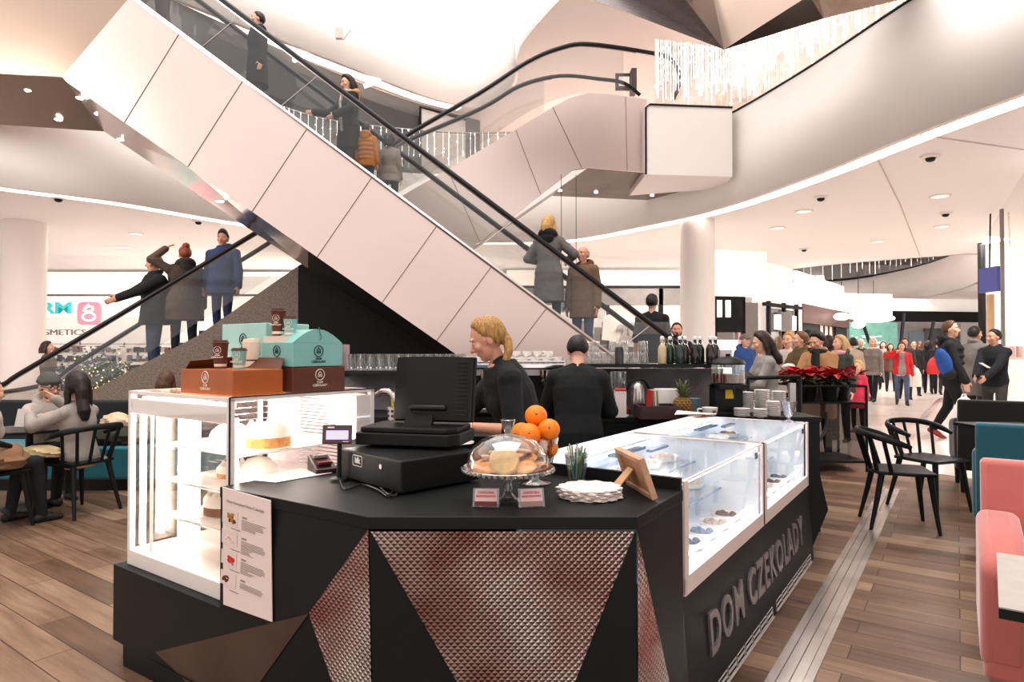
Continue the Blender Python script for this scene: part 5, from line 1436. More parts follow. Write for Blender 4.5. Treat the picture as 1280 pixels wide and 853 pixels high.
# glasses
def glassproto(name, label, prof, grp):
    t = thing(name, label, 'glass', (0, 0, 0), group=grp); mb = MB(); mb.lathe(prof, seg=14); mb.build('glass', M['ware'], t); return t
pa = glassproto('latte_glass', 'tall clear latte glass in the rows on the left back shelf', [(.028, 0), (.03, .008), (.022, .025), (.034, .14), (.032, .14), (.02, .03), (0, .012)], 'tall glasses on the left back shelf')
pos_ = []
for r in range(2):
    for k in range(12): pos_.append((-1.36 + k * .082 + r * .03, 5.42 + r * .1, 1.248))
pa.location = pos_[0]
for p in pos_[1:]: dup(pa, loc=p)
pb_ = glassproto('tumbler_glass', 'upturned clear tumbler stacked on the right back shelf', [(.036, 0), (.038, .004), (.03, .09), (.026, .095), (0, .096)], 'tumblers on the right back shelf')
pos_ = [(.62 + k * .083, 5.42 + r * .1, 1.306 + l * .097) for r in range(2) for k in range(7) for l in range(2 if k in (0, 1, 3, 4, 6) else 1)]
pb_.location = pos_[0]
for p in pos_[1:]: dup(pb_, loc=p)
t = thing('dark_glass_jar', 'dark tinted glass jar standing among the tumblers', 'jar', (.90, 5.37, 1.306)); mb = MB(); mb.lathe([(.035, 0), (.038, .1), (.03, .14), (0, .142)], seg=16); mb.build('jar', mk('dark_glass', '#39413c', .1, var=0), t)
# swing-top bottles
cols = [('#cdb894', 'cream'), ('#1d3b28', 'dark green'), ('#1f3a34', 'deep teal green'), ('#3a2420', 'dark brown'), ('#231c1d', 'almost black'), ('#1b2423', 'black green'), ('#2c2223', 'brown black'), ('#33241f', 'reddish brown')]
for i, (c_, nm) in enumerate(cols):
    px = 827 + i * 9.5; x = gx(px, 5.42)
    if i: x += .02
    t = thing('swing_top_bottle', '%s swing top syrup bottle, %s to the right of the cream one' % (nm, ['', 'first', 'second', 'third', 'fourth', 'fifth', 'sixth', 'seventh and last'][i]) if i else 'cream syrup bottle with swing top at left of the bottle row', 'bottle', (x, 5.40 + (i % 2) * .075, 1.306))
    mb = MB(); mb.lathe([(.033, 0), (.036, .01), (.036, .125), (.028, .15), (.013, .17), (.012, .2), (.015, .202), (.015, .212), (0, .213)], seg=18); mb.build('bottle', mk('bottle_%d' % i, c_, .12, var=0, coat=.5), t)
    mb = MB(); mb.lathe([(.012, .2), (.017, .205), (.017, .225), (.01, .232), (0, .233)], seg=14); st_ = mb.build('stopper', M['porcelain'], t)
    mb = MB(); mb.tube([(-.018, -.008, .215), (-.02, -.014, .19), (-.012, -.03, .165), (.012, -.03, .165), (.02, -.014, .19), (.018, -.008, .215)], .0018, 5); mb.build('wire_clasp', M['chrome'], st_)
# espresso machine with cups on top
mx = gx(640, 5.2)
t = thing('espresso_machine', 'black and chrome espresso machine between the two baristas', 'coffee machine', (mx, 5.25, .90))
mb = MB(); mb.box((0, .1, .20), (.78, .3, .36)); mb.build('body', M['blackp'], t, smooth=False, bevel=.01)
mb = MB(); mb.box((0, -.05, .395), (.82, .5, .035)); mb.build('cup_tray', M['chrome'], t, smooth=False, bevel=.006)
mb = MB(); mb.box((0, -.12, .045), (.78, .34, .05)); mb.build('drip_tray', M['chrome'], t, smooth=False, bevel=.006)
mb = MB(); mb.tube([(-.41, -.29, .43), (.41, -.29, .43)], .008, 6); mb.tube([(-.41, -.29, .41), (-.41, -.29, .45)], .006, 6); mb.tube([(.41, -.29, .41), (.41, -.29, .45)], .006, 6); mb.build('cup_rail', M['chrome'], t)
for x in (-.22, .05, .26):
    mb = MB(); mb.lathe([(.03, .0), (.036, .05), (.04, .09)], (x, -.1, .27), 16); gh_ = mb.build('group_head', M['chrome'], t)
    mb = MB(); mb.lathe([(.036, 0), (.036, .03)], (x, -.1, .24), 16); mb.cap((x, -.14, .255), (x, -.28, .24), .012, .016, 8); mb.build('portafilter', M['blackm'], gh_)
mb = MB(); mb.tube([(.36, -.2, .36), (.37, -.24, .28), (.36, -.25, .14)], .007, 6); mb.build('steam_wand', M['chrome'], t)
mb = MB(); mb.box((0, -.056, .34), (.72, .012, .05)); mb.build('control_panel', M['steel'], t, smooth=False)
def mug(name, label, grp):
    t = thing(name, label, 'cup', (0, 0, 0), group=grp)
    mb = MB(); mb.lathe([(.02, 0), (.024, .004), (.038, .03), (.041, .052), (.038, .052), (.034, .03), (.02, .01), (0, .009)], seg=18); mb.build('cup', M['porcelain'], t)
    mb = MB(); mb.tube(smoothpath([(.038, 0, .042), (.058, 0, .042), (.058, 0, .022), (.034, 0, .016)], 4), .005, 6); mb.build('handle', M['porcelain'], t); return t
pm_ = mug('espresso_cup', 'white cup in the heap on top of the espresso machine', 'white cups on the espresso machine')
k = 0; pos_ = []
for r in range(3):
    for c_ in range(9): pos_.append((mx - .37 + c_ * .092, 5.06 + r * .1, 1.313))
for c_ in range(5): pos_.append((mx - .05 + c_ * .085, 5.12, 1.313 + .05))
pm_.location = pos_[0]; pm_.rotation_euler.z = .5
for p in pos_[1:]: dup(pm_, loc=p, rz=random.uniform(-1.2, 1.2))
# sink tap, cutlery holder, chopping board, trays at the left of the bar
t = thing('sink_tap', 'curved chrome tap over the sink behind the till', 'tap', at(474, 535, 3.9))
b_ = at(497, 535, 3.85); mb = MB(); mb.tube(smoothpath([at(497, 520, 3.85), at(496, 505, 3.85), at(488, 491, 3.85), at(478, 489, 3.87), at(471, 494, 3.9)], 5), .016, 8); mb.build('spout', M['chrome'], t, True)
mb = MB(); mb.cap(at(477, 541, 3.9), at(482, 534, 3.88), .03, .034, 12); mb.build('valve', M['chrome'], t, True)
mb = MB(); mb.cap(at(497, 545, 3.85), at(497, 515, 3.85), .02, .018, 10); mb.build('base', M['blackp'], t, True)
t = thing('sink_cabinet', 'low black sink cabinet behind the till screen', 'cabinet', (-.72, 4.05, 0))
mb = MB(); mb.box((-.62, 4.2, .43), (1.15, .6, .86)); mb.build('cabinet', M['black'], t, True, smooth=False); mb = MB(); mb.box((-.62, 4.2, .88), (1.18, .63, .035)); mb.build('worktop', M['blackm'], t, True, smooth=False)
t = thing('cutlery_holder', 'white perforated cutlery holder beside the sink tap', 'holder', V((gx(496, 3.95), 3.95, .8985)))
mb = MB(); mb.lathe([(.045, 0), (.055, .17), (.052, .17), (.043, .008), (0, .006)], seg=20); mb.build('pot', M['whitegloss'], t)
mb = MB()
for i in range(10):
    for j in range(5): a = 2 * PI * i / 10; mb.box(((.048 + j * .0018) * math.cos(a), (.048 + j * .0018) * math.sin(a), .03 + j * .03), (.012, .012, .014), rz=a)
mb.build('hole', C('#4a4644', .7), t, smooth=False)['kind'] = 'stuff'
for i in range(3):
    mb = MB(); mb.cap((.01 * i - .01, 0, .02), (.02 * i - .03, .01, .22 + .02 * i), .006, .009, 8); o = mb.build('wooden_spoon', C(['#c9b648', '#b08a58', '#caa57a'][i], .6)); o.location = (gx(496, 3.95), 3.95, .905)
    tag(o, ['yellow handle standing in the perforated holder', 'tan handle standing in the perforated holder', 'pale wooden handle standing in the perforated holder'][i], 'utensil')
t = thing('serving_board', 'tan board leaning behind the till screen with striped edge', 'board', V((gx(503, 4.3), 4.3, .8985)))
mb = MB(); mb.prism([(-.05, 0, .0), (.15, 0, .0), (.17, 0, .38), (.08, 0, .43), (-.02, 0, .40), (-.06, 0, .2)], (0, .015, 0)); mb.build('board', C('#bda68a', .6), t, smooth=False)
mb = MB()
for i in range(14): mb.box((.055, -.003, .03 + i * .027), (.05, .004, .012), rz=0)
mb.build('stripe', C('#3a3634', .6), t, smooth=False)['kind'] = 'stuff'
t = thing('wooden_tray', 'light wooden board lying on the counter below the till screen', 'board', V((gx(534, 3.55), 3.7, .90)))
mb = MB(); mb.box((0, 0, .01), (.34, .3, .02)); mb.build('board', C('#cfa274', .5, var=.12), t, smooth=False, bevel=.004); t.location = (gx(545, 3.95), 3.97, .8985)
# right part of the bar
def bar(px, Y=5.15): return V((gx(px, Y), Y, .9005))
t = thing('juice_dispenser', 'black drinks dispenser with clear tank of brown chocolate and yellow label', 'drink dispenser', bar(910))
mb = MB(); mb.prism([(-.12, -.12, 0), (.12, -.12, 0), (.12, .14, 0), (-.12, .14, 0)], (0, 0, .03)); mb.box((0, .06, .13), (.22, .17, .22)); mb.box((0, -.02, .23), (.22, .24, .04)); mb.build('base', M['blackp'], t, smooth=False, bevel=.006)
mb = MB(); mb.lathe([(.125, .255), (.13, .26), (.13, .41)], seg=30, cap=False); mb.build('tank', M['ware'], t)
mb = MB(); mb.lathe([(0, .256), (.122, .256), (.122, .325), (0, .325)], seg=30); mb.build('drink', C('#6b3327', .3, var=.05), t)
mb = MB(); mb.lathe([(.135, .405), (.138, .415), (.12, .44), (.06, .465), (.02, .47), (.018, .49), (0, .492)], seg=30); mb.build('lid', M['blackp'], t)
mb = MB(); mb.box((.0, -.03, .17), (.065, .004, .075)); mb.build('label', C('#e8c422', .5, var=0), t, smooth=False)
mb = MB(); mb.cap((0, -.13, .235), (0, -.14, .18), .014, .01, 10); mb.build('tap', M['blackm'], t)
def stack(px, Y, n, r, grp, label):
    base = bar(px, Y); t = thing('saucer', label, 'saucer', base, group=grp)
    mb = MB(); mb.lathe([(r * .45, 0), (r * .5, .002), (r, .014), (r, .017), (r * .5, .006), (0, .005)], seg=24); mb.build('plate', M['porcelain'], t)
    for i in range(1, n): dup(t, loc=base + V((random.uniform(-.002, .002), 0, i * .0105)))
stack(933, 5.3, 16, .055, 'saucer stack behind the dispenser', 'white saucer in the stack just right of the drinks dispenser')
stack(952, 5.25, 18, .062, 'tallest saucer stack', 'white saucer in the tallest stack on the bar')
stack(927, 4.98, 6, .062, 'low saucer stack before the dispenser', 'white saucer in the low wide stack beside the yellow label')
stack(950, 4.92, 6, .052, 'small low saucer stack', 'white saucer in the smallest stack at the front of the bar')
stack(966, 5.0, 11, .055, 'middle saucer stack at right', 'white saucer in the medium stack right of the tallest one')
stack(973, 5.4, 16, .06, 'rear saucer stack at right', 'white saucer in the rear stack behind the medium one')
t = thing('goblet', 'iridescent glass goblet on the far end of the glass case', 'glass', P5 - LDIR * .1 - RDIR * .1 + V((0, 0, .932)))
mb = MB(); mb.lathe([(.045, 0), (.046, .004), (.012, .014), (.01, .03), (.03, .05), (.055, .14), (.052, .14), (.026, .055), (0, .04)], seg=24); mb.build('bowl', glassmat('iridescent', '#eef0f2', .15, .8, .05, '#e8e4ee'), t)
# pineapple
t = thing('pineapple', 'whole pineapple with green crown on the back bar', 'pineapple', bar(853, 5.05)); pc = mk('pineapple_skin', '#8a6a3c', .7, var=.3, scale=30)
mb = MB(); N = 7
mb.lathe([(.03, 0), (.05, .01), (.068, .05), (.07, .09), (.06, .13), (.035, .15), (0, .152)], seg=20)
for r in range(8):
    z = .014 + r * .0175; rr = .066 * math.sin(PI * (z + .035) / .22) + .004
    for k in range(13):
        a = (k + .5 * (r % 2)) * 2 * PI / 13; mb.ell((rr * math.cos(a), rr * math.sin(a), z), (.013, .013, .011), 6, 4)
mb.build('fruit', pc, t)
mb = MB()
for k in range(44):
    a = k * 2.4; l = .05 + .09 * (k / 44); tilt = 1.0 - k / 50; z0_ = .145 + k * .0008
    d = V((math.cos(a) * math.sin(tilt), math.sin(a) * math.sin(tilt), math.cos(tilt))); s_ = V((-math.sin(a), math.cos(a), 0)) * .009
    p = V((0, 0, z0_)) + V((math.cos(a), math.sin(a), 0)) * .015; q = p + d * l * .6; e_ = p + d * l + V((math.cos(a), math.sin(a), -.1)) * .02
    mb.poly([p - s_, p + s_, q + s_ * .8]); mb.poly([p - s_, q + s_ * .8, q - s_ * .8]); mb.poly([q - s_ * .8, q + s_ * .8, e_])
mb.build('crown', C('#67704a', .6, var=.25, scale=30), t, smooth=False)
t = thing('paper_roll', 'thick white paper towel roll on the back bar', 'paper roll', bar(832, 5.3)); mb = MB(); mb.lathe([(.1, 0), (.1, .2), (.03, .2), (.03, .19)], seg=30); mb.build('roll', C('#f4efec', .9, var=.02), t); mb = MB(); mb.tube([(.09, -.05, .18), (.12, -.06, .1), (.1, -.06, .02)], .02, 6); mb.build('loose_end', C('#f4efec', .9, var=.02), t)
t = thing('wooden_crate', 'dark red-brown wooden box in front of the paper roll', 'box', bar(815, 4.85) ); t.location = (gx(818, 4.98), 4.93, .9005)
mb = MB()
for c_, s_ in (((0, -.12, .05), (.30, .012, .1)), ((0, .12, .05), (.30, .012, .1)), ((-.145, 0, .05), (.012, .228, .1)), ((.145, 0, .05), (.012, .228, .1)), ((0, 0, .006), (.29, .24, .012))): mb.box(c_, s_)
mb.build('box', C('#43292a', .5, var=.1), t, smooth=False, bevel=.002)
for i, (c_, lab) in enumerate((('#c22e26', 'red menu card standing in the dark crate'), ('#8a8272', 'grey-green menu card standing in the dark crate'), ('#d8cbbf', 'pale menu card standing in the dark crate'), ('#7d8c60', 'green menu card standing in the dark crate'))):
    mb = MB(); mb.box((0, 0, .1), (.012, .16, .2)); o = mb.build('menu_card', C(c_, .6), smooth=False); o.location = (gx(818, 4.98) - .06 + i * .022, 4.93, .9135); o.rotation_euler = (0, R_(4 - i * 3), 0); tag(o, lab, 'menu card')
t = thing('steel_pitcher', 'polished steel kettle-like pitcher with black handle on the back bar', 'pitcher', bar(797, 5.25)); mb = MB(); mb.lathe([(.055, 0), (.06, .02), (.055, .2), (.045, .24), (.02, .26), (0, .262)], seg=22); mb.build('body', M['steel'], t); mb = MB(); mb.tube(smoothpath([(-.09, 0, .19), (-.05, -.02, .27), (.04, -.02, .275), (.09, 0, .21)], 5), .009, 7); mb.build('handle', M['blackp'], t)
t = thing('straw_box', 'white carton with red trim standing on the back bar', 'carton', bar(775, 4.98)); mb = MB(); mb.box((0, 0, .105), (.085, .07, .21)); mb.build('carton', C('#efe6e2', .6), t, smooth=False); mb = MB()
for i in range(5): mb.ell((-.034 + i * .017, -.02, .212), (.012, .025, .014), 8, 6)
mb.build('trim', C('#d23a30', .5), t)
t = thing('sauce_bottle', 'small red sauce bottle beside the white carton', 'bottle', bar(786, 4.88)); t.location.y = 5.0; mb = MB(); mb.lathe([(.018, .02), (.022, .03), (.022, .07), (.012, .085), (0, .087)], seg=14); mb.build('bottle', C('#a3281f', .3), t); mb = MB(); mb.lathe([(.02, 0), (.024, .012), (.016, .02)], seg=14); mb.build('cap', M['porcelain'], t)
t = thing('blender_jug', 'tall clear blender jug on the back bar behind the white carton', 'jug', bar(773, 5.4)); mb = MB(); mb.lathe([(.06, .12), (.075, .34), (.072, .34), (.057, .125), (0, .12)], seg=18); mb.build('jug', M['ware'], t); mb = MB(); mb.lathe([(.075, 0), (.07, .08), (.055, .12)], seg=18); mb.build('base', M['blackp'], t)
t = thing('beer_tap', 'small chrome tap column at the left end of the right worktop', 'tap', bar(763, 5.02)); mb = MB(); mb.tube([(0, 0, 0), (0, 0, .12)], .014, 8); mb.tube([(0, 0, .1), (-.06, -.02, .115)], .009, 6); mb.cap((-.06, -.02, .12), (-.075, -.02, .16), .012, .012, 8); mb.build('column', M['chrome'], t)
t = thing('blue_cup_stack', 'stack of grey-blue paper cups beside the pineapple', 'cups', bar(868, 5.3)); t['label'] = 'grey-blue ridged pot beside the pineapple'; t['category'] = 'pot'; t.name = 'ridged_pot'
mb = MB(); prof = []
for i in range(9): prof += [(.035 + i * .001, i * .014), (.041 + i * .001, i * .014 + .003), (.041 + i * .001, i * .014 + .009), (.036 + i * .001, i * .014 + .012)]
mb.lathe(prof, seg=18); mb.build('pot', C('#6f8790', .5), t)
m2 = mug('coffee_cup', 'white coffee cup with red print beside the drinks dispenser', None); m2.location = bar(887, 4.95); m2.scale = (1.5, 1.5, 1.5); m2.rotation_euler.z = R_(165)
mb = MB(); mb.ell((0, -.0375, .034), (.009, .002, .009), 10, 6, mat=Matrix.Rotation(R_(-150), 4, 'Z')); mb.build('logo', C('#b03a3a', .5, var=0), m2)
for i, (px, py, r_) in enumerate(((850, 524, 12), (862, 521, -4))):
    mb = MB(); pp = [(-.12, -.05, 0), (.1, -.07, .012), (.13, .03, .004), (-.08, .06, .02)]; mb.plate([V(p) for p in pp], .004); o = mb.build('menu_leaflet', C('#f1e4df', .6, var=.06, scale=50), smooth=False); o.location = Pb + V((-.02 - .09 * i, -.05 - .06 * i, .94 + .012 * i)) + LDIR * .02; o.rotation_euler.z = R_(r_)
    tag(o, ['white printed leaflet on the far inner corner of the glass case', 'second white leaflet overlapping on the glass case corner'][i], 'leaflet')
# ------------------------------------------------------------------ shops round the atrium
shopw = mk('shop_white_glow', '#faf4ef', .6, emit=.3, ecol='#fff8f2', var=.01)  # emission in the white paints bright shop light onto walls and fascias
def shop(name, label, px0, px1, Y, z1=3.6, col=None, depth=2.5):
    t = thing(name, label, 'shop', (gx((px0 + px1) / 2, Y), Y, 0))
    x0, x1 = gx(px0, Y), gx(px1, Y)
    return t, x0, x1
# pharmacy at left
Y = 19.0
t, x0, x1 = shop('shopfront', 'bright white cosmetics shopfront with turquoise letters and pink logo at left', -120, 610, Y)
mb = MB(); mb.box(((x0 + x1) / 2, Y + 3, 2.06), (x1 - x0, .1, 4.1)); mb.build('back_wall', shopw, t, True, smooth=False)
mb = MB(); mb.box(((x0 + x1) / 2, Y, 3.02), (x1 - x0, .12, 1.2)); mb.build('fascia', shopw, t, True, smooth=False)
mb = MB(); mb.box(((x0 + x1) / 2, Y - .08, 3.05), (x1 - x0, .04, .05)); mb.build('top_line', M['darkgrey'], t, True, smooth=False)
mb = MB(); mb.box((gx(105, Y), Y - .08, 1.43), (gx(160, Y) - gx(40, Y), .04, .05)); mb.build('lower_line', M['darkgrey'], t, True, smooth=False)
let = mk('turquoise_letters', '#4cc3c4', .5, emit=.25, var=0)
sf = lambda px, py: frame(at(px, py, Y - .09), V((1, 0, 0)), V((0, 0, 1)))
mb = MB(); fittext(mb, 'PHARM', .46, sf(43, 386), 2.2, extrude=.02, offset=.012); mb.build('lettering', let, t, True, smooth=False)
mb = MB(); fittext(mb, 'COSMETICS', .24, sf(71, 416), 1.72, extrude=.02); mb.build('lettering', C('#8f8884', .6, var=0), t, True, smooth=False)
pk = mk('pink_logo', '#ea8fa0', .5, emit=.2, var=0); pm4 = sf(112, 392)
mb = MB(); q = []
for i in range(40):
    a = 2 * PI * i / 40; c_, s_ = math.cos(a), math.sin(a); r = .35
    q.append(pm4 @ V((r * math.copysign(abs(c_) ** .4, c_), r * .98 * math.copysign(abs(s_) ** .4, s_), 0)))
mb.prism(q, (0, -.03, 0)); mb.build('logo_panel', pk, t, True, smooth=False)
mb = MB(); 
for y, r in ((.13, .1), (-.1, .15)): mb.tube([pm4 @ V((r * 1.25 * math.cos(a), y + r * .78 * math.sin(a), .04)) for a in [2 * PI * k / 20 for k in range(20)]], .032, 6, closed=True)
mb.tube([pm4 @ V((-.16, .06, .04)), pm4 @ V((.0, .27, .04))], .03, 6); mb.build('logo_mark', shopw, t, True)
prodcol = ['#b24a48', '#2f2c2c', '#d9cfca', '#5b5653', '#c98d86', '#8a8480', '#403c3a', '#e8dfda']
mb = MB(); mm = [C(c_, .6, var=.1) for c_ in prodcol]
for r in range(5):
    for k in range(98):
        h = random.uniform(.08, .22); mb.box((x0 + 1 + k * .16 + random.uniform(-.03, .03), Y + 1.4 + (r % 2) * .6, .15 + r * .3 + h / 2), (random.uniform(.08, .15), .12, h), m=random.choice((0, 1, 2, 2, 3, 4, 5, 6, 7, 7)))
o = mb.build('goods', mm, t, True, smooth=False); o['kind'] = 'stuff'
mb = MB()
for r in range(6): mb.box((x0 + 8.5, Y + 1.75, .12 + r * .3), (16.0, 1.4, .03))
mb.build('shelf', C('#e7deda', .5), t, True, smooth=False)
for i, px in enumerate((110, 152)):
    tt = thing('sensor_gate', ['white security gate nearer the plant at the shop entrance', 'white security gate at the right of the shop entrance'][i], 'security gate', (gx(px, 17), 17, 0)); mb = MB(); mb.box((0, 0, .75), (.09, .35, 1.5)); mb.build('panel', C('#eee6e4', .4), tt, smooth=False, bevel=.03); mb = MB(); mb.box((0, 0, .03), (.2, .45, .06)); mb.build('base', C('#9c9694', .4), tt, smooth=False)
# shop behind the bar
Y = 18.5
t, x0, x1 = shop('shopfront', 'white lit shopfront with dark band seen behind the handrail end', 632, 890, Y)
mb = MB(); mb.box(((x0 + x1) / 2, Y + 3, 2.06), (x1 - x0, .1, 4.1)); mb.build('back_wall', shopw, t, True, smooth=False)
mb = MB(); mb.box(((x0 + x1) / 2, Y, 3.0), (x1 - x0, .12, .55)); mb.build('fascia', C('#8d8783', .5), t, True, smooth=False)
mb = MB(); mb.box(((x0 + x1) / 2, Y - .07, 3.25), (x1 - x0, .05, .06)); mb.build('frame', M['shopblack'], t, True, smooth=False)
for px_, w_ in ((826, .12), (760, .08)):
    mb = MB(); mb.box((gx(px_, Y), Y, 1.6), (w_, w_, 3.2)); mb.build('frame_post', M['shopblack'], t, True, smooth=False)
mb = MB(); mb.plate([at(752, 425, Y - .3), at(755, 395, Y - .3), at(775, 390, Y - .3), at(800, 404, Y - .3), at(800, 430, Y - .3)], .03); mb.build('hanging_banner', C('#f6efe8', .5), t, True, smooth=False)
mb = MB(); textmb(mb, '201', .6, frame(at(792, 414, Y - .4), V((1, 0, .18)), V((.25, 0, 1))), extrude=.02, offset=.02); mb.build('lettering', C('#b7afab', .5, var=0), t, True, smooth=False)
mb = MB()
for k in range(60): mb.box((x0 + 1 + random.random() * (x1 - x0 - 2), Y + 1.5 + random.random(), random.uniform(.3, 2.2)), (random.uniform(.15, .4), .2, random.uniform(.2, .6)), m=random.randrange(4))
mb.build('goods', [C('#d6cdc8', .6), C('#9d9692', .6), C('#6b5f58', .6), C('#e9e1dc', .6)], t, True, smooth=False)['kind'] = 'stuff'
tt = thing('price_tag_sign', 'pale blue hanging sign with dark bars seen through the escalator glass', 'sign', at(711, 382, 11.2)); mb = MB(); mb.box((0, 0, 0), (.3, .02, .24)); mb.build('board', C('#cfe3e6', .5, var=.02), tt, smooth=False); mb = MB()
for k in range(5): mb.box((-.09 + k * .045, -.012, -.06), (.03, .003, .06))
mb.box((0, -.012, .06), (.2, .003, .03)); mb.build('print', C('#5d6b70', .5), tt, smooth=False); mb = MB(); mb.tube([(-.13, 0, .12), (-.13, 0, 2.3)], .006, 4); mb.tube([(.13, 0, .12), (.13, 0, 2.3)], .006, 4); mb.build('hanger', M['blackm'], tt)
# black-framed shop right of the column, then the corridor shops
keep = {}
def unit(label, pa, pb, Ya, Yb, zt, parts):
    A_ = V((gx(pa, Ya), Ya, 0)); B_ = V((gx(pb, Yb), Yb, 0)); d = (B_ - A_); L = d.length; d.normalize(); n = V((d.y, -d.x, 0))
    if n.y > 0: n = -n
    t = thing('shopfront', label, 'shop', (A_ + B_) / 2)
    fm = frame(A_, d, V((0, 0, 1))); keep.clear()
    for nm, mat, boxes in parts:
        for (u0, u1, z0_, z1_, o_) in boxes:
            mb = MB(); q = [A_ + d * (u0 * L) - n * o_, A_ + d * (u1 * L) - n * o_, A_ + d * (u1 * L) - n * (o_ + .1), A_ + d * (u0 * L) - n * (o_ + .1)]
            mb.prism([Z(p, z0_) for p in q], (0, 0, z1_ - z0_)); o_ = mb.build(nm, mat, t, True, smooth=False)
            if nm == 'wall' and 'wall' not in keep: keep['wall'] = o_
    return t, A_, d, L
blk = M['shopblack']; gry = C('#8e8986', .45); mir = C('#c9c4c2', .15, metal=.6); wht = shopw; brn = C('#4c3028', .45); shpg = mk('shop_glow', '#ffffff', .5, emit=1.1, ecol='#fff6ee', var=0); pnk = C('#e5b6b4', .6)
unit('black fronted shop with white light panels beside the white column', 893, 962, 17, 17.4, 4.13, [('wall', wht, [(0, 1, 0, 1.35, .6)]), ('fascia', blk, [(0, .55, 1.9, 2.86, .0), (0, .05, 0, 2.86, 0), (.52, .56, 0, 2.86, 0)]), ('light_panel', shpg, [(.05, .12, 2.3, 2.75, -.06), (.2, .27, 2.3, 2.75, -.06), (.1, .5, .9, 1.7, .2)]), ('side_panel', gry, [(.56, 1, 1.2, 2.75, .5)]), ('display', pnk, [(.62, .72, .7, 2.1, .4)]), ('upper_wall', wht, [(0, 1, 2.86, 4.12, .1)]) ])
unit('mirrored shopfront with dark square lamps in the corridor', 957, 1003, 19, 21, 4.13, [('wall', wht, [(0, 1, 0, 4.12, .3)]), ('frame', blk, [(.1, .14, 0, 2.9, 0), (.5, .54, 0, 2.9, 0), (.86, .9, 0, 2.9, 0), (0, 1, 2.75, 2.85, 0)]), ('square_lamp', gry, [(.3, .62, 2.0, 2.6, -.1)]), ('lamp_face', shpg, [(.2, .3, 2.05, 2.5, -.12), (.62, .72, 2.05, 2.5, -.12)]), ('mirror', mir, [(.16, .48, .2, 2.7, .1), (.56, .84, .2, 2.7, .1)])])
unit('dark brown shopfront with lattice door in the corridor', 1004, 1062, 21.5, 27, 4.13, [('pillar', wht, [(-.1, -.02, 0, 3.2, .0)]), ('fascia', brn, [(0, 1, 2.35, 3.0, 0)]), ('wall', blk, [(0, .35, 0, 2.35, .1), (.72, 1, 0, 2.4, .1)]), ('lattice', mk('lattice_pane', '#f3d9cf', .4, emit=.3, var=.02), [(.4, .7, .2, 2.35, .2)]), ('mullion', brn, [(.4, .41, 0, 2.4, .15), (.5, .51, 0, 2.4, .15), (.6, .61, 0, 2.4, .15), (.7, .71, 0, 2.4, .15), (.4, .71, .8, .84, .15), (.4, .71, 1.3, 1.34, .15), (.4, .71, 1.8, 1.84, .15)]), ('upper_wall', wht, [(0, 1, 3.0, 4.12, .2)])])
t, A_, d_, L_ = unit('teal green cafe counter wall with chalk writing under white lamps', 1062, 1122, 30, 30.5, 4.13, [('wall', C('#6d9f93', .5, var=.15, scale=4), [(0, 1, .6, 2.75, 0)]), ('upper_wall', wht, [(0, 1, 2.9, 4.12, .3)]), ('base', C('#8a8480', .5), [(0, 1, 0, .6, 0)])])
mb = MB()
for k in range(70): 
    u = random.random() * L_ * .7; p = A_ + d_ * u + V((0, -.06, random.choice((1.3, 1.55, 1.8, 2.05)) + random.uniform(-.05, .05))); mb.box(p, (random.uniform(.06, .22), .02, random.uniform(.03, .09)))
mb.build('chalk_marks', C('#c6ded6', .7, var=0), keep['wall'], True, smooth=False)['kind'] = 'stuff'
for i, (px, py, w_, h_) in enumerate(((1052, 396, .6, .3), (1092, 398, 1.75, .36), (1073, 406, .45, .3))):
    p = at(px, py, (24.5, 25.5, 23.5)[i]); tt = thing('white_lantern', ['glowing white lantern under the corridor soffit at left', 'long glowing white lamp in front of the teal wall', 'small round white lamp below the long lamp'][i], 'lamp', p); mb = MB(); mb.ell((0, 0, 0), (w_ / 2, .25, h_ / 2), 18, 10); mb.build('shade', shpg, tt); mb = MB(); mb.tube([(0, 0, h_ / 2 - .02), (0, 0, CEIL - p.z)], .012, 5); mb.build('cord', M['blackm'], tt)
t, A_, d_, L_ = unit('dark soffited shop at the corridor end', 1112, 1232, 33, 34, 4.13, [('fascia', blk, [(0, 1, 2.9, 3.45, 0)]), ('wall', C('#cbc5c2', .5, var=.1, scale=2), [(0, 1, 0, 2.9, 1.5)]), ('panel', C('#7d8896', .5), [(.18, .3, 1.4, 2.4, .8), (.34, .5, 1.5, 2.4, .9)]), ('panel_dark', C('#5f5b59', .5), [(.52, .9, 1.2, 2.6, 1.0)]), ('upper_wall', wht, [(0, 1, 3.45, 4.12, .2)])])
for i, (p0, p1) in enumerate((((1080, 408), (1088, 432)), ((1130, 392), (1126, 430)), ((1167, 402), (1162, 426)))):
    mb = MB(); q_ = at(*p1, 28); q0_ = at(*p0, 28); mb.tube([q0_, q_, q_ + (q_ - q0_) * (q_.z / (q0_.z - q_.z))], .07, 6); o = mb.build('slanted_post', M['shopblack']); tag(o, ['black slanted post in front of the teal wall', 'black slanted post below the dark soffit at its left', 'black slanted post below the dark soffit near its middle'][i], 'post')
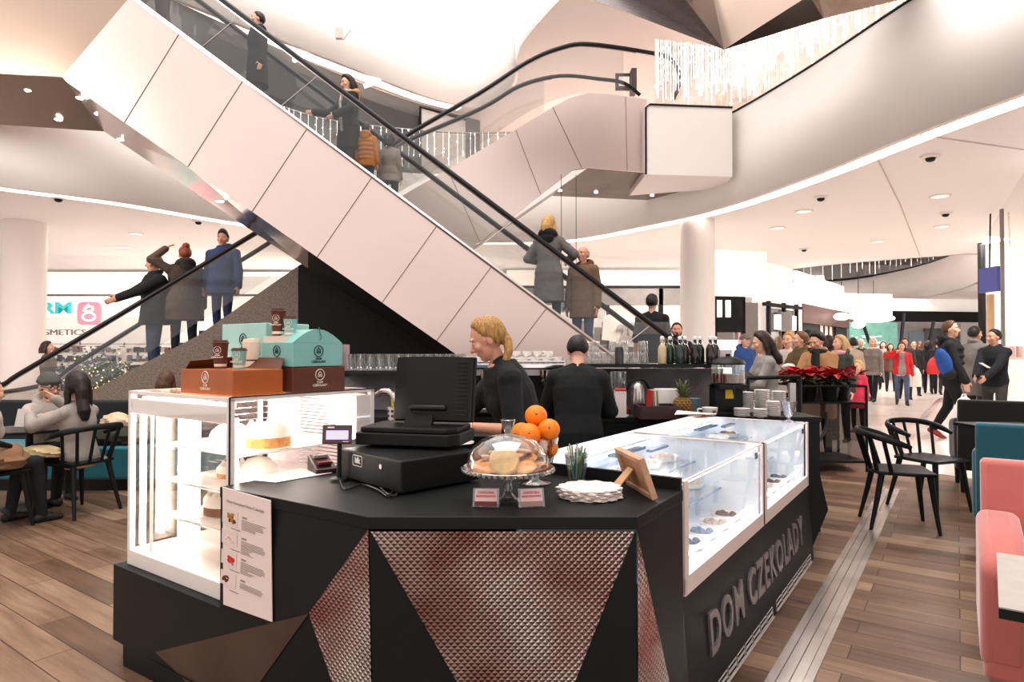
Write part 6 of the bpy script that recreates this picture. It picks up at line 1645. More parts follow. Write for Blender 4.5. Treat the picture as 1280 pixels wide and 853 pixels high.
# glass shopfront on the right
wa = V((gx(1226, 17), 17, 0)); wb = V((gx(1300, 8.8), 8.8, 0)); wd_ = (wb - wa).normalized(); wn = V((wd_.y, -wd_.x, 0))
mb = MB(); mb.poly([Z(wa, 0), Z(wb, 0), Z(wb, CEIL), Z(wa, CEIL)]); struct(mb.build('window_1', M['rail_glass'], smooth=False))
off = V((3, .6, 0)); mb = MB(); mb.poly([Z(wa + off, 0), Z(wb + off, 0), Z(wb + off, CEIL), Z(wa + off, CEIL)]); mb.poly([Z(wa + off, 0), Z(wa + V((.2, .1, 0)), 0), Z(wa + V((.2, .1, 0)), CEIL), Z(wa + off, CEIL)]); struct(mb.build('wall_right', shopw, smooth=False))
mb = MB()
for px, r in ((1228, .06), (1254, .025)):
    k = (px - 1226) / 74; 
    # intersection of the pixel column with the glass line
    dx = (px - 640) / F_PX; tt_ = (dx * wa.y - wa.x) / (wd_.x - dx * wd_.y); p = wa + wd_ * tt_
    mb.box((p.x, p.y, CEIL / 2), (r * 2, r * 2, CEIL), m=0 if px < 1240 else 1)
struct(mb.build('trim_8', [M['shopblack'], gry], smooth=False))
t = thing('hanging_screen', 'slim dark blue hanging sign near the right glass shopfront', 'sign', at(1237, 350, 13)); mb = MB(); mb.box((0, 0, 0), (.08, .5, .5)); mb.build('panel', mk('blue_screen', '#4a4f8f', .4, emit=.3, var=0), t, smooth=False); mb = MB(); mb.tube([(0, 0, .25), (.03, 0, CEIL - at(1237, 350, 13).z)], .015, 5); mb.build('hanger', M['shopblack'], t)
mb = MB(); p = at(1238, 390, 13.5); mb.box((p.x, p.y, 1.6), (.1, .1, 2.0)); o = mb.build('wooden_post', C('#d9bb92', .6), smooth=False); tag(o, 'pale wooden post below the hanging blue sign', 'post'); 
mb = MB(); mb.box((p.x, p.y, .3), (.3, .3, .6)); 
t = thing('display_shelf', 'low pale shelf of pink goods behind the right glass shopfront', 'shelf', at(1270, 440, 11.2)); 
mb = MB(); mb.box((.6, .3, -.12), (2.0, .3, .04)); mb.build('shelf', C('#e9dfdb', .5), t, smooth=False); mb = MB()
for k in range(14): mb.box((-.3 + k * .14, .25, .0), (.06, .08, .2))
mb.build('goods', C('#eec9c6', .6), t, smooth=False)['kind'] = 'stuff'
# shop and lights on the first floor behind the escalator riders
Y = 23.0
t = thing('shopfront', 'dark grey first floor shopfront with slanted tube lamps behind the escalator riders', 'shop', (gx(440, Y), Y, LVL1))
wl_ = [at(150, -25, 12.1), at(300, 42, 14.2), at(400, 86, 16), at(500, 126, 18), at(600, 158, 19.8)]; wl_ = smoothpath(wl_, 4)
mb = MB(); mb.add([(p.x, p.y, z) for p in wl_ for z in (LVL1, 8.56)], [(2 * i, 2 * i + 2, 2 * i + 3, 2 * i + 1) for i in range(len(wl_) - 1)]); mb.build('wall', C('#6f6b69', .6, var=.12, scale=.5), t, True)
mb = MB(); q_ = [p + V((.05, -.25, 0)) for p in wl_[3:15]]; mb.add([(p.x, p.y, z) for p in q_ for z in (7.3, 8.1)], [(2 * i, 2 * i + 2, 2 * i + 3, 2 * i + 1) for i in range(len(q_) - 1)]); mb.build('band', C('#4b4847', .6, var=.1, scale=.5), t, True)
q_ = [p + V((.0, -.35, 0)) for p in wl_[13:16]]
mb = MB(); mb.add([(p.x, p.y, z) for p in q_ for z in (LVL1, 8.35)], [(2 * i, 2 * i + 2, 2 * i + 3, 2 * i + 1) for i in range(len(q_) - 1)]); mb.build('light_panel', C('#cfc8c4', .4), t, True, smooth=False)
mb = MB(); mb.tube([(q_[0].x, q_[0].y - .02, LVL1), (q_[0].x, q_[0].y - .02, 8.35), (q_[-1].x, q_[-1].y - .02, 8.35)], .04, 5); mb.build('panel_frame', M['shopblack'], t, True)
for i, (a, b_) in enumerate((((366, 76), (387, 67)), ((455, 108), (475, 100)), ((265, 32), (281, 23)))):
    mb = MB(); mb.tube([at(*a, 14.6 if a[0] < 300 else 15.4 if a[0] < 400 else 16.8), at(*b_, 14.6 if a[0] < 300 else 15.4 if a[0] < 400 else 16.8)], .06, 8); o = mb.build('tube_lamp', M['glow']); tag(o, ['white tube lamp above the plaid scarf rider', 'white tube lamp right of the plaid scarf rider', 'white tube lamp at the upper left behind the escalator glass'][i], 'lamp')
mb = MB(); pth = [at(330, 26, 14.8), at(360, 41, 15.6), at(400, 59, 16.4), at(440, 77, 17), at(486, 94, 17.6)]; mb.tube(pth, .05, 6); 
for p in pth[1:]: mb.box(p - V((0, 0, .1)), (.12, .1, .2))
o = mb.build('track_light', M['blackm']); tag(o, 'black lighting track below the white second floor edge', 'track light')
t = thing('ceiling_box', 'grey box-shaped fitting on the second floor fascia', 'fitting', at(424, 42, 15.2)); mb = MB(); mb.box((0, 0, 0), (.16, .1, .25)); mb.build('box', C('#cfc4be', .5), t, smooth=False); mb = MB(); mb.tube([(.1, 0, -.15), (.28, 0, .1)], .02, 5); mb.build('bracket', C('#cfc4be', .5), t)
t = thing('display_stand', 'dark open-fronted grey box sign on the first floor beyond the handrail', 'sign', at(786, 103, 15)); mb = MB(); mb.box((.1, 0, 0), (.12, .3, .55)); mb.box((-.1, .1, .05), (.4, .05, .4)); mb.build('frame', C('#6a6664', .5), t, smooth=False); mb = MB(); mb.box((-.1, .06, .05), (.25, .02, .22)); mb.build('face', shopw, t, smooth=False)
# plant behind the left escalator
t = thing('potted_shrub', 'dark green leafy shrub with small lights behind the left escalator', 'plant', (gx(124, 15.6), 15.6, 0))
mb = MB(); mb.box((0, 0, .2), (1.6, .6, .4)); mb.build('planter', C('#d8cfc9', .5), t, smooth=False, bevel=.02)
mb = MB()
for i in range(900):
    p = V((random.gauss(0, .45), random.gauss(0, .2), .45 + abs(random.gauss(.25, .3)))); d = V((random.uniform(-1, 1), random.uniform(-1, 1), random.uniform(-.2, 1))).normalized(); s_ = d.orthogonal().normalized() * .03; l = random.uniform(.08, .16)
    mb.add([p, p + d * l * .5 + s_, p + d * l, p + d * l * .5 - s_], [(0, 1, 2, 3)], 0)
o = mb.build('foliage', C('#3a4a36', .6, var=.4, scale=8), t, smooth=False)
mb = MB()
for i in range(60): mb.ell((random.gauss(0, .5), random.gauss(-.1, .2), .5 + abs(random.gauss(.2, .3))), .018, 6, 4)
mb.build('fairy_light', mk('warm_light', '#ffe6a0', .5, emit=3, var=0), t)['kind'] = 'stuff'
# ------------------------------------------------------------------ furniture
def chair(label, loc, rz, group=None):
    """slim black cafe chair, facing -y, curved back rail with spindles ending in short arms"""
    t = thing('cafe_chair', label, 'chair', loc, rz, group); bm_ = M['blackp']
    mb = MB(); q = [(-.21, -.21), (.21, -.21), (.225, -.05), (.2, .19), (.1, .22), (-.1, .22), (-.2, .19), (-.225, -.05)]
    mb.prism([(x, y, .435) for x, y in q], (0, 0, .028)); mb.build('seat', bm_, t, smooth=False, bevel=.008)
    for x, y, dx, dy in ((-.17, -.17, -.05, -.05), (.17, -.17, .05, -.05), (-.16, .16, -.055, .09), (.16, .16, .055, .09)):
        mb = MB(); mb.tube([(x, y, .44), (x + dx * .4, y + dy * .4, .25), (x + dx, y + dy, 0)], [.024, .02, .013], 10); mb.build('leg', bm_, t)
    pts = [(-.27, -.02, .665), (-.285, .08, .70), (-.26, .2, .735), (-.15, .28, .755), (0, .305, .76), (.15, .28, .755), (.26, .2, .735), (.285, .08, .70), (.27, -.02, .665)]
    mb = MB(); sp = smoothpath(pts, 5); n = len(sp); mb.tube(sp, [.026 * (.6 + .4 * min(1, min(i, n - 1 - i) / 5)) for i in range(n)], 10, sx=.62); mb.build('back_rail', bm_, t)
    for (x0, y0, x1, y1, z1) in ((-.205, .1, -.268, .17, .725), (-.15, .19, -.2, .253, .74), (-.055, .21, -.07, .295, .75), (.055, .21, .07, .295, .75), (.15, .19, .2, .253, .74), (.205, .1, .268, .17, .725)):
        mb = MB(); mb.tube([(x0, y0, .45), (x1, y1, z1)], .013, 8, sx=1.3); mb.build('spindle', bm_, t)
    return t
ch = chair('black spindle back cafe chair nearest the metal floor strip', (3.12, 5.17, .0068), R_(72), 'black spindle back cafe chairs')
dup(ch, loc=(3.72, 5.72, .0068), rz=R_(22), label='black spindle back cafe chair farther from the floor strip, by the black table')
dup(ch, loc=(gx(100, 5.62), 5.60, .0068), rz=R_(-108), label='black spindle back chair under the woman with long dark hair')
def armchair(name, label, loc, rz, mat, legm, w=.70, nch=4):
    t = thing(name, label, 'armchair', loc, rz)
    h = w / 2
    mb = MB(); mb.box((0, .06, .37), (w - .2, .56, .16)); mb.build('seat_cushion', mat, t, smooth=True, bevel=.035, bseg=4)
    mb = MB(); mb.box((0, .0, .285), (w - .02, .66, .12)); mb.build('base', mat, t, smooth=True, bevel=.03, bseg=4)
    for sx_ in (-1, 1):
        mb = MB(); mb.prism([(sx_ * (h - .075) - .075, -.33, .27), (sx_ * (h - .075) - .075, -.35, .64), (sx_ * (h - .075) - .075, -.28, .685), (sx_ * (h - .075) - .075, .24, .74), (sx_ * (h - .075) - .075, .34, .27)], (.15, 0, 0)); mb.build('arm', mat, t, bevel=.04, bseg=4)
    mb = MB()
    for k in range(nch):
        x0 = -h + .02 + k * (w - .04) / nch; x1 = x0 + (w - .04) / nch
        mb.prism([(x0, .22, .36), (x0, .34, .93), (x0, .43, .93), (x0, .36, .3)], (x1 - x0, 0, 0))
    mb.build('backrest', mat, t, bevel=.022, bseg=4)
    for x in (-h + .07, h - .07):
        for y in (-.27, .27):
            mb = MB(); mb.tube([(x, y, .24), (x, y, 0)], [.03, .02], 8); mb.build('leg', legm, t)
    return t
pink = mk('pink_velvet', '#bf6b64', .75, var=.1, scale=5, sheen=.6); tealv = mk('teal_velvet', '#1c6070', .75, var=.1, scale=5, sheen=.4); blkv = mk('black_velvet', '#1a1b1c', .8, var=.05, sheen=.2)
fl_ = V((1.66, 2.30, 0)); dpt = RDIR; wdt = V((RDIR.y, -RDIR.x, 0))
ang = math.atan2(RDIR.y, RDIR.x) - PI / 2
armchair('armchair', 'pink velvet armchair with channelled back at the right edge', fl_ + dpt * .35 + wdt * .36 + V((0, 0, .0068)), ang, pink, M['blackp'], nch=3)
armchair('armchair', 'teal velvet armchair behind the pink one', V((3.6, 4.42, .0068)), R_(144), tealv, M['blackp'], nch=1)
armchair('armchair', 'black upholstered armchair beyond the small black table', V((gx(1212, 6.3) + .40, 6.45, 0.0068)), R_(150), blkv, M['blackp'], w=.8, nch=1)
ta = V((1.605, 2.13, 0)); tb_ = V((1.27, 1.68, 0))
def table(label, pts, zt, topm, edgem, ped):
    c_ = sum((p for p in pts), V((0, 0, 0))) / len(pts); t = thing('cafe_table', label, 'table', V((c_.x, c_.y, .0068)))
    mb = MB(); mb.prism([Z(p, zt - .03) for p in pts], (0, 0, .026)); mb.build('table_edge', edgem, t, True, smooth=False)
    mb = MB(); mb.prism([Z(p, zt - .0038) for p in pts], (0, 0, .004)); mb.build('tabletop', topm, t, True, smooth=False)
    mb = MB(); mb.tube([(0, 0, .02), (0, 0, zt - .03 - .0068)], .035, 12); mb.build('pedestal', M['blackm'], t)
    mb = MB(); mb.lathe([(.22, 0), (.22, .012), (.05, .03), (0, .032)], seg=24) if ped else None; mb.build('foot', M['blackm'], t)
dl = V((RDIR.y, -RDIR.x, 0))
table('grey topped cafe table with black edge in front of the pink armchair', [ta, tb_, tb_ + dl * .8, ta + dl * .8], .75, C('#a9a29e', .5, var=.08, scale=12), M['blackm'], True)
k0 = V((gx(1197, 5.9) + .02, 6.0, 0)); table('small black cafe table behind the teal armchair', [k0, k0 + V((.0, -.5, 0)), k0 + V((.62, -.5, 0)), k0 + V((.62, 0, 0))], .75, C('#4a4746', .4), M['blackm'], True)
# bench on the left
t = thing('bench', 'teal upholstered bench with dark back below the left escalator', 'bench', (gx(60, 6.6), 6.7, 0))
xa, xb = gx(-60, 6.5), gx(300, 6.5)
mb = MB(); mb.box(((xa + xb) / 2, 6.75, .06), (xb - xa, .56, .12)); mb.build('plinth', M['blackm'], t, True, smooth=False)
mb = MB(); mb.box(((xa + xb) / 2, 6.73, .285), (xb - xa, .6, .33)); mb.build('seat', mk('teal_bench', '#1f7a88', .7, var=.1, scale=3, sheen=.3), t, True, bevel=.03, bseg=3)
mb = MB(); mb.box(((xa + xb) / 2, 7.1, .47), (xb - xa, .12, .80)); mb.build('backrest', C('#23282a', .7), t, True, bevel=.03, bseg=3)
def heap(name, label, cat, loc, r, col, seed=0, fn=None):
    rnd = random.Random(seed); ph = [rnd.uniform(0, 6) for _ in range(6)]
    mb = MB(); mb.ell((0, 0, 0), r, 28, 16, fn=lambda v: 1 + .10 * math.sin(v.x * 5 + ph[0]) * math.sin(v.y * 6 + ph[1]) + .07 * math.sin(v.z * 11 + v.x * 8 + ph[2]))
    mb.v = [V((p.x, p.y, max(p.z, -r[2] * .55))) for p in mb.v]
    o = mb.build(name, CL(col)); o.location = V(loc) + V((0, 0, r[2] * .55 + .004)); tag(o, label, cat); return o
heap('folded_coat', 'dark olive coat heaped on the teal bench', 'coat', (gx(143, 6.6), 6.7, .45), (.36, .24, .13), '#3c3b31', 3)
heap('wool_hat', 'cream knitted hat lying on the olive coat', 'hat', (gx(142, 6.6), 6.68, .58), (.17, .14, .12), '#d9c2a6', 5)
# small round table with cup for the seated couple
t = thing('cafe_table', 'dark round table between the couple on the left', 'table', (gx(38, 5.75), 5.75, .0068))
mb = MB(); mb.lathe([(.34, .69), (.35, .7), (.35, .715), (0, .716)], seg=36); mb.build('tabletop', C('#2c2a29', .4), t); mb = MB(); mb.tube([(0, 0, .0), (0, 0, .7)], .03, 10); mb.build('pedestal', M['blackm'], t); mb = MB(); mb.lathe([(.2, 0), (.2, .012), (0, .03)], seg=20); mb.build('foot', M['blackm'], t)
m3 = mug('coffee_cup', 'black coffee cup on the table before the man in the beanie', None); m3.location = (gx(49, 5.75), 5.72, .723); m3.scale = (1.7,) * 3
for ch_ in m3.children: ch_.data = ch_.data.copy(); ch_.data.materials[0] = M['blackp']
t = thing('paper_menu', 'white folded menu card standing on the couple\'s table', 'menu card', (gx(24, 5.8), 5.83, .723)); mb = MB(); mb.plate([(-.06, 0, 0), (.06, 0, 0), (.05, .03, .16), (-.05, .03, .16)], .003); mb.plate([(-.06, .06, 0), (.06, .06, 0), (.05, .03, .16), (-.05, .03, .16)], .003); mb.build('card', C('#ded5cf', .6), t, smooth=False)
heap('cushion', 'pale yellow-beige folded scarf on the chair between the two women', 'scarf', (gx(58, 5.45), 5.40, .52), (.18, .12, .06), '#cdbb94', 8)
heap('patterned_throw', 'tan patterned wool throw draped over the chair at far left', 'throw', (gx(8, 5.1), 5.0, .50), (.22, .2, .12), '#8a6a50', 9)
ch4 = dup(ch, loc=(gx(-10, 5.1), 5.05, .0068), rz=R_(160), label='black spindle back chair at the far left under the tan throw')
# planter stand with poinsettias beside the far end of the counter
pa_, pb2 = atz(1062, 582, 0), atz(1074, 578, 0)
sx0, sx1, sy0, sy1 = gx(988, 7.6), gx(1060, 7.85), 7.45, 8.1
t = thing('planter_stand', 'black metal rack holding the red poinsettias near the counter end', 'plant stand', ((sx0 + sx1) / 2, (sy0 + sy1) / 2, .0))
mb = MB()
for x in (sx0, sx1):
    for y in (sy0, sy1): mb.tube([(x, y, 0.0), (x, y, 1.0)], .016, 6)
for z in (.12, 1.0):
    mb.tube([(sx0, sy0, z), (sx1, sy0, z), (sx1, sy1, z), (sx0, sy1, z)], .014, 6, closed=True)
mb.build('frame', M['blackm'], t, True)
mb = MB(); mb.box(((sx0 + sx1) / 2, (sy0 + sy1) / 2, .125), (sx1 - sx0, sy1 - sy0, .02)); mb.build('lower_shelf', M['blackm'], t, True, smooth=False)
mb = MB(); mb.box(((sx0 + sx1) / 2, (sy0 + sy1) / 2, .80), (sx1 - sx0 - .04, sy1 - sy0 - .04, .02)); mb.build('plant_shelf', M['blackm'], t, True, smooth=False)
mb = MB(); mb.poly([(sx0, sy0, .15), (sx1, sy0, .15), (sx1, sy0, .8), (sx0, sy0, .8)]); mb.build('smoked_glass', glassmat('smoked_glass', '#8d8885', .08, .4), t, True, smooth=False)
mb = MB(); mb.box((sx0 - .05, sy0, .52), (.07, .05, 1.04)); mb.build('post', M['steel'], t, True, smooth=False)
def poinsettia(label, loc, sc, seed):
    rnd = random.Random(seed); t = thing('poinsettia', label, 'plant', loc, 0, 'red poinsettias on the black rack'); t.scale = (sc,) * 3
    mb = MB(); mb.lathe([(.07, 0), (.095, .15), (.1, .16), (.09, .16), (.085, .14), (0, .14)], seg=18); mb.build('pot', M['blackp'], t)
    mb = MB(); mg = MB()
    for i in range(70):
        a = rnd.uniform(0, 6.28); el = rnd.uniform(-.2, .7); l = rnd.uniform(.09, .17); c_ = V((rnd.gauss(0, .07), rnd.gauss(0, .07), .27 + rnd.uniform(-.02, .05))); m_ = mb
        if i > 48: c_.z -= .07; m_ = mg; el -= .3
        d = V((math.cos(a) * math.cos(el), math.sin(a) * math.cos(el), math.sin(el))); s_ = V((-math.sin(a), math.cos(a), 0)) * l * .28; up_ = V((0, 0, .012))
        m_.add([c_, c_ + d * l * .45 + s_ + up_, c_ + d * l - V((0, 0, .02)), c_ + d * l * .45 - s_ + up_, c_ + d * l * .45 - up_], [(0, 4, 1), (0, 3, 4), (4, 2, 1), (4, 3, 2)])
    mb.build('bract', C('#b3141f', .55, var=.2, scale=20), t, smooth=False)['kind'] = 'stuff'; mg.build('leaf', C('#22331f', .55, var=.3, scale=20), t, smooth=False)['kind'] = 'stuff'
    mb = MB()
    for i in range(6): mb.tube([(0, 0, .14), (rnd.gauss(0, .05), rnd.gauss(0, .05), .28)], .005, 5)
    mb.build('stem', C('#3c4a2c', .6), t)
for i, fx_ in enumerate((.14, .38, .63, .88)):
    poinsettia('red poinsettia in a black pot, %s on the rack' % ['first beside the steel post', 'second from the steel post', 'third from the steel post', 'last, beside the pink-coated child'][i], (sx0 + (sx1 - sx0) * fx_, sy0 + .25 + (i % 2) * .12, .81), 1.12, i)
t = thing('curved_hose', 'black curved tube hanging at the counter end', 'hose', at(1030, 525, 6.2)); mb = MB(); mb.tube(smoothpath([at(1033, 515, 6.2), at(1032, 535, 6.2), at(1024, 550, 6.15), at(1012, 560, 6.1), V((2.82, 6.05, .02))], 5), .015, 6); mb.build('tube', M['rubber'], t, True)
mb = MB(); mb.tube([at(935, 473, 6.4), at(1000, 471, 6.4)], .02, 8); mb.tube([at(935, 473, 6.4), at(935, 545, 6.4)], .018, 6); mb.tube([at(1000, 471, 6.4), at(1000, 545, 6.4)], .018, 6); o = mb.build('barrier_rail', M['blackm']); tag(o, 'dark barrier rail behind the saucer stacks', 'rail')
# ------------------------------------------------------------------ everyone in the photo
def fx(px, Y, z=0.0): return V((gx(px, Y), Y, z))
# local arm targets: (x, y, z) in person space, facing -y, left = +x
person('barista with blonde tied hair and wristwatch in black blouse behind the till', fx(662, 3.5), -76, 1.62, 'f', ('pony', '#b48a50'), dict(col='#1d2022', sleeve=.12, hem=.84, name='blouse'), ('#1d1f20',),
       arms={'L': ((.17, -.37, 1.03), (.15, 1, -.1), (-.1, -1, -.1), (-.5, 0, -.8), 'relax'), 'R': ((-.05, -.52, .93), (-.7, .3, -.6), (.2, -1, -.1), (0, 0, -1), 'flat')}, lean=20, head=(-12, 8), vox=.007, watch=True, skin=SK2)
person('barista with short dark hair and black shirt turned away by the espresso machine', fx(722, 4.45), 180, 1.53, 'm', ('short', '#1b1817'), dict(col='#16191b', sleeve=.5, hem=.8, name='shirt', e=.03), ('#1a1b1d',), lean=13, head=(0, 20), vox=.009,
       arms={'L': ((.14, -.38, .95), (.5, .3, -.7)), 'R': ((-.14, -.38, .95), (-.5, .3, -.7))}, apron='#17191b')
# left seating
person('man in grey beanie, glasses and grey hoodie seated at the cafe table', fx(58, 6.2), 14, 1.42, 'm', ('beanie', '#5d5c59'), dict(col='#bcb3ac', hood=True, hem=.86, name='hoodie'), ('#2c2d31',), legs='sit', glasses=True, beard='#6b4a35', sit_z=.40, lean=9, head=(14, 4), headscale=1.22,
       arms={'L': ((.1, -.38, .80), None), 'R': ((-.12, -.36, .80), None)}, vox=.011)
person('woman with long dark hair and grey jumper seated with her back turned', fx(101, 5.6), -138, 1.46, 'f', ('long', '#2a211e'), dict(col='#a79f99', hem=.86, name='jumper'), ('#1c1d20',), legs='sit', sit_z=.41, lean=4, head=(-20, 0), headscale=1.15,
       arms={'L': ((.18, -.33, .86), (.8, .4, -.5)), 'R': ((-.08, -.36, .98), (-.6, .2, -.7))}, vox=.011)
person('person in pale grey jumper cut off by the left picture edge', fx(-30, 5.0), 110, 1.46, 'f', ('short', '#4a3a2e'), dict(col='#b9b0aa', hem=.86, name='jumper'), ('#1e1f22',), legs='sit', sit_z=.42, lean=10, vox=.013)
person('person on the bench of whom only brown hair shows above the lit cabinet', fx(207, 6.75), 170, 1.47, 'f', ('bob', '#5d3a28'), dict(col='#4a4644', hem=.86), ('#222326',), legs='sit', sit_z=.40, lean=4, vox=.013)
person('woman with dark bob and striped brown jacket walking behind the left escalator', fx(60, 12.3), 75, 1.56, 'f', ('bob', '#3c2a22'), dict(col='#7a6558', hem=.78, band=('#4f4039', 1.05, 1.2)), ('#232325',), legs='walk', vox=.014)
def R1_(a, face): return a[0], face, a[1]
# riders on the left escalator
def onesc2(px, py_head, k=.7):
    p = n2(px, py_head, k); a, b_ = n2(60, 517), n2(373, 333); t = (p - a).dot(d2) / (b_ - a).dot(d2)
    zs = a.z + (b_.z - a.z) * t - .36
    return V((p.x, p.y, zs)), p.z - zs
person('grey haired man in black jacket resting his hand on the left escalator rail', *R1_(onesc2(194, 321, .6), -75), 'm', ('short', '#8d8172'), dict(col='#26282a', collar='high', hem=.76), ('#44536b',), bulk=1.3, arms={'L': ((.12, -.70, 1.32), (.4, .5, -.7)), 'R': ((-.1, -.68, 1.32), (-.4, .4, -.8))}, head=(0, 6), vox=.012, skin=SK2)
person('woman with red-brown bun in brown jacket seen from behind on the left escalator', *R1_(onesc2(231, 310, .62), 195), 'f', ('topbun', '#9a5034'), dict(col='#6e5c50', hem=.62, hood='#3c3833', band=('#54473e', 1.2, 1.5)), ('#2f3035',), bulk=1.35, arms={'L': ((.27, -.14, 1.98), (.7, .1, -1)), 'R': None}, vox=.012)
person('man with shaved sides in blue jacket and jeans on the left escalator', *R1_(onesc2(279, 291, .65), -35), 'm', ('quiff', '#2e2622'), dict(col='#3e4d78', hem=.72, collar='high', hood=True), ('#3a4568',), bulk=1.3, head=(15, 6), vox=.012, skin=SK2)
# riders on the large escalator
def onesc1(px, py, dy=1.02):
    p = at(px, py, NY + dy); qx = 640 + p.x / NY * F_PX; zs = n1(qx, topl(qx)).z - .33
    return V((p.x, p.y, zs)), p.z - zs
person('rider at the top left of whom only dark trousers and shoes show', *R1_(onesc1(206, -128), -90), 'm', ('short', '#2e2622'), dict(col='#2a2c2f', hem=.7), ('#4a3d38',), vox=.014)
person('man in long black coat and dark cap riding up near the top', *R1_(onesc1(322, 17), -70), 'm', ('short', '#2a2422'), dict(col='#1f2022', hem=.5, collar='high', e=.034), ('#22242a',), head=(-20, 0), vox=.012)
person('woman with fur hood, plaid scarf and black coat holding the escalator rail', *R1_(onesc1(436, 97), -62), 'f', ('bob', '#31241e'), dict(col='#1e1f21', hem=.55, hood='#b98f5c', e=.036), ('#1c1d20',), arms={'L': ((.16, -.3, 1.0), (.8, .3, -.5)), 'R': ((-.30, -.42, 1.13), (-.4, .3, -.8))}, scarf=[mk('plaid', '#b9b0aa', .8, var=.6, scale=30), 1], head=(0, 14), vox=.012)
person('child in orange puffer jacket riding behind the plaid scarf woman', *R1_(onesc1(458, 156, .95), 160), 'm', ('short', '#33261f'), dict(col='#b8741f', hem=.74, puff=True, hood=True), ('#2a2b30',), vox=.012, headscale=1.1)
person('dark haired rider in grey-beige jacket last in the upper group', *R1_(onesc1(487, 170, 1.3), 170), 'f', ('bob', '#241d1b'), dict(col='#8f877f', hem=.74), ('#2a2b30',), vox=.013, headscale=1.1)
person('blonde woman in grey coat with black hood on the large escalator', *R1_(onesc1(686, 273), 165), 'f', ('bob', '#d0a868'), dict(col='#77736f', hem=.5, hood='#232325', e=.034), ('#2c2d30',), arms={'R': ((-.24, -.28, 1.2), (-.9, .3, -.4)), 'L': ((.2, -.26, 1.2), (.7, .3, -.6))}, vox=.011)
person('balding man in brown jacket with orange lined hood on the large escalator', *R1_(onesc1(729, 310), -28), 'm', ('balding', '#b8a797'), dict(col='#7d6550', hem=.66, hood='#6b3d20', e=.032), ('#56688a',), head=(-10, 0), vox=.011, skin=SK2)
person('young man in black T-shirt low on the escalator seen from behind', *R1_(onesc1(815, 370, 1.0), 170), 'm', ('short', '#201b19'), dict(col='#1d1f24', sleeve=.0, hem=.84, name='shirt', band=('#6e6a68', 1.15, 1.32)), ('#2a2b30',), vox=.012)
person('dark haired man with moustache looking over the syrup bottles', fx(846, 11.1), 5, 1.87, 'm', ('short', '#33261f'), dict(col='#2a2c30', collar='high', hem=.8), ('#25272c',), beard='#4a382d', vox=.011, skin=SK2)
# crowd to the right
person('person in blue jacket and grey cap beside the black shopfront', fx(931, 12.4), 40, 1.70, 'm', ('cap', '#77736f'), dict(col='#35568f', hood=True, hem=.8), ('#26282c',), vox=.013)
person('girl with long dark hair in grey cardigan looking down by the bar', fx(959, 7.1), -70, 1.60, 'f', ('long', '#3c2820'), dict(col='#9c9894', hem=.62, name='cardigan', e=.022), ('#7f7b78',), head=(-8, 12), lean=4, arms={'L': ((.08, -.36, 1.02), (.6, .5, -.6), (0, -1, -.2)), 'R': ((-.08, -.36, 1.02), (-.6, .5, -.6), (0, -1, -.2))}, vox=.01)
person('blonde woman with bun half hidden behind the grey cardigan girl', fx(985, 9.7), -20, 1.66, 'f', ('topbun', '#c49358'), dict(col='#cfc4bb', hem=.8), ('#3b3a3c',), vox=.013)
person('brown haired woman in khaki jacket looking left behind the poinsettias', fx(1000, 9.0), -50, 1.66, 'f', ('short', '#7b4f33'), dict(col='#6a5634', collar='high', hem=.8), ('#2b2b2e',), head=(-25, 0), arms={'L': ((.12, -.36, 1.08), None), 'R': ((-.08, -.34, 1.06), None)}, vox=.011)
person('man in black flat cap and dark jacket behind the khaki jacket woman', fx(1010, 10.5), -8, 1.72, 'm', ('cap', '#222325'), dict(col='#2b2b2d', hem=.8), ('#25262a',), beard='#6b5140', vox=.013, skin=SK2)
person('dark haired shopper in tan and burgundy coat looking down at a phone', fx(1024, 8.45), -25, 1.64, 'm', ('curly', '#1f1a18'), dict(col='#b48a60', hem=.55, col2='#1f1f22', open=.06, collar='high', e=.036), ('#232428',), head=(-12, 24), arms={'L': ((.08, -.34, 1.06), None), 'R': ((-.1, -.34, 1.08), None)}, scarf=['#2a2728', 1], vox=.011)
person('fair haired woman in dark green jacket with pink scarf', fx(1049, 10.0), -25, 1.62, 'f', ('bob', '#c3a074'), dict(col='#424640', hood=True, hem=.78), ('#2a2b2e',), scarf=['#d9a6a8'], head=(-30, 0), vox=.012)
person('small blonde girl in bright pink coat and pink boots', fx(1072, 11.0), -25, 1.17, 'f', ('long', '#dcb880'), dict(col='#d2405c', hem=.62, collar='high', e=.034), ('#2a2c33', .006), shoes='#d2707c', scarf=['#e8c9c4'], vox=.011, headscale=1.3)
person('elderly woman with white hair and grey coat among the shoppers', fx(1091, 17.7), -20, 1.72, 'f', ('bob', '#dcd3cb'), dict(col='#857d78', hem=.72, e=.036), ('#222326',), scarf=['#d9c4bc'], legs='walk', vox=.014)
person('woman in open red jacket and grey top walking towards the cafe with white bag', fx(1127, 16.6), 3, 1.60, 'f', ('bob', '#5c3026'), dict(col='#d22f36', col2='#9b9694', open=.075, hem=.84, e=.034), ('#56657c',), legs='walk', arms={'R': ((-.16, -.26, 1.38), (-.8, .2, -.4)), 'L': None}, vox=.013, bulk=1.1)
person('man in dark coat walking just behind the red jacket woman', fx(1131, 18.6), 5, 1.74, 'm', ('short', '#3c2a20'), dict(col='#4c443e', hem=.72), ('#2a2b2e',), legs='walk', vox=.015, skin=SK2)
person('man in black padded jacket with blue backpack carrying a white bag', fx(1189, 10.15), 82, 1.86, 'm', ('short', '#6b4a33'), dict(col='#232527', hem=.84, hood=True, puff=True, e=.03), ('#1f2023',), shoes='#b04a48', legs='walk', phase=-1, arms={'R': ((-.2, -.22, .92), (-.6, .6, -.5), (0, -.1, -1)), 'L': None}, vox=.011)
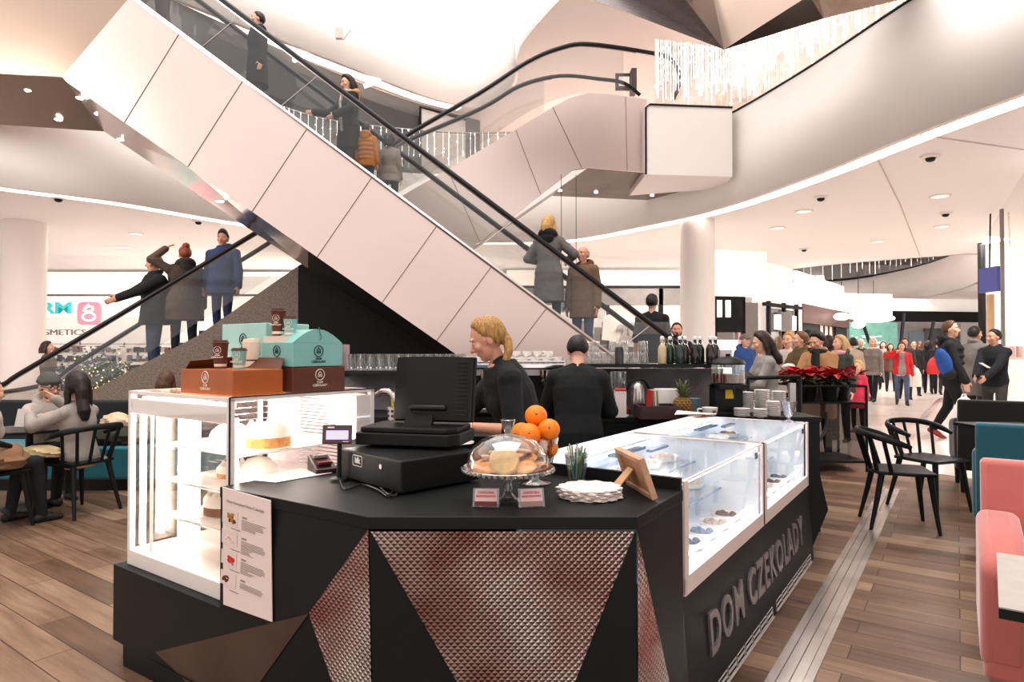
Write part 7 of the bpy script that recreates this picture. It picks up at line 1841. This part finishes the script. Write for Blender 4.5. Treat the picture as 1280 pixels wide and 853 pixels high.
person('man with dark hair in long grey overcoat standing with his back turned', fx(1219, 10.9), 140, 1.80, 'm', ('short', '#2b2422'), dict(col='#85817e', hem=.62, collar='high', e=.034), ('#4a4644',), vox=.011)
person('man in dark navy jacket holding a phone at the right glass shopfront', fx(1243, 10.3), -30, 1.73, 'm', ('short', '#241e1c'), dict(col='#22262c', hem=.82, collar=True), ('#4c4a44',), head=(-20, 4), arms={'L': ((.1, -.38, 1.0), None), 'R': ((-.06, -.38, 1.0), None)}, vox=.011, skin=SK2)
# distant shoppers
far = [(1160, 21, 175, 1.7, 'f', ('bob', '#2a2220'), '#2b2c2f', 'shopper in black coat walking away left of the red bag'), (1172, 20.5, 170, 1.74, 'm', ('short', '#2a2220'), '#26272a', 'shopper in black jacket walking away with a red bag'), (1150, 24, 178, 1.7, 'f', ('bob', '#6b4a33'), '#8a837d', 'distant shopper in grey coat near the dark soffited shop'),
       (1113, 22, 10, 1.62, 'f', ('long', '#4a3226'), '#6a4c42', 'distant woman in dark red-brown jacket right of the white haired woman'), (1104, 23, 0, 1.7, 'f', ('bob', '#54392b'), '#b08d85', 'distant woman in pinkish jacket half hidden behind the white haired woman'), (1066, 14.5, 200, 1.66, 'f', ('curly', '#2a201d'), '#c9b9a6', 'woman with curly dark hair in cream coat behind the pink-coated girl'), (1076, 19, 20, 1.72, 'm', ('beanie', '#d9d0ca'), '#4c4846', 'distant man in white woolly hat'),
       (1036, 13.5, 160, 1.70, 'f', ('bob', '#3a2b24'), '#39383a', 'dark clad shopper behind the tan coat shopper'), (972, 14.5, -160, 1.68, 'f', ('bob', '#8a6a4c'), '#d8cfc8', 'shopper in white coat behind the bun-haired blonde'), (1142, 20, 10, 1.7, 'm', ('short', '#2f2521'), '#2d2c2e', 'dark jacketed shopper between the red jacket woman and the black coats')]
for px, Y, fc, H, sx_, hr, col, lab in far:
    person(lab, fx(px, Y), fc, H, sx_, hr, dict(col=col, hem=.72, e=.034), ('#2a2b2f',), legs='walk' if H > 1.65 else 'stand', vox=.016)
flush_people()
# things they carry
def carrier(name, label, loc, w_, h_, col, d=.12):
    t = thing(name, label, 'bag', loc)
    mb = MB(); mb.loft([(0, 0, -h_, w_ * .46, d * .5), (0, 0, -h_ * .8, w_ * .5, d * .6), (0, 0, -h_ * .4, w_ * .46, d * .5), (0, 0, -h_ * .15, w_ * .3, d * .25), (0, 0, -.04, w_ * .12, d * .12)], 14); mb.build('bag', mk('bag_' + name, col, .5, var=.08, bump=.5, bscale=14), t)
    mb = MB(); mb.tube([(-w_ * .16, 0, -h_ * .16), (-.02, 0, .0), (.02, 0, .0), (w_ * .16, 0, -h_ * .16)], .012, 6); mb.build('handle', C(col, .5), t); return t
carrier('carrier_bag', 'white plastic carrier bag held by the man with the blue backpack', at(1205, 493, 9.85), .34, .55, '#f0e8e4')
carrier('carrier_bag', 'white plastic carrier bag beside the red jacket woman', at(1142, 457, 16.5), .42, .55, '#eee6e0')
carrier('carrier_bag', 'bright red shopping bag carried by a shopper in black', at(1168, 446, 19.9), .5, .55, '#c8322c')
bpk = fx(1180, 10.0, 1.22); t = thing('backpack', 'blue slanted backpack on the padded jacket man', 'backpack', bpk, 0)
mb = MB(); mb.ell((0, 0, 0), (.10, .13, .24), 18, 12, mat=Matrix.Rotation(R_(-18), 4, 'Y')); mb.build('pack', CL('#2f5aa0'), t)
mb = MB(); mb.ell((.07, -.02, -.16), (.09, .12, .10), 14, 10); mb.build('pocket', CL('#24272c'), t)
for lab, c_, px, py, Y in (('black phone held by the man at the glass shopfront', '#c9c2be', 1231, 457, 9.9), ('dark phone in the hands of the tan coat shopper', '#26272a', 1017, 468, 8.33), ('dark tablet menu held by the grey cardigan girl', '#2a2c2e', 935, 470, 6.95)):
    mb = MB(); mb.box((0, 0, 0), (.14 if 'tablet' in lab else .075, .012, .15)); o = mb.build('phone' if 'phone' in lab else 'tablet', C(c_, .3), smooth=False, bevel=.004); o.location = at(px, py, Y); o.rotation_euler = (R_(-60), 0, R_(20)); tag(o, lab.replace('black phone', 'pale phone'), 'phone' if 'phone' in lab else 'tablet')
mb = MB(); mb.ell((0, 0, 0), (.09, .11, .012), 18, 6, fn=lambda v: 1 + .1 * math.sin(v.x * 9)); o = mb.build('cleaning_cloth', CL('#efe9e2')); o.location = at(571, 543, 3.45); o.location.z = .925; tag(o, 'white cloth under the blonde barista\'s hand', 'cloth')
mb = MB(); mb.ell((0, 0, 0), (.09, .06, .05), 14, 8); o = mb.build('mitten', CL('#e8e2de')); o.location = at(986, 459, 8.45); tag(o, 'white glove held by the khaki jacket woman', 'glove')
# ------------------------------------------------------------------ camera
cam = bpy.data.cameras.new('camera'); cam.sensor_width = 36; cam.lens = F_PX / 1280 * 36; cam.clip_end = 200
co = bpy.data.objects.new('camera', cam); COL.objects.link(co)
co.location = (0, 0, CAM_H); co.rotation_euler = (PI / 2 + PITCH, 0, 0)
SC.camera = co
# ------------------------------------------------------------------ light
w = bpy.data.worlds.new('world'); SC.world = w; w.use_nodes = True
bg = w.node_tree.nodes['Background']; bg.inputs[0].default_value = lin('#fff9f5'); bg.inputs[1].default_value = 1.05
def area(name, loc, size, power, col='#fff8f3', rot=(0, 0, 0), sy=None):
    l = bpy.data.lights.new(name, 'AREA'); l.energy = power; l.size = size; l.color = lin(col)[:3]
    if sy: l.shape = 'RECTANGLE'; l.size_y = sy
    o = bpy.data.objects.new(name, l); COL.objects.link(o); o.location = loc; o.rotation_euler = rot; return o
hc = sum((p for p in hole), V((0, 0, 0))) / len(hole)
area('atrium_skylight', (-1, 5, 17), 13, 1600)
for i, (x, y) in enumerate(((7.5, 9), (12, 16), (8, 22), (18, 26), (-11, 16.5), (-3, 20), (-8, 20.5), (4, 16.5), (24, 36), (14, 40))):
    area('ceiling_fill_%d' % i, (x, y, CEIL - .03), 1.2, 135)  # added fill lights that brighten the dim distant ceiling and floor
area('left_fill', (-9.5, 5.5, 5.2), 2.5, 260, rot=(R_(100), 0, 0))  # added fill out of view, brightens the left fascia
area('void_fill', (hc.x, hc.y - 7, 10), 6, 6000, rot=(R_(62), 0, 0))  # added fill aimed at the curved far fascia
area('cabinet_lamp', cl(cw / 2, cd / 2, 1.2), .5, 8)
for s_ in (.61, 1.82):
    p = P4 + RDIR * s_ - LDIR * .35; area('case_lamp', (p.x, p.y, .915), .25, 1.2, '#f2f7ff')
area('void_top_fill', (hc.x, hc.y, 14), 12, 7000)  # added overhead fill that lights the inside of the far void
for x, y in ((-6, 19), (2, 20), (9, 15), (12, 9)): area('upper_fill', (x, y, Z2 - .05), 1.5, 220)  # added fill lights that lighten the upper level and its soffit
vs = SC.view_settings
vs.view_transform = 'Standard'; vs.look = 'None'; vs.exposure = .42; vs.gamma = .88
